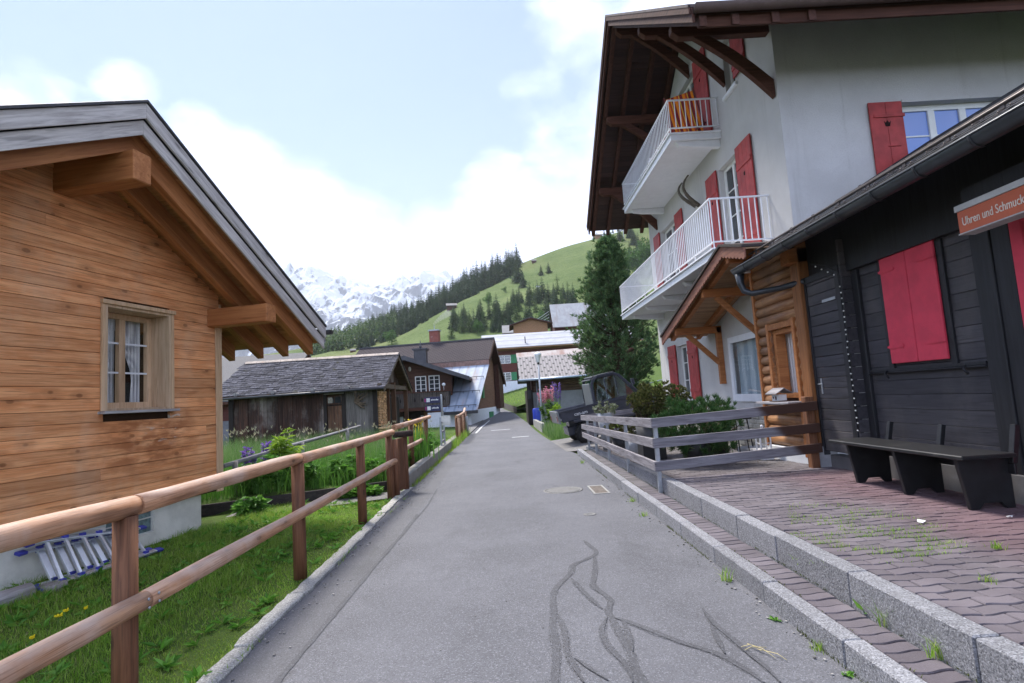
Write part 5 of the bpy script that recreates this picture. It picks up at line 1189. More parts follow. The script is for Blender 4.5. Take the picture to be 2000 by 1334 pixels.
# potted plants on the terrace
m_mugo = leafmat('mugo_needles', [(0, (.018, .055, .016)), (.5, (.035, .095, .024)), (.88, (.060, .135, .035)), (1, (.13, .16, .05))], .15)
m_bronze = leafmat('bronze_foliage', [(0, (.035, .045, .014)), (.45, (.070, .085, .024)), (.8, (.12, .12, .034)), (1, (.18, .17, .06))], .2)
m_bark = plain('brown_bark', (.085, .06, .042), .9, .1, .3, scale=14, bump=.6, bscale=30)
m_blackpot = plain('black_pot', (.018, .018, .020), .5, .4); m_greypot = plain('grey_planter', (.33, .34, .36), .6, .3, var=.08)
def bush(name, label, cat, loc, cen, rad, nb, L, W, mat, pot=None, up=.6, group=None, nn=16, spread=.55):
    t = thing(name, label, cat, loc, 0, group); C = []; Dv = []; st = MB()
    for i in range(nb):
        u = rng.normal(size=3); u /= np.linalg.norm(u); r = rng.uniform(.35, 1)**.5; p = np.array(cen)+u*np.array(rad)*r*(1+.15*math.sin(u[0]*7+u[2]*5))
        d = u*np.array([1, 1, .6])+np.array([0, 0, up]); C.append(p); Dv.append(d)
        if i % 9 == 0: st.tube([(0, 0, .1), (p[0]*.4, p[1]*.4, cen[2]*.6), tuple(p)], [.02, .014, .006], 5)
    C = np.array(C); Dv = np.array(Dv); v, f = tufts(C, Dv, nn, L, W, spread); np_mesh('foliage', v, f, mat, t); st.build('stem', m_bark, t)
    if pot: MB().lathe(*pot[0]).build('pot', pot[1], t, 0)
    return t
sq = lambda r0, r1, h: [(r0, 0), (r1, h), (r1-.03, h), (r1-.04, h-.05)]
bush('mugo_pine', 'dense green mugo pine in a black pot beside the fence corner', 'potted shrub', (3.1, 9.6, .31), (0, 0, .58), (.68, .52, .50), 560, (.06, .13), .010, m_mugo, ((sq(.20, .26, .48), (0, 0, 0), 20), m_blackpot), 1.0, nn=34, spread=.7)
bush('mugo_pine', 'small mugo pine with upright candles further right against the house', 'potted shrub', (3.75, 10.4, .28), (0, 0, .74), (.36, .3, .34), 170, (.06, .13), .010, m_mugo, ((sq(.16, .2, .4), (0, 0, 0), 20), m_blackpot), 1.4, nn=34, spread=.6)
bush('bronze_shrub', 'large loose bronze-green shrub rising over the fence in front of the vehicle', 'potted shrub', (2.95, 12.0, .22), (.22, 0, 1.06), (.62, .55, .44), 900, (.035, .085), .030, m_bronze, ((sq(.22, .30, .62), (0, 0, 0), 22), m_blackpot), .5)
bush('bronze_shrub', 'low yellowish shrub in a dark pot behind the middle boards', 'potted shrub', (2.62, 13.4, .2), (0, 0, .50), (.36, .3, .28), 260, (.03, .08), .028, m_bronze, ((sq(.18, .24, .34), (0, 0, 0), 20), m_blackpot), .5)
bush('potted_flowers', 'pale-leaved trailing plant in a tall grey tapered planter', 'potted plant', (2.42, 14.3, .17), (0, 0, 1.02), (.28, .26, .16), 110, (.03, .07), .03, leafmat('pale_leaves', [(0, (.10, .13, .06)), (.8, (.22, .25, .15)), (1, (.6, .6, .55))], .3), (([(.11, 0), (.21, .92), (.18, .92), (.17, .86)], (0, 0, 0), 20), m_greypot), .3)
pl = thing('planter', 'empty pale cone-shaped planter behind the fence', 'planter', (2.72, 12.6, .2)); MB().lathe([(.24, 0), (.10, .42), (.07, .42), (.06, .38)], n=22).build('pot', m_greypot, pl); MB().lathe([(.25, 0), (.25, .02)], n=22).build('saucer', m_greypot, pl)
bx = thing('planter', 'black planter box standing between the shrubs', 'planter', (2.75, 11.2, .24)); MB().slab([(-.22, -.25, 0), (.22, -.25, 0), (.22, .25, 0), (-.22, .25, 0)], (0, 0, .42)).build('pot', m_blackpot, bx, .02); MB().box(-.19, .19, -.22, .22, .421, .425).build('soil', m_bed, bx)
# garden table, chair, lantern
m_blackmetal = plain('black_metal', (.02, .02, .022), .45, .5, .3)
tb = thing('garden_table', 'small dark garden table beside the stone house base', 'table', (4.25, 11.1, .27))
MB().box(-.3, .3, -.4, .4, .66, .69).build('table_top', m_blackmetal, tb, .006)
for x, y in ((-.26, -.36), (.26, -.36), (-.26, .36), (.26, .36)): MB().tube([(x*1.1, y*1.1, 0), (x*.9, y*.9, .66)], .012, 6).build('leg', m_blackmetal, tb)
chh = thing('garden_chair', 'thin black metal garden chair next to the small table', 'chair', (4.0, 10.35, .28))
MB().box(-.2, .2, -.2, .2, .42, .445).build('seat', plain('grey_seat', (.10, .10, .11), .6), chh, .005)
for x, y in ((-.19, -.19), (.19, -.19), (-.19, .19), (.19, .19)): MB().tube([(x*1.15, y*1.15, 0), (x, y, .42)], .010, 6).build('leg', m_blackmetal, chh)
MB().tube([(-.19, .2, .44), (-.19, .24, .85), (.19, .24, .85), (.19, .2, .44)], .011, 6).box(-.18, .18, .222, .235, .62, .80).build('backrest', m_blackmetal, chh)
ln = thing('lantern', 'white lantern with a pointed roof on the terrace by the log porch', 'lantern', (4.30, 9.75, .30))
f = MB(); f.box(-.10, .10, -.10, .10, 0, .03); f.box(-.09, .09, -.09, .09, .40, .425)
for x in (-.085, .085):
    for y in (-.085, .085): f.box(x-.012, x+.012, y-.012, y+.012, .03, .40)
for z in (.15, .27): f.box(-.083, .083, -.092, -.08, z, z+.012); f.box(-.092, -.08, -.083, .083, z, z+.012)
f.build('frame', m_white, ln, .003)
MB().add([(-.12, -.12, .425), (.12, -.12, .425), (.12, .12, .425), (-.12, .12, .425), (0, 0, .54)], [(0, 1, 4), (1, 2, 4), (2, 3, 4), (3, 0, 4), (0, 3, 2, 1)]).lathe([(.025, .535), (.025, .57), (.01, .58)], n=10).build('roof', m_white, ln)
MB().lathe([(.04, .031), (.04, .17), (.01, .175)], n=14).build('candle', plain('wax', (.7, .66, .55), .5), ln)
stp = MB().box(4.30, 5.0, 9.9, 10.9, .20, .42).build('stone_step', plain('pale_step', (.50, .50, .52), .8, .2), None, .015); tag(stp, 'pale stone step at the foot of the log porch', 'step')
# moss and weeds in the joints
P = []
for k in range(1500):
    y = rng.uniform(1.3, 15.5); P.append((2.128+rng.uniform(-.012, .002) if rng.random() < .65 else 1.902+rng.uniform(-.004, .012), y))
P = np.array(P); P = P[np.sin(P[:, 1]*3.1)+np.sin(P[:, 1]*7.7)*.6+rng.normal(0, .5, len(P)) > -.2]
blades('joint_moss', P, .138, (.006, .022), (.006, .012), m_moss, 1.4)
P = np.stack([1.775+rng.uniform(-.012, .004, 1500), rng.uniform(1.0, 15, 1500)], 1); P = P[np.sin(P[:, 1]*2.3)+np.sin(P[:, 1]*5.9)*.7 > .25]; blades('kerb_moss', P, 0.0, (.008, .04), (.004, .008), m_moss, 1.2)
gr = []
for k in range(4200):
    px, py = rng.uniform(1540, 1900), rng.uniform(985, 1110)
    if ((px-1700-(py-1045)*2.1)/170)**2+((py-1035)/52)**2 < 1 or rng.random() < .05:
        p = gp(px, py, .33); 
        # keep to the joints running along the rows
        yj = 1.2+round((p.y-1.2-.056)/.1125)*.1125+.056; gr.append((p.x, yj+rng.normal(0, .008)))
P = np.array(gr); P = P[np.sin(P[:, 0]*9+P[:, 1]*4)+np.sin(P[:, 1]*11) > -.35]; blades('joint_grass', P, .325, (.015, .055), (.003, .006), m_grass, 1.2)
WD = [((1138, 905), .10, 0, 'grass tuft at the far end of the lower kerb'), ((1235, 980), .07, 0, 'low grass tuft at the lower kerb beside the drain'), ((1258, 1008), .07, .0, 'thin grass tuft nearest the drain on the lower kerb'), ((1420, 1135), .12, 0, 'upright grass tuft in the lane against the kerb'), ((1515, 1212), .04, 1, 'broad-leaved plantain at the lower kerb foot'), ((1600, 1270), .07, 0, 'short grass tuft at the lower kerb nearest the viewer but one'), ((1690, 1195), .07, 1, 'dandelion rosette in the narrow paved strip'), ((1735, 1222), .15, 0, 'feathery grass tuft in the narrow strip behind the rosette'), ((1838, 1285), .13, 0, 'grass tuft at the upper kerb foot nearest the viewer'), ((1655, 1318), .035, 1, 'tiny weed at the lower kerb nearest the viewer'), ((1950, 1072), .06, 0, 'small grass tuft in the terrace joints right of the mossy patch'), ((1930, 1135), .04, 0, 'creeping weed on the terrace paving')]
for i, ((px, py), h, kd, lb) in enumerate(WD):
    z = 0 if i < 6 or i == 9 else (.14 if i < 9 else .33); p = gp(px, py, z); t = thing('weed', lb, 'weed', (p.x, p.y, z), 0, 'weeds along the kerbs')
    if kd == 0: blades('leaves', rng.normal(0, .025, (34, 2)), 0.0, (h*.5, h*1.2), (.004, .008), m_grass, .9, None, 3, t)
    else:
        k = 11; az = rng.uniform(0, 6.28, k); v, f = leaves(np.zeros((k, 3)), np.stack([np.cos(az), np.sin(az), rng.uniform(.2, .9, k)], 1), rng.uniform(h*.8, h*1.5, k), .028, fold=.4); np_mesh('leaves', v, f, m_weed, t)
# ------------------------------------------------------------------ old barn with firewood
m_barn = wood('old_barn_boards', (.070, .032, .020), (.026, .016, .013), 'z', 1.1, .3, .4, .85, .5, weather=(.33, .30, .27), weath_amt=.5)
m_barndark = wood('old_barn_posts', (.030, .023, .020), (.016, .013, .012), 'z', 1, .2, .3, .85, .5)
m_barnx = wood('old_barn_beam', (.16, .12, .085), (.07, .05, .036), 'y', 1, .3, .3, .85, .5)
def slatemat():
    t = NT('old_stone_slates'); n = t.noise(2.2, 7, .7); n2 = t.noise(14, 5, .7)
    c = t.mix(t.rng(n2, .35, .65), (.042, .041, .049), (.085, .083, .097)); c = t.hsv(c, val=t.math('ADD', t.math('MULTIPLY', t.isl, .9), .55))
    c = t.mix(t.rng(n2, .60, .70, 0, .8), c, (.24, .235, .23)); c = t.mix(t.rng(n, .58, .72, 0, .8), c, (.055, .052, .020)); t.bump(n2, .5, .02); return t.done(c, .95, .1)
m_slate = slatemat()
barn = thing('barn', 'old dark plank barn with a mossy stone-slate roof behind the garden', 'barn', (-5.0, 22.0, 0))
bs = .476
def broof(y): return 3.80 - bs*abs(y-2.75)
mb = MB(); x = -5.55
while x < -1.75:
    w_ = random.uniform(.13, .22); o = random.uniform(-.012, .012)
    if not (-1.98-.05 < x < -1.30): mb.box(x, min(x+w_-.006, -1.95), o-.02, o+.02, .1, 2.42+random.uniform(-.02, .0))
    x += w_
mb.build('wall', m_barn, barn)
mb = MB(); x = -1.2
while x < -.12: w_ = random.uniform(.16, .25); mb.box(x, min(x+w_-.006, -.1), -.02, .02, .1, 2.4); x += w_
mb.build('wall', wood('grey_barn_boards', (.17, .155, .14), (.09, .08, .072), 'z', 1.2, .4, .3, .85, .5, fine=.4), barn)
mb = MB(); mb.box(-5.62, -5.45, -.08, .08, 0, 2.5); mb.box(-2.02, -1.90, -.06, .06, 0, 2.5); mb.box(-1.32, -1.18, -.05, .06, 0, 2.5); mb.box(-.14, .02, -.07, .09, 0, 2.5); mb.box(-5.6, -.16, .05, 5.4, .0, 2.0); mb.build('frame', m_barndark, barn)
d = MB()
for i in range(4): d.box(-1.88+i*.135, -1.75+i*.135, -.01, .02, .15, 1.75)
do = d.build('door', wood('old_door', (.13, .062, .030), (.06, .034, .022), 'z', 1, .3, .4, .85, .4, weather=(.2, .17, .14), weath_amt=.5), barn)
f = MB(); f.box(-1.92, -1.30, -.03, .02, 1.80, 2.15); f.build('transom', m_barn, do); f = MB(); f.box(-1.85, -1.62, -.035, -.03, 1.86, 2.08); f.box(-1.58, -1.36, -.035, -.03, 1.86, 2.08); f.build('pane', m_glass, do)
MB().box(-1.98, -1.22, -.10, .02, 2.20, 2.235).build('lintel', m_greywood, do)
rf = MB()
for sgn in (-1, 1):
    j = 0; yy = 0
    while yy < 3.15:
        x = -6.25+random.uniform(-.1, .1)
        while x < .42:
            L = random.uniform(.18, .42); y0 = 2.75+sgn*(3.17-yy); y1 = 2.75+sgn*max(-.02, 3.17-yy-.36); dz = random.uniform(0, .018); t_ = random.uniform(-.01, .01)
            a, b = x, min(x+L-.008, .45); 
            rf.slab([(a, y0, broof(y0)+.045+dz), (b, y0, broof(y0)+.045+dz+t_), (b, y1, broof(y1)+.015+dz+t_), (a, y1, broof(y1)+.015+dz)], (0, 0, .016)); x += L
        yy += .185; j += 1
rf.build('roof', m_slate, barn)
rg = MB(); x = -6.2
while x < .42: rg.slab([(x, 2.60, 3.80), (min(x+.5, .45), 2.60, 3.80), (min(x+.5, .45), 2.75, 3.90), (x, 2.75, 3.90)], (0, 0, .02)); rg.slab([(x, 2.90, 3.80), (min(x+.5, .45), 2.90, 3.80), (min(x+.5, .45), 2.75, 3.90), (x, 2.75, 3.90)], (0, 0, .02)); x += .51
rg.build('ridge_cap', plain('rusty_ridge', (.24, .20, .18), .7, .3, .2, .3, 4, grime=(.26, .12, .07)), barn)
for sgn in (-1, 1):
    ye = 2.75+sgn*3.15
    for xx in (.36, -.75): MB().slab([(xx, 2.75, 3.78), (xx, ye, broof(ye)), (xx, ye, broof(ye)-.13), (xx, 2.75, 3.64)], (.05 if xx > 0 else .1, 0, 0)).build('barge_board' if xx > 0 else 'rafter', m_barnx, barn)
    MB().slab([(-6.2, 2.75, 3.77), (.34, 2.75, 3.77), (.34, ye, broof(ye)-.01), (-6.2, ye, broof(ye)-.01)], (0, 0, .02)).build('soffit', m_brown, barn)
MB().tube([(-6.2, -.46, 2.26), (.40, -.46, 2.30)], .045, 8).build('gutter', m_darkmetal, barn)
for x in (-5.2, -3.8, -2.3, -1.0): MB().lathe([(.08, -.42), (.08, -.05)], (x, 0, 2.40), 10, 'y').build('rafter_tail', m_greywood_z, barn)
m_bpp = (wood('barn_porch_post', (.13, .065, .035), (.07, .035, .02), 'z', 1, .3, .2, .8, .4))
for b_ in ((.1, .27, 2.3, 2.5), (.05, .16, 1.6, 1.72), (.1, .27, 5.2, 5.4)): MB().box(*b_, .1, 2.6).build('post', m_bpp, barn)
MB().box(.12, .26, -.3, 5.7, 2.32, 2.50).build('tie_beam', m_barnx, barn)
MB().poly([(-.02, .0, 2.3), (-.02, 5.5, 2.3), (-.02, 2.75, 3.7)]).build('gable_wall', m_barn, barn)
m_bark_root = plain('root_bark', (.16, .12, .085), .9, .1, .3, scale=14, bump=.6)
root = thing('gnarled_root', 'gnarled pale tree root hung on the grey end of the barn wall', 'root', (-5.5, 21.93, 1.6))
rt = MB()
for i in range(9):
    a = random.uniform(.1, 1.5); q = [(-.3, -.02, .25)]
    for k in range(5): q.append((q[-1][0]+.14*math.cos(a), -.04-.02*(k % 2), q[-1][2]+.13*math.sin(a)-.06*i*.35)); a += random.uniform(-.5, .6)
    rt.tube(q, [.05, .04, .035, .025, .02, .01], 7)
rt.build('root_wood', m_bark_root, root)
m_cut = plain('cut_firewood', (.62, .40, .22), .85, .2, .2, scale=20, island=.35)
def woodpile(name, label, loc, ny, nz, rr, dx):
    t = thing(name, label, 'firewood', loc); m = MB()
    for j in range(nz):
        for i in range(ny):
            r = rr*random.uniform(.75, 1.15); c = (random.uniform(-.03, .03), i*rr*1.95+(j % 2)*rr, rr+j*rr*1.75); k = random.choice((3, 4, 5, 6)); a0 = random.uniform(0, 6)
            m.slab([(c[0]-dx, c[1]+r*math.cos(a0+6.283*q/k), c[2]+r*math.sin(a0+6.283*q/k)) for q in range(k)], (dx, 0, 0))
    m.build('logs', m_cut, t, kind='stuff'); return t
woodpile('firewood_stack', 'tall stack of split firewood under the open end of the barn roof', (-4.95, 22.22, .85), 15, 15, .052, .35)
woodpile('firewood_stack', 'low loose heap of pale firewood in front of the barn posts', (-4.55, 22.0, .35), 16, 5, .055, .4)

# ------------------------------------------------------------------ generic gabled building: local x along ridge, front (-y) to the viewer
def metalroof(name, c, c2, seam=3., axis='X', rust=None, rough=.4, spots=False, metal=.3):
    t = NT(name); wv = t.wave(seam, axis=axis); n = t.noise(1.2, 6, .65)
    col = t.mix(t.rng(n, .3, .7), c, c2); col = t.mix(t.rng(wv, .82, .98, 0, .45), col, tuple(x*.45 for x in c))
    if rust: col = t.mix(t.rng(t.noise(.7, 5, .6, t.mapv((1.6, .3, .3))), .48, .62, 0, .75), col, rust)
    t.bump(wv, .5, .03); return t.done(col, max(rough, .6), .15, metal)
def gable(name, label, cat, loc, rotz, L, Wf, Wb, zr, zf, zb, ovx=.5, roofm=None, wallm=None, basem=None, zbase=0., zw=0., soffm=None, ovf=.7, ovb=.6, thick=.12):
    """ridge length L (x -L..0), front eave at y=-Wf height zf, back eave y=Wb height zb; the roof overhangs the walls by ovx/ovf/ovb"""
    t = thing(name, label, cat, loc, rotz); sf, sb = (zr-zf)/Wf, (zr-zb)/Wb; soffm = soffm or m_brown
    for y, z in ((-Wf, zf), (Wb, zb)):
        MB().slab([(-L, 0, zr), (0, 0, zr), (0, y, z), (-L, y, z)], (0, 0, .06)).build('roof', roofm, t)
        MB().slab([(-L+.02, 0, zr-.01), (-.02, 0, zr-.01), (-.02, y, z-.01), (-L+.02, y, z-.01)], (0, 0, -thick)).build('soffit', soffm, t)
    yw0, yw1 = -Wf+ovf, Wb-ovb; xa, xb = -L+ovx, -ovx; a0 = zr+sf*yw0-thick-.02; a1 = zr-sb*yw1-thick-.02
    w_ = MB(); w_.slab([(xa, yw0, zw), (xa, yw1, zw), (xa, yw1, a1), (xa, 0, zr-thick-.02), (xa, yw0, a0)], (xb-xa, 0, 0)); w_.build('wall', wallm, t)
    if basem: MB().box(xa-.02, xb+.02, yw0-.02, yw1+.02, zbase, zw+.003).build('base_wall', basem, t)
    return t
def bwin(par, x0, x1, z0, z1, y, cols=2, rows=3, shut=None, sides='r', fm=None, fw=.06):
    f = MB(); f.box(x0, x1, y-.04, y-.002, z0, z0+fw); f.box(x0, x1, y-.04, y-.002, z1-fw, z1)
    for i in range(cols+1): x = x0+fw/2+(x1-x0-fw)*i/cols; f.box(x-fw/2, x+fw/2, y-.045, y-.003, z0+fw, z1-fw)
    w_ = f.build('window', fm or m_white_frame, par)
    g = MB(); g.box(x0+.02, x1-.02, y-.015, y-.001, z0+.02, z1-.02); g.build('pane', m_glass, w_)
    if rows > 1:
        m = MB()
        for r in range(1, rows): z = z0+(z1-z0)*r/rows; m.box(x0+fw, x1-fw, y-.035, y-.02, z-.015, z+.015)
        m.build('muntin', fm or m_white_frame, w_)
    if shut:
        for s in sides:
            a, b = (x1+.01, x1+.01+(x1-x0)*.5) if s == 'r' else (x0-.01-(x1-x0)*.5, x0-.01); MB().box(a, b, y-.05, y-.002, z0, z1).build('shutter', shut, par)
    return w_
m_green = plain('green_shutter', (.035, .20, .085), .5, .4, var=.1)
m_whitewash = plain('whitewashed_wall', (.68, .70, .74), .85, .2, var=.06)
m_redbrown = wood('red_brown_cladding', (.13, .040, .032), (.085, .026, .022), 'x', .7, .1, .1, .7)
m_lightlog = wood('pale_log_wall', (.30, .17, .09), (.18, .095, .05), 'x', .8, .3, .2, .7)
# grey-roofed house half hidden behind the barn and the larch house
oh = gable('old_house', 'grey shingled house roof half hidden behind the barn on the left', 'house', (AT(603, 692, 31).x, 31, 0), 0, 12, 4.2, 4.2, AT(603, 690, 31).z, 2.3, 2.3, .5, plain('grey_shingles', (.14, .135, .135), .85, .25, .25, scale=30, bump=.6, bscale=40, grime=(.26, .24, .22)), wood('red_log_wall', (.15, .035, .03), (.09, .022, .02), 'x', .8, .2, .2), plain('grey_stone_base', (.22, .22, .25), .9, .2, .2, scale=9, bump=.5), 0, 1.4)
# balcony house
bhz = thing('balcony_house', 'dark brown chalet with carved plank balcony and white windows behind the barn', 'house', (-6.16, 36, 0), 0)
bz_ = lambda x: 4.54-.385*abs(x)
MB().slab([(-3.8, 0, .9), (2.75, 0, .9), (2.75, 0, 3.4), (0, 0, 4.4), (-3.8, 0, 2.9)], (0, 2.6, 0)).build('wall', wood('brown_planks', (.10, .045, .028), (.06, .027, .018), 'x', .7, .1, .15, .75), bhz)
MB().box(-3.8, 2.75, -.02, 2.5, -.3, .9).build('base_wall', m_whitewash, bhz)
for s in (-1, 1):
    xe = 3.95*s
    MB().slab([(0, -1.2, 4.54), (xe, -1.2, bz_(xe)), (xe, 2.8, bz_(xe)), (0, 2.8, 4.54)], (0, 0, .10)).build('roof', m_darkmetal, bhz)
    MB().slab([(0, -1.18, 4.53), (xe, -1.18, bz_(xe)-.01), (xe, 2.7, bz_(xe)-.01), (0, 2.7, 4.53)], (0, 0, -.12)).build('soffit', m_brown, bhz)
    MB().slab([(0, -1.24, 4.58), (xe, -1.24, bz_(xe)+.05), (xe, -1.24, bz_(xe)-.16), (0, -1.24, 4.36)], (0, .03, 0)).build('barge_board', m_darkmetal, bhz)
bwin(bhz, .45, 1.15, 2.28, 3.36, 0, 2, 4); bwin(bhz, 1.30, 2.0, 2.28, 3.36, 0, 2, 4)
bl = MB(); x = -1.6
while x < 2.62: bl.box(x, x+.125, -1.15, -1.12, 1.42, 2.30); x += .132
x = 0
while x < .95: bl.box(2.62, 2.65, -1.12+x, -1.0+x, 1.42, 2.30); x += .13
bo = bl.build('balcony', wood('balcony_planks', (.085, .07, .06), (.045, .038, .034), 'z', 1, .2, .25, .85), bhz)
MB().box(-1.62, 2.68, -1.19, -1.08, 2.30, 2.36).build('handrail', m_brown, bo); MB().box(-1.65, 2.68, -1.17, 0, 1.22, 1.40).build('floor', m_brown, bo)
ct = MB()
for i in range(9): x = -1.2+i*.44; ct.slab([(x-.03, -1.152, 1.75), (x+.03, -1.152, 1.75), (x+.045, -1.152, 1.86), (x, -1.152, 2.05), (x-.045, -1.152, 1.86)], (0, -.003, 0))
ct.build('cut_out', plain('cut_out_dark3', (.01, .008, .007), .9, .1), bo)
MB().box(.9, 1.5, -.05, -.004, .1, 1.18).build('door', wood('orange_door', (.36, .17, .07), (.26, .11, .04), 'z', .7, .1, .1), bhz)
bwin(bhz, 1.75, 2.4, .35, 1.15, 0, 2, 2); MB().box(-.4, .7, -.06, -.004, .1, 1.2).build('door', m_barndark, bhz)
MB().box(2.45, 2.6, -1.1, -.95, -.2, 1.22).build('post', m_barndark, bhz)
lp = MB(); lp.tube([(2.35, -1.1, 2.36), (2.35, -1.1, 2.62)], .012, 6); lp.ball((2.35, -1.1, 2.72), (.11, .11, .10)); lp.build('balcony_lamp', m_white, bhz)
MB().box(.25, 1.05, 1.2, 2.0, 3.5, 5.15).build('chimney', m_darkmetal, bhz); MB().box(.15, 1.15, 1.1, 2.1, 5.15, 5.25).lathe([(.06, 5.25), (.10, 5.4), (.03, 5.5), (.03, 5.8)], (.65, 1.6, 0), 8).build('chimney_cap', m_darkmetal, bhz)
skull = MB().ball((-.15+.3, -.03, 3.85), (.09, .05, .15)).build('wall_ornament', plain('bone2', (.5, .48, .42), .7), bhz)
# tin-roofed house with a long lean-to roof
th = thing('tin_roof_house', 'brown house with a long bluish tin lean-to roof reaching down to the lane', 'house', (-.68, 42, 0), R_(-8))
def scalemat(name, c, sc):
    t = NT(name); br = t.n.new('ShaderNodeTexBrick'); br.inputs['Scale'].default_value = sc; br.inputs['Mortar Size'].default_value = .06; br.inputs['Color1'].default_value = (*c, 1); br.inputs['Color2'].default_value = (*[x*.85 for x in c], 1); br.inputs['Mortar'].default_value = (*[x*.45 for x in c], 1)
    br.inputs['Brick Width'].default_value = .5; br.inputs['Row Height'].default_value = .28; t.l.new(t.mapv((1, 1.15, 1)), br.inputs['Vector']); t.bump(br.outputs['Fac'], -.4, .02); return t.done(br.outputs['Color'], .95, .08)
m_scale = scalemat('grey_brown_scales', (.095, .080, .082), 1.7)
MB().slab([(-10.4, 0, 6.05), (0, 0, 6.05), (0, -2.9, 4.33), (-10.4, -2.9, 4.33)], (0, 0, .07)).build('roof', m_scale, th)
MB().slab([(-10.4, 0, 6.05), (0, 0, 6.05), (0, 4.6, 2.85), (-10.4, 4.6, 2.85)], (0, 0, .07)).build('roof', m_scale, th)
MB().box(-10.4, .02, -.12, .12, 6.08, 6.18).build('ridge_cap', m_darkmetal, th)
MB().slab([(-10.4, -2.92, 4.36), (.01, -2.92, 4.36), (.01, -2.92, 3.98), (-10.4, -2.92, 3.98)], (0, .05, 0)).build('fascia', plain('copper_band', (.23, .14, .115), .5, .4, .3, .25, 5, grime=(.3, .24, .22)), th)
MB().slab([(0, -2.8, 4.02), (-6.0, -2.8, 4.02), (-2.0, -8.0, 1.0), (0, -8.0, 1.0)], (0, 0, .07)).build('lean_to_roof', metalroof('blue_tin', (.22, .27, .35), (.32, .36, .43), .55, 'X', (.30, .25, .23), .6, metal=0), th)
for y in (-7.7, -6.2, -4.6): sgp = MB(); z = 4.02+(y+2.8)*.581+.2; sgp.tube([(-1.9, y, z), (-.1, y, z)], .022, 6); [sgp.tube([(x, y, z-.14), (x, y, z)], .015, 5) for x in (-1.8, -1.2, -.6, -.15)]; sgp.build('snow_guard', m_darkmetal, th)
MB().box(-2.05, .03, -8.12, -7.98, .86, 1.04).build('gutter', m_darkmetal, th)
for x, y in ((-4.2, -3.4), (-2.9, -4.3)): z = 4.02+(y+2.8)*.581; MB().box(x-.09, x+.09, y-.09, y+.09, z-.1, z+.65).build('vent_pipe', m_darkmetal, th)
MB().slab([(-.55, -7.4, 1.05), (-.55, 4.0, 1.05), (-.55, 4.0, 3.1), (-.55, 0, 5.9), (-.55, -2.9, 4.2), (-.55, -2.9, 3.85), (-.55, -7.4, 1.25)], (-2.5, 0, 0)).build('wall', wood('brown_shingle_wall', (.19, .095, .06), (.12, .058, .038), 'y', .8, .1, .2, .8), th)
MB().box(-3.2, -.5, -7.5, 4.1, -.6, 1.05).build('base_wall', m_whitewash, th)
for (y0, y1) in ((0, -2.85), (0, 4.55)):
    f = lambda y: 6.04-(.593*-y if y < 0 else .696*y)
    MB().slab([(-.55, y0, 6.03), (-.02, y0, 6.03), (-.02, y1, f(y1)-.01), (-.55, y1, f(y1)-.01)], (0, 0, -.10)).build('soffit', m_browny, th)
    MB().slab([(0, y0, 6.10), (0, y1, f(y1)+.05), (0, y1, f(y1)-.30), (0, y0, 5.75)], (.04, 0, 0)).build('barge_board', m_browny, th)
MB().slab([(-.5, 2.2, .9), (-.5, 4.2, .9), (-.5, 4.2, 3.2), (-.5, 2.2, 4.3)], (.35, 0, 0)).build('side_wing', m_browny, th)
for y in (-4.6, -3.2): MB().box(-.549, -.47, y, y+.5, 1.75, 2.75).build('shutter', m_green, th)
MB().box(-.549, -.52, -4.05, -3.25, 1.75, 2.75).build('window', m_glass, th)
MB().box(-.499, -.40, -1.2, .2, .15, .75).build('basement_window', m_green, th)
MB().box(-4.95, -4.27, .1, .8, 5.9, 7.05).build('chimney', plain('red_chimney', (.26, .095, .075), .85, .2, .2, scale=6, grime=(.40, .33, .30)), th)
MB().box(-5.02, -4.20, .03, .87, 7.05, 7.14).box(-4.63, -4.59, .40, .44, 7.14, 7.5).build('chimney_cap', m_steel, th)
smk = MB()
sp_ = th.matrix_world.translation; base = AT(848, 634, 42.3)
for i in range(7): smk.ball((base.x+.12*i+.03*i*i*.3, 42.3, base.z+.05+.12*i), (.10+.035*i, .10+.03*i, .10+.03*i), 10, 7)
vm = bpy.data.materials.new('thin_smoke'); vm.use_nodes = True; vn = vm.node_tree; vn.nodes.remove(vn.nodes['Principled BSDF'])
pv_ = vn.nodes.new('ShaderNodeVolumePrincipled'); pv_.inputs['Density'].default_value = .9; pv_.inputs['Color'].default_value = (.95, .95, .96, 1); vn.links.new(pv_.outputs[0], vn.nodes['Material Output'].inputs['Volume'])
smk.build('smoke', vm, kind='stuff')
# signpost
sp_ = thing('signpost', 'grey pole with two dark blue direction blades in front of the balcony house', 'signpost', (AT(863, 800, 24).x, 24, .2))
MB().lathe([(.045, 0), (.045, 1.72), (.03, 1.76)], n=12).build('post', m_steel, sp_)
m_navy = plain('navy_panel', (.022, .024, .075), .45, .4)
for z, L in ((1.42, .68), (1.08, .66)):
    b = MB(); b.slab([(-.05, -.03, z), (-.05, -.03, z+.26), (-L, -.03, z+.26), (-L-.06, -.03, z+.13), (-L, -.03, z)], (0, .02, 0)); bo = b.build('blade', m_navy, sp_, .004)
    MB().box(-L+.06, -L+.20, -.034, -.0305, z+.05, z+.21).build('pictogram', plain('sign_white2', (.7, .7, .72), .5), bo); MB().box(-L-.02, -L+.03, -.034, -.0305, z+.06, z+.20).build('band', plain('magenta_band', (.35, .03, .16), .5), bo)
    tx = MB(); x = -L+.25
    while x < -.12: w_ = random.uniform(.012, .03); tx.box(x, x+w_, -.034, -.0305, z+.105, z+.105+random.choice((.045, .05, .065))); x += w_+.009
    tx.build('lettering', bpy.data.materials['sign_white2'], bo)
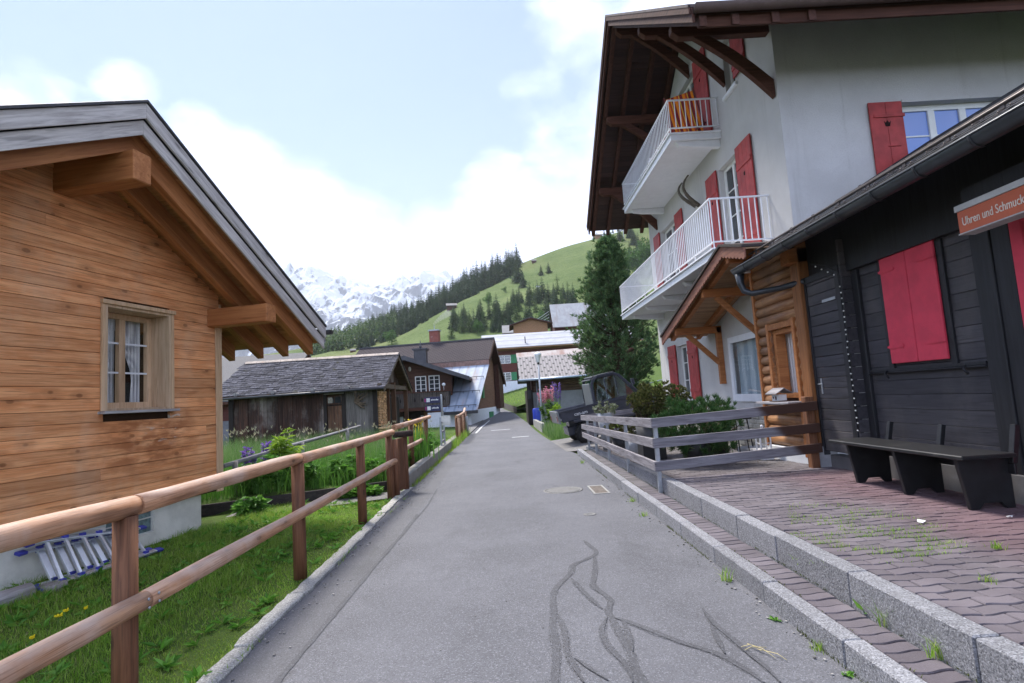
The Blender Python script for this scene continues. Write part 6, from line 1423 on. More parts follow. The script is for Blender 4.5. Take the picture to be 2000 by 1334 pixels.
# red-brown chalet with the long pale roof
rc = gable('red_chalet', 'red-brown chalet with green shutters, white base and a long pale metal roof', 'house', (AT(1240, 640, 63.5).x, 63.5, 0), R_(0), 17.3, 3.6, 4.0, 8.75, 6.95, 6.4, .7, metalroof('pale_metal', (.33, .335, .36), (.40, .405, .43), .25, 'Y', None, .7, metal=0), m_redbrown, m_whitewash, 0, 3.45, m_lightlog, ovf=.95)
X0 = rc.location.x
MB().box(-16.4, -.8, -2.75, -2.60, 6.70, 7.0).build('eave_beam', m_lightlog, rc)
for (xa, xb, ya, yb) in ((974, 997, 693, 711), (977, 998, 727, 744)):
    p, q = AT(xa, yb, 60.8), AT(xb, ya, 60.8); bwin(rc, p.x-X0, q.x-X0, p.z, q.z, -2.65, 2, 3, m_green, 'r')
MB().box(-12.6, -12.5, -2.9, -2.65, 7.4, 8.1).build('vent_pipe', m_darkmetal, rc)
wc = gable('wood_chalet', 'small honey-coloured chalet gable peeking over the long pale roof', 'house', (AT(1033, 632, 84).x, 84, 0), R_(90), 6, 3.0, 3.0, AT(1033, 631, 84).z, AT(1003, 648, 84).z+.25, AT(1003, 648, 84).z+.25, .6, m_darkmetal, m_lightlog, None, 0, 4)
wc2 = gable('grey_roof_house', 'low grey-roofed house just left behind the honey-coloured chalet', 'house', (AT(1012, 640, 90).x, 90, 0), 0, 2.6, 3, 3, AT(990, 636, 90).z, AT(990, 648, 90).z-.6, 8, .3, metalroof('light_grey_roof', (.14, .14, .15), (.18, .18, .19), 2, metal=0), m_lightlog, None, 0, 4)
gh2 = gable('grey_roof_house', 'steep pale sheet-metal roof rising beside the stone pine', 'house', (AT(1180, 590, 88).x, 88, 0), 0, 8.6, 3.4, 3.4, AT(1120, 593, 88).z, AT(1120, 638, 85).z, 8, .3, metalroof('pale_sheet', (.33, .33, .34), (.42, .42, .42), 3, 'X', (.30, .27, .26), .7, metal=0), m_redbrown, None, 0, 4)
# log shed with the perforated roof
sh = thing('log_shed', 'weathered log shed on a plastered base with a pierced pale metal roof by the lamp', 'shed', (.75, 33, 0))
def pierced():
    t = NT('pierced_roof'); wv = t.wave(1.9, axis='X'); 
    def holes(ox, oy):
        v = t.mapv((1, 1, 0)); x = t.math('ADD', t.sepz(0, v), ox); y = t.math('ADD', t.sepz(1, v), oy)
        fx = t.math('SUBTRACT', t.math('FRACT', t.math('MULTIPLY', x, 2.6)), .5); fy = t.math('SUBTRACT', t.math('FRACT', t.math('MULTIPLY', y, 1.15)), .5)
        return t.math('MULTIPLY', t.math('LESS_THAN', t.math('ABSOLUTE', fx), .16), t.math('LESS_THAN', t.math('ABSOLUTE', fy), .10))
    h = t.math('MAXIMUM', holes(0, 0), holes(.19, .43)); c = t.mix(wv, (.235, .215, .205), (.32, .295, .285)); c = t.mix(h, c, (.10, .095, .09)); t.bump(wv, .4, .02); return t.done(c, .95, .08)
MB().slab([(0, -1.2, 2.55), (5.6, -1.2, 2.55), (5.6, 1.5, 4.0), (0, 1.5, 4.0)], (0, 0, .06)).build('roof', pierced(), sh)
MB().slab([(0, 1.5, 4.0), (5.6, 1.5, 4.0), (5.6, 4.4, 2.5), (0, 4.4, 2.5)], (0, 0, .06)).build('roof', m_darkmetal, sh)
MB().tube([(-.05, -1.25, 2.56), (5.6, -1.25, 2.62)], .065, 10).build('gutter', plain('zinc_gutter', (.33, .40, .48), .35, .5, .6), sh)
l = MB(); z = 1.95
while z < 2.85: l.tube([(.72, 0, z), (3, 0, z), (5.4, 0, z)], .10, 9); z += .175
l.build('wall', wood('old_shed_logs', (.15, .095, .065), (.06, .038, .028), 'x', 1, .3, .3, .85, .5), sh)
MB().slab([(.72, -.1, 1.85), (.72, 3.6, 1.85), (.72, 3.6, 2.8), (.72, 1.5, 3.9), (.72, -.1, 3.05)], (.1, 0, 0)).build('wall', m_browny, sh)
MB().box(.75, 5.4, -.12, 3.6, -.5, 1.86).build('base_wall', plain('grey_patchy_plaster', (.30, .31, .33), .9, .2, .2, scale=1.5, bump=.4, grime=(.38, .37, .34)), sh)
MB().box(.42, .62, -.55, -.35, -.3, 2.75).build('post', m_barndark, sh); MB().box(.40, .745, -.34, 3.0, -.3, 2.0).build('side_wall', m_barndark, sh)
MB().box(-.0+.45, .62, -.70, -.56, 1.5, 2.0).build('wall_lantern', m_blackmetal, sh)
MB().slab([(.05, 3.8, 3.95), (5.6, 3.8, 4.05), (5.6, 5.2, 4.65), (.05, 5.2, 4.55)], (0, 0, .06)).build('rear_roof', metalroof('rusty_corrugated', (.36, .30, .28), (.44, .40, .38), 5, 'X', (.24, .13, .10), .7, metal=0), sh)
MB().tube([(1.0, -.2, 0), (1.0, -.2, 2.5)], .04, 8).build('downpipe', m_steel, sh)
lamp = thing('street_lamp', 'slim grey street lamp with a white tapered lantern head beside the log shed', 'street lamp', (1.67, 28.35, -.02))
MB().lathe([(.075, 0), (.07, .5), (.05, 1.2), (.042, 3.3)], n=14).build('pole', m_steel, lamp)
MB().lathe([(.06, 3.3), (.075, 3.36), (.16, 3.66), (.19, 3.72), (.15, 3.78), (.05, 3.84), (.0, 3.85)], n=8).build('lamp_head', plain('opal_lantern', (.72, .74, .75), .35, .5), lamp)
MB().lathe([(.055, 3.22), (.065, 3.34)], n=12).build('collar', m_blackmetal, lamp)
bb = thing('water_barrel', 'bright blue plastic barrel standing against the shed wall', 'barrel', (1.62, 31.9, .06)); MB().lathe([(.20, 0), (.24, .08), (.25, .3), (.24, .55), (.25, .8), (.22, .9), (.18, .92)], n=18).build('barrel_body', plain('blue_barrel', (.03, .06, .42), .4, .5), bb)
for x, y, lb in ((1.75, 27.6, 'low pale concrete wall end at the foot of the street lamp'),):
    o = MB().slab([(1.5, 26.2, -.1), (1.66, 26.2, -.1), (1.52, 31.5, -.1), (1.36, 31.5, -.1)], (0, 0, .48)).build('retaining_wall', plain('pale_concrete', (.34, .33, .31), .9, .2, .15, scale=3, bump=.4), None, .01); tag(o, lb, 'wall')
spikes('lupins', 'tall pink lupins flowering in front of the shed', (1.95, 28.9, .60), 40, 1.35, m_pink, .45, 'lupins by the shed'); spikes('lupins', 'purple lupins right of the pink ones', (2.55, 29.4, .65), 16, 1.5, m_purple, .35, 'lupins by the shed')
bushm = leafmat('bank_shrub_leaves', [(0, (.04, .10, .015)), (.5, (.08, .17, .025)), (1, (.16, .26, .05))], .35)
leafy('bank_shrub', 'round green shrub under the pink lupins', 'shrub', (2.05, 28.0, .02), 1.60, .60, 1100, .16, .10, bushm, 14)
leafy('bank_shrub', 'yellow-green shrub between lupins and the vehicle', 'shrub', (2.35, 26.8, .05), 1.25, .5, 700, .13, .07, m_lime, 10)
P = np.stack([rng.uniform(1.5, 3.6, 5200), rng.uniform(20.8, 28.5, 5200)], 1); P = P[P[:, 0] > 1.35+(28.5-P[:, 1])*.03]; blades('bank_grass', P, lambda x, y: GZ(x, y), (.10, .75), (.008, .018), m_tall, .7)
P = np.stack([rng.uniform(-1.2, 3.2, 6000), rng.uniform(46, 60, 6000)], 1); P = P[P[:, 0] > np.array([lerp(y, XR) for y in P[:, 1]])+.5]; blades('verge_bank_grass', P, lambda x, y: GZ(x, y)+.2*(x-lerp(y, XR)), (.3, .9), (.02, .04), m_grass, .7)
V = []
for y in (44, 47, 50, 53, 56, 59): V += [(lerp(y, XR)+.15, y, ZR(y)-.2), (lerp(y, XR)+.2, y, ZR(y)+.45), (lerp(y, XR)+1.2, y, ZR(y)+.75), (lerp(y, XR)+5, y, ZR(y)+1.6)]
o = np_mesh('bank', np.array(V), np.array([(4*i+k, 4*i+k+1, 4*i+k+5, 4*i+k+4) for i in range(5) for k in range(1, 3)]), m_ground, kind='structure')
o = np_mesh('bank_wall', np.array(V), np.array([(4*i, 4*i+1, 4*i+5, 4*i+4) for i in range(5)]), plain('dry_stone_wall', (.13, .12, .11), .9, .2, .3, scale=2.5, bump=.8, bscale=6)); tag(o, 'low dark dry-stone wall holding the grassy bank at the bend of the lane', 'wall')

# ------------------------------------------------------------------ side-by-side utility vehicle
uv = thing('utility_vehicle', 'black utility vehicle with enclosed cab and cargo bed parked nose-up beside the lane', 'vehicle', (1.72, 18.55, -.06)); uv.rotation_euler = (0, R_(-9.5), R_(4))
m_body = plain('satin_black_body', (.036, .040, .056), .26, .55, var=.15); m_tyre = plain('tyre_rubber', (.018, .018, .018), .8, .2, var=.2, bump=.3); m_rim = plain('dark_rim', (.10, .10, .105), .4, .5, .3)
def cabglass():
    t = NT('tinted_glass'); tr = t.n.new('ShaderNodeBsdfTransparent'); tr.inputs[0].default_value = (.50, .68, .62, 1); gs = t.n.new('ShaderNodeBsdfGlossy'); gs.inputs['Roughness'].default_value = .03
    lw = t.n.new('ShaderNodeLayerWeight'); lw.inputs[0].default_value = .5; fo = t.math('ADD', .24, t.math('MULTIPLY', t.math('POWER', lw.outputs['Facing'], 3.0), .5)); mx = t.n.new('ShaderNodeMixShader')
    t.l.new(fo, mx.inputs[0]); t.l.new(tr.outputs[0], mx.inputs[1]); t.l.new(gs.outputs[0], mx.inputs[2]); t.l.new(mx.outputs[0], t.n['Material Output'].inputs[0]); return t.m
m_cabglass = cabglass(); m_greypanel = plain('grey_polycarbonate', (.17, .18, .18), .35, .4, var=.1)
# cargo bed: walls around an open tray
bed = MB(); bed.box(.05, 1.32, -.74, .74, .82, .87)
for s in (-1, 1): bed.slab([(.05, s*.74, .80), (1.32, s*.74, .80), (1.34, s*.76, 1.16), (.0, s*.76, 1.16)], (0, -s*.05, 0))
bed.box(1.27, 1.32, -.69, .69, .87, 1.16); bo = bed.build('cargo_bed', m_body, uv, .015)
MB().slab([(.0, -.76, .78), (.0, .76, .78), (-.03, .76, 1.18), (-.03, -.76, 1.18)], (-.06, 0, 0)).build('tailgate', m_greypanel, uv, .015)
MB().box(-.02, 1.3, -.79, -.765, 1.12, 1.17).build('bed_rail', m_body, bo, .006); MB().box(-.02, 1.3, .765, .79, 1.12, 1.17).build('bed_rail', m_body, bo, .006)
tm = text_mb("can-am", .15, .003); xm = max(p[0] for p in tm.v); tm.xf(Matrix(((1, 0, 0, .45), (0, 0, -1, -.764), (0, 1, 0, .93), (0, 0, 0, 1)))); tm.build('lettering', plain('decal_white', (.65, .66, .68), .5), bo)
MB().box(-.09, -.085, -.70, -.58, .86, 1.02).build('tail_light', plain('red_lens', (.30, .02, .02), .25, .6), uv); MB().box(-.09, -.085, .58, .70, .86, 1.02).build('tail_light', bpy.data.materials['red_lens'], uv)
ch_ = MB(); ch_.box(.2, 3.1, -.45, .45, .34, .60); ch_.slab([(1.30, -.72, .50), (2.55, -.72, .50), (2.55, -.72, .95), (1.30, -.72, .88)], (0, 1.44, 0)); ch_.box(.3, .9, -.3, .3, .55, .8); ch_.build('chassis', m_body, uv, .02)
hd_ = MB(); hd_.slab([(2.35, -.66, .70), (3.15, -.62, .66), (3.22, -.60, .86), (2.95, -.62, 1.08), (2.35, -.68, 1.22)], (0, 1.30, 0)); hd_.build('bonnet', m_body, uv, .04)
for s in (-1, 1): MB().slab([(3.18, s*.30, .86), (3.20, s*.56, .86), (3.12, s*.56, .98), (3.12, s*.30, .98)], (.015, 0, 0)).build('headlight', m_greypanel, uv)
# cab: rounded side frames, roof, glass
outl = [(1.22, .86), (1.18, 1.30), (1.22, 1.72), (1.30, 1.88), (1.46, 1.96), (1.95, 1.95), (2.12, 1.88), (2.24, 1.72), (2.62, 1.18), (2.62, .86)]
for s in (-1, 1):
    y = s*.70; cab = MB(); n = len(outl)
    for a, b in zip(outl, outl[1:]+outl[:1]): cab.beam((a[0], y*(1 if a[1] < 1.5 else .94), a[1]), (b[0], y*(1 if b[1] < 1.5 else .94), b[1]), .055, .085, (0, 0, 1) if abs(a[0]-b[0]) > abs(a[1]-b[1]) else (1, 0, 0))
    cab.beam((1.25, y, 1.15), (2.62, y, 1.12), .05, .10); cab.slab([(1.24, y-.01, .86), (2.6, y-.01, .86), (2.6, y-.01, 1.14), (1.22, y-.01, 1.18)], (0, .02, 0)); cab.build('cab_frame', m_body, uv, .012)
    g = MB(); g.slab([(1.24, y*.985, 1.20), (2.52, y*.985, 1.17), (2.20, y*.935, 1.70), (2.08, y*.93, 1.86), (1.46, y*.93, 1.90), (1.30, y*.935, 1.78)], (0, .008, 0)); go = g.build('side_window', m_cabglass, uv)
    MB().beam((1.62, y*.99, 1.2), (1.66, y*.94, 1.88), .02, .03, (1, 0, 0)).beam((1.98, y*.99, 1.2), (2.0, y*.94, 1.88), .02, .03, (1, 0, 0)).build('window_bar', m_body, go)
rfm = MB(); vs = []
for s in (-1, 1): vs += [(x, s*.70*.94, z+.03) for x, z in outl[2:8]]
k = 6; rfm.slab([(1.20, -.68, 1.88), (2.14, -.68, 1.88), (2.14, .68, 1.88), (1.20, .68, 1.88)], (0, 0, .04)); rfm.slab([(1.30, -.64, 1.92), (2.02, -.64, 1.94), (2.02, .64, 1.94), (1.30, .64, 1.92)], (0, 0, .075)); rfm.build('cab_roof', plain('cab_roof_plastic', (.03, .031, .036), .30, .5), uv, .03)
MB().slab([(1.165, -.58, 1.05), (1.165, .58, 1.05), (1.20, .56, 1.80), (1.20, -.56, 1.80)], (-.03, 0, 0)).build('rear_window', m_greypanel, uv, .03)
MB().slab([(2.63, -.62, 1.20), (2.63, .62, 1.20), (2.24, .58, 1.78), (2.24, -.58, 1.78)], (.01, 0, .006)).build('windscreen', m_cabglass, uv)
st_ = MB(); st_.box(1.42, 1.9, -.58, .58, .88, 1.05); st_.box(1.32, 1.44, -.58, .58, 1.05, 1.55); st_.build('seat', plain('seat_vinyl', (.03, .03, .03), .6), uv, .03)
MB().tube([(2.12+.05*math.sin(a)*.0+.17*math.cos(a)*.4, .3+.17*math.sin(a), 1.25+.17*math.cos(a)) for a in np.linspace(0, 6.28, 18)], .014, 6).build('steering_wheel', m_tyre, uv)
for s in (-1, 1): MB().tube([(2.42, s*.70, 1.42), (2.46, s*.86, 1.50)], .015, 6).box(2.42, 2.50, s*.92-.08, s*.92+.08, 1.46, 1.66).build('mirror', m_body, uv, .02)
ap_ = MB().slab([(.42, -.80, .72), (1.28, -.80, .72), (1.36, -.80, .84), (.34, -.80, .80)], (0, .10, 0)).slab([(.42, .70, .72), (1.28, .70, .72), (1.36, .70, .84), (.34, .70, .80)], (0, .10, 0)); ap_.build('mudguard', m_body, uv, .01)
def wheel(x, s):
    c = (x, s*.66, .345); w_ = MB(); w_.lathe([(.20, -.13), (.30, -.135), (.335, -.10), (.34, 0), (.335, .10), (.30, .135), (.20, .13)], c, 28, 'y')
    for i in range(22):
        a = 2*math.pi*i/22
        for k, yy in enumerate((-.075, .075)): aa = a+(.14 if k else 0); w_.beam((c[0]+.335*math.cos(aa), c[1]+yy*1.65, c[2]+.335*math.sin(aa)), (c[0]+.338*math.cos(aa+.10), c[1]-yy*.1, c[2]+.338*math.sin(aa+.10)), .05, .045, (math.cos(aa), 0, math.sin(aa)))
    wo = w_.build('wheel', m_tyre, uv)
    r = MB(); so_ = s*.128; r.lathe([(.19, -.11), (.195, .11)], c, 20, 'y')
    for i in range(7): a = 2*math.pi*i/7; r.beam((c[0]+.04*math.cos(a), c[1]+so_, c[2]+.04*math.sin(a)), (c[0]+.20*math.cos(a), c[1]+so_, c[2]+.20*math.sin(a)), .02, .05, (math.sin(a), 0, -math.cos(a)))
    r.lathe([(.05, -.01), (.05, .01)], (c[0], c[1]+so_, c[2]), 12, 'y'); r.build('rim', m_rim, wo)
for x in (.72, 2.72):
    for s in (-1, 1): wheel(x, s)

# ------------------------------------------------------------------ trees
m_spruce = leafmat('spruce_needles', [(0, (.018, .042, .019)), (.5, (.032, .068, .027)), (.9, (.058, .100, .036)), (1, (.10, .13, .05))], .1, .6)
m_spruce2 = leafmat('larch_needles', [(0, (.030, .065, .018)), (.5, (.055, .105, .025)), (1, (.11, .16, .045))], .2, .6)
m_decid = leafmat('broadleaf_leaves', [(0, (.025, .070, .014)), (.5, (.050, .125, .022)), (1, (.10, .20, .040))], .3)
m_stone = leafmat('stone_pine_needles', [(0, (.032, .070, .032)), (.45, (.070, .140, .056)), (.85, (.13, .215, .080)), (1, (.22, .30, .12))], .25, .6, .3, (.06, .085, .03), 1.1)
def spruce_mesh(name, h, r, dens, mat, seed, ragged=.25):
    g = np.random.default_rng(seed); C = []; D = []; L = []; nlev = int(h*1.7)
    for i in range(nlev):
        u = (i+g.uniform(-.3, .3))/nlev; z = h*(.07+.93*u); rr = r*(1-u)**.82*(1+g.uniform(-ragged, ragged))+.05; nb = max(4, int(dens*(1-u*.75))); a0 = g.uniform(0, 6.28)
        for k in range(nb):
            a = a0+6.283*k/nb+g.uniform(-.25, .25); R = rr*g.uniform(.6, 1.1)
            for q in (.0, .38, .68):
                C.append((math.cos(a)*R*q, math.sin(a)*R*q, z-R*q*.28)); aa = a+g.uniform(-.45, .45); D.append((math.cos(aa), math.sin(aa), -.35+.25*u)); L.append(R*.48)
    C, D, L = map(np.array, (C, D, L)); st = rng.bit_generator.state
    v, f = leaves(C, D, L, L*.62, fold=.35, jit=.35); v2, f2 = leaves(C, D*np.array([1, 1, .4])+g.normal(size=D.shape)*.25, L*.9, L*.4, fold=.4, jit=.8)
    tr = MB().tube([(0, 0, -.4), (0, 0, h*.5), (0, 0, h*.97)], [h*.014, h*.009, .01], 6); tv = np.array(tr.v); 
    V, F = merge((v, f), (v2, f2)); F = np.concatenate([F, np.array([q for q in tr.f if len(q) == 4])+len(V)]); V = np.concatenate([V, tv])
    o = np_mesh(name, V, F, mat); return o
def far_tree(proto, p, h0, h, label, group, cat='tree'):
    o = proto.copy(); COL.objects.link(o); s = h/h0; o.location = p; o.scale = (s*random.uniform(.85, 1.2),)*2+(s,); o.rotation_euler = (0, 0, random.uniform(0, 6.28)); return tag(o, label, cat, group)
SP = [(spruce_mesh('spruce_tree', 14, 3.1, 10, m_spruce, 1+i), 14) for i in range(4)]; LA = [(spruce_mesh('larch_tree', 12, 2.5, 7, m_spruce2, 21+i, .4), 12) for i in range(2)]
def decid_mesh(name, h, r, n, mat, seed, L=.5, lobes=9):
    g = np.random.default_rng(seed); cs = g.normal(size=(lobes, 3))*np.array([r*.45, r*.45, h*.17])+np.array([0, 0, h*.6]); C = []; D = []
    for i in range(n): u = g.normal(size=3); u /= np.linalg.norm(u); c = cs[i % lobes]; C.append(c+u*np.array([r*.5, r*.5, h*.2])*g.uniform(.55, 1.05)); D.append(u+g.normal(size=3)*.5)
    v, f = leaves(np.array(C), np.array(D), g.uniform(L*.6, L*1.3, n), L*.6, fold=.2, jit=1)
    tr = MB().tube([(0, 0, -.3), (0, 0, h*.3), (.1, 0, h*.65)], [h*.022, h*.018, .03], 6); V, F = v, np.concatenate([f, np.array([q for q in tr.f if len(q) == 4])+len(v)]); return np_mesh(name, np.concatenate([V, np.array(tr.v)]), F, mat)
DC = [(decid_mesh('broadleaf_tree', 9, 3.2, 1500, m_decid, 5+i, .62), 9) for i in range(2)]
protos = [o for o, _ in SP+LA+DC]
def sc(p, px): return px*p.y/FPX       # photograph height in px -> metres
# forest along the left crest
gF = 'spruces of the dark forest on the left edge of the hill'
random.seed(3)
placed = []
for row in range(6):
    for i in range(40):
        t = (i+random.uniform(-.45, .45))/39; px = 1018-t*292
        if px > 1012 or px < 728: continue
        depth = row/5*(.35+.65*t**.8)                       # the wood widens downhill
        p = crest(px) if row == 0 else None
        if p is None:
            yc = 398-depth*120-random.uniform(0, 10); sky_p = crest(px, 398); x = sky_p.x*yc/398-row*random.uniform(0, 2); p = Vector((x, yc, HZ(x, yc)))
            if t < .30 and row > 2: continue
            if t < .6 and row > 4: continue
        proto, h0 = random.choice(SP); hpx = random.uniform(34, 52)*(1 if t < .85 else .9)
        o = far_tree(proto, p, h0, sc(p, hpx), 'dark spruce packed among many in the forest on the left edge of the green hill', gF); placed.append(o)
# lower wood at the foot of the meadow
gL = 'spruces of the wood at the foot of the meadow'
for i in range(95):
    px = random.uniform(885, 1135); lo = 655-(px-885)*.06; py = random.uniform(lo-48*(1 if px > 1000 else .6)-(px-885)*.10, lo)
    p = hill_hit(px, py)
    if p is None: continue
    proto, h0 = random.choice(SP+SP+LA); far_tree(proto, p, h0, sc(p, random.uniform(30, 50)), 'conifer packed in the wood at the foot of the meadow behind the chalets', gL)
for i in range(26):
    px = random.uniform(1205, 1290); p = hill_hit(px, random.uniform(452, 560)) if i % 2 else hill_hit(px, 470+(1290-px)*.7+random.uniform(-10, 25))
    if p is None: continue
    proto, h0 = random.choice(SP); far_tree(proto, p, h0, sc(p, random.uniform(28, 44)), 'conifer in the wood between the stone pine and the white house', 'conifers on the slope right of the stone pine')
for i in range(10):
    p = crest(1160+i*9+random.uniform(-3, 3), 399); proto, h0 = random.choice(SP); far_tree(proto, p, h0, sc(p, random.uniform(10, 18)), 'tiny spruce on the skyline under the big roof overhang', 'small spruces on the skyline')
SING = [((907, 625), 38, 'S', 'lone tall spruce standing on the meadow right of the small hut'), ((1008, 548), 46, 'S', 'tall spruce at the upper end of the forest, left one of the close trio'), ((1014, 552), 52, 'S', 'spruce in the middle of the close trio on the meadow'), ((1022, 562), 40, 'S', 'lowest spruce of the close trio on the meadow'), ((1057, 538), 24, 'S', 'left of the two spruces standing alone high on the meadow'), ((1072, 534), 26, 'S', 'right of the two spruces standing alone high on the meadow'), ((952, 598), 24, 'D', 'rounded broadleaf tree on the middle of the meadow'), ((985, 572), 12, 'D', 'small round bush tree above the wood on the meadow'), ((1020, 590), 22, 'S', 'small spruce just above the lower wood'), ((1006, 592), 22, 'S', 'small spruce left of another above the lower wood'), ((765, 673), 30, 'D', 'bright rounded broadleaf tree in front of the dark forest'), ((882, 662), 40, 'L', 'light green larch behind the big ridge roof'), ((935, 652), 30, 'D', 'pale broadleaf tree behind the red chimney roof'), ((1150, 512), 20, 'D', 'small broadleaf tree beside the top of the stone pine'), ((705, 680), 24, 'L', 'light larch at the left end of the forest above the ridge roof'), ((1060, 640), 34, 'D', 'bright broadleaf tree left of the steep pale roof'), ((1240, 540), 60, 'D', 'broad light green tree right of the stone pine'), ((1268, 530), 70, 'D', 'broad light green tree tight beside the white house')]
for (px, py), hp, k, lb in SING:
    p = hill_hit(px, py)
    if p is None: p = AT(px, py, 120); p.z = GZ(p.x, p.y) if p.y < 130 else p.z
    proto, h0 = random.choice({'S': SP, 'D': DC, 'L': LA}[k]); far_tree(proto, p, h0, sc(p, hp), lb, None)
for o in protos: bpy.data.objects.remove(o)
# hazy valley wood below the mountain: one mass
g2 = np.random.default_rng(9); A = []; B = []
for i in range(520):
    px = g2.uniform(595, 775); yv = g2.uniform(285, 399); x = AT(px, 680, yv).x; p = Vector((x, yv, HZ(x, yv))); q = (p.x, p.y, p.z)
    h = g2.uniform(7, 13)*yv/400; n = 26; zz = np.linspace(.1, 1, n); a = g2.uniform(0, 6.28, n); rr = h*.17*(1-zz)**.85+.1
    C = np.stack([q[0]+np.cos(a)*rr*.2, q[1]+np.sin(a)*rr*.2, q[2]+h*zz], 1); D = np.stack([np.cos(a), np.sin(a), np.full(n, -.5)], 1); A.append(leaves(C, D, rr*1.5+.3, rr*1.5+.3, fold=.3, jit=.4))
v, f = merge(*A); o = np_mesh('valley_wood', v, f, m_spruce2, kind='stuff')
# stone pine by the shed
sp = thing('stone_pine', 'big bushy stone pine rising between the log shed and the white house', 'tree', (5.15, 26.0, GZ(5.15, 26)))
tr = MB().tube([(0, 0, -.3), (.05, 0, 2), (-.05, .1, 5), (0, 0, 8.2)], [.26, .2, .12, .03], 12); C = []; D = []; g3 = np.random.default_rng(4)
def prad(u): return 2.08*max(0, 1-u**1.9)**.9*(.78+.22*min(1, u/.2))
for i in range(420):
    u = g3.uniform(.0, 1)**.95; z0 = .7+u*7.5; a = g3.uniform(0, 6.28); R = prad(u)*g3.uniform(.72, 1.18); 
    if g3.random() < .10: R *= .6
    e = Vector((math.cos(a)*R, math.sin(a)*R, z0+.30*R+.25)); s = Vector((0, 0, z0-.15)); m = s.lerp(e, .55)+Vector((0, 0, -.15)); tr.tube([s, m, e], [.035, .022, .008], 5)
    for q in range(13):
        w_ = g3.uniform(.30, 1)**.7; c = (s.lerp(m, w_/.55) if w_ < .55 else m.lerp(e, (w_-.55)/.45)); off = g3.normal(size=3)*.14*(1.2-w_*.4); C.append((c.x+off[0], c.y+off[1], c.z+off[2])); D.append((math.cos(a)*.5+off[0]*2, math.sin(a)*.5+off[1]*2, .9))
tr.build('trunk', m_bark, sp); v, f = tufts(np.array(C), np.array(D), 16, (.13, .27), .030, .62); np_mesh('crown', v, f, m_stone, sp)
# shrubs on the bank between the pine and the white house
for (x, y, h, r, n, m, lb) in ((6.6, 22.0, 1.2, .8, 900, bushm, 'leafy green shrub on the bank just left of the white house'), (7.2, 24.5, 1.5, .9, 900, m_lime, 'yellow-green shrub higher on the bank by the white house'), (5.6, 21.0, 1.0, .7, 700, bushm, 'shrub behind the vehicle under the stone pine'), (4.6, 21.8, .9, .6, 500, m_bronze, 'olive shrub behind the vehicle cab')):
    leafy('bank_shrub', lb, 'shrub', (x, y, GZ(x, y)), h, r, n, .16, .08, m, 14)
P = np.stack([rng.uniform(3.6, 9.5, 9000), rng.uniform(20, 34, 9000)], 1); blades('slope_grass', P, lambda x, y: GZ(x, y), (.15, .5), (.012, .025), m_grass, .7)
hr = thing('path_railing', 'pale metal handrail climbing the bank behind the pine', 'railing', (6.8, 27.5, GZ(6.8, 27.5)))
MB().tube([(-1.2, 0, .8), (1.6, .6, 1.35)], .03, 6).tube([(-1.2, 0, .4), (1.6, .6, .95)], .02, 6).build('rail', m_steel, hr)
for k in (-1.2, .2, 1.6): MB().tube([(k, .21*(k+1.2), -.2), (k, .21*(k+1.2), .8+.2*(k+1.2))], .03, 6).build('post', m_steel, hr)
# huts and lift pylons on the hill
m_hutroof = plain('hut_roof', (.16, .15, .15), .8); 
for (px, py), wpx, hpx, lb, wm in (((882, 601), 22, 11, 'small brown hut with a grey roof at the foot of the steep meadow', m_brown), ((1000, 524), 9, 8, 'tiny red-fronted hut beside the upper forest edge', m_redbrown), ((1043, 510), 10, 6, 'tiny dark hut on the skyline of the hill', m_brown), ((1168, 458), 18, 8, 'hut just below the skyline under the roof overhang', m_lightlog)):
    p = hill_hit(px, py+3) or crest(px, 396); w_, h_ = sc(p, wpx), sc(p, hpx); t = thing('meadow_hut', lb, 'hut', p, random.uniform(-.4, .4))
    MB().box(-w_*.4, w_*.4, -w_*.3, w_*.3, -1.5, h_*.62).build('wall', wm, t); r = MB()
    for s in (-1, 1): r.slab([(-w_*.5, 0, h_*1.0), (w_*.5, 0, h_*1.0), (w_*.5, s*w_*.42, h_*.5), (-w_*.5, s*w_*.42, h_*.5)], (0, 0, h_*.08))
    r.build('roof', m_hutroof, t)
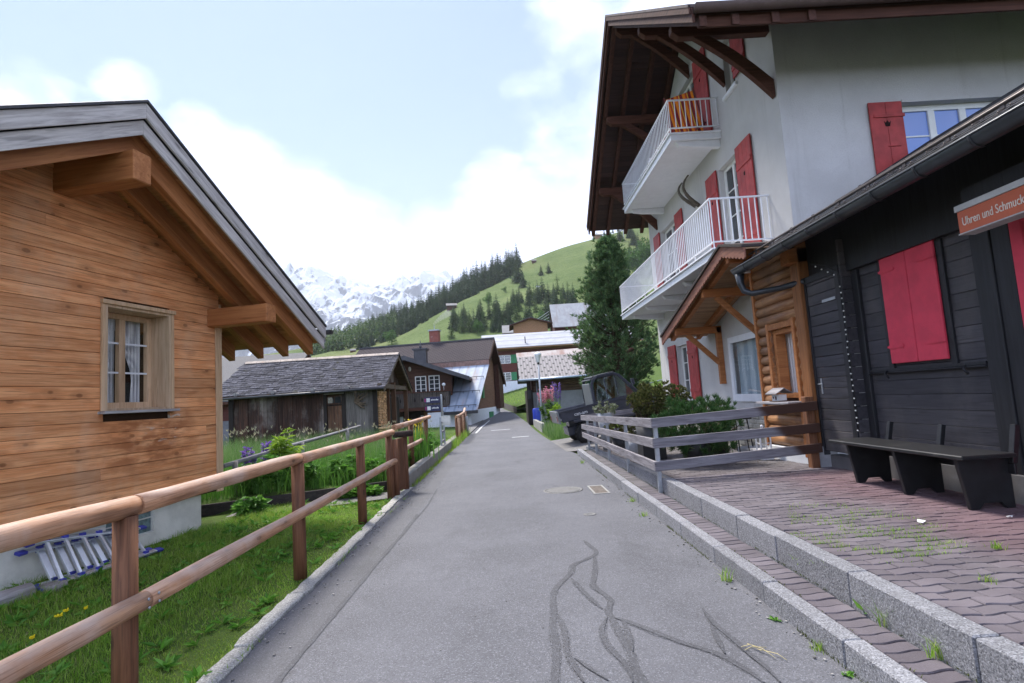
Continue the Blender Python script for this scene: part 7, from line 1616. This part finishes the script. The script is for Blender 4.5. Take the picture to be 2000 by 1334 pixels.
for (px, py), hp, lb in (((1054, 580), 22, 'lift pylon with a forked head above the lower wood'), ((1219, 470), 24, 'lift pylon near the skyline by the white house roof')):
    p = hill_hit(px, py) or crest(px, 396); h_ = sc(p, hp); t = thing('lift_pylon', lb, 'pylon', p); MB().tube([(0, 0, -1), (0, 0, h_)], [h_*.035, h_*.022], 8).build('mast', m_steel, t); MB().beam((-h_*.22, 0, h_), (h_*.22, 0, h_*.97), h_*.04, h_*.05).box(-h_*.24, -h_*.14, -h_*.12, h_*.12, h_*.9, h_*.96).box(h_*.14, h_*.24, -h_*.12, h_*.12, h_*.88, h_*.94).build('crossarm', m_steel, t)
hutv = hill_hit(690, 688)
if hutv:
    t = thing('meadow_hut', 'tiny pale-roofed hut beside the hazy valley wood', 'hut', hutv); w_ = sc(hutv, 10); MB().box(-w_*.5, w_*.5, -w_*.3, w_*.3, -1, w_*.3).build('wall', m_brown, t); MB().slab([(-w_*.6, -w_*.4, w_*.28), (w_*.6, -w_*.4, w_*.28), (w_*.6, 0, w_*.6), (-w_*.6, 0, w_*.6)], (0, 0, .2)).build('roof', m_hutroof, t)
wires = MB()
for i in range(4):
    a, b = AT(1032, 632+i*3, 84), AT(1072, 600+i*6+8, 110); wires.tube([a, a.lerp(b, .5)-Vector((0, 0, .15)), b], .035, 4)
o = wires.build('power_line', m_steel); tag(o, 'bundle of overhead wires running up from the honey-coloured chalet', 'power line')

# ------------------------------------------------------------------ air between here and the mountains
hz = MB().box(-9100, 9100, -3100, 5000, -3.5, 1750).build('haze', None)
hm = bpy.data.materials.new('haze_air'); hm.use_nodes = True; hn = hm.node_tree; hn.nodes.remove(hn.nodes['Principled BSDF'])
pvn = hn.nodes.new('ShaderNodeVolumePrincipled'); pvn.inputs['Density'].default_value = 1.7e-4; pvn.inputs['Color'].default_value = (.93, .96, 1, 1); hn.links.new(pvn.outputs[0], hn.nodes['Material Output'].inputs['Volume'])
hz.data.materials.clear(); hz.data.materials.append(hm); hz['kind'] = 'stuff'
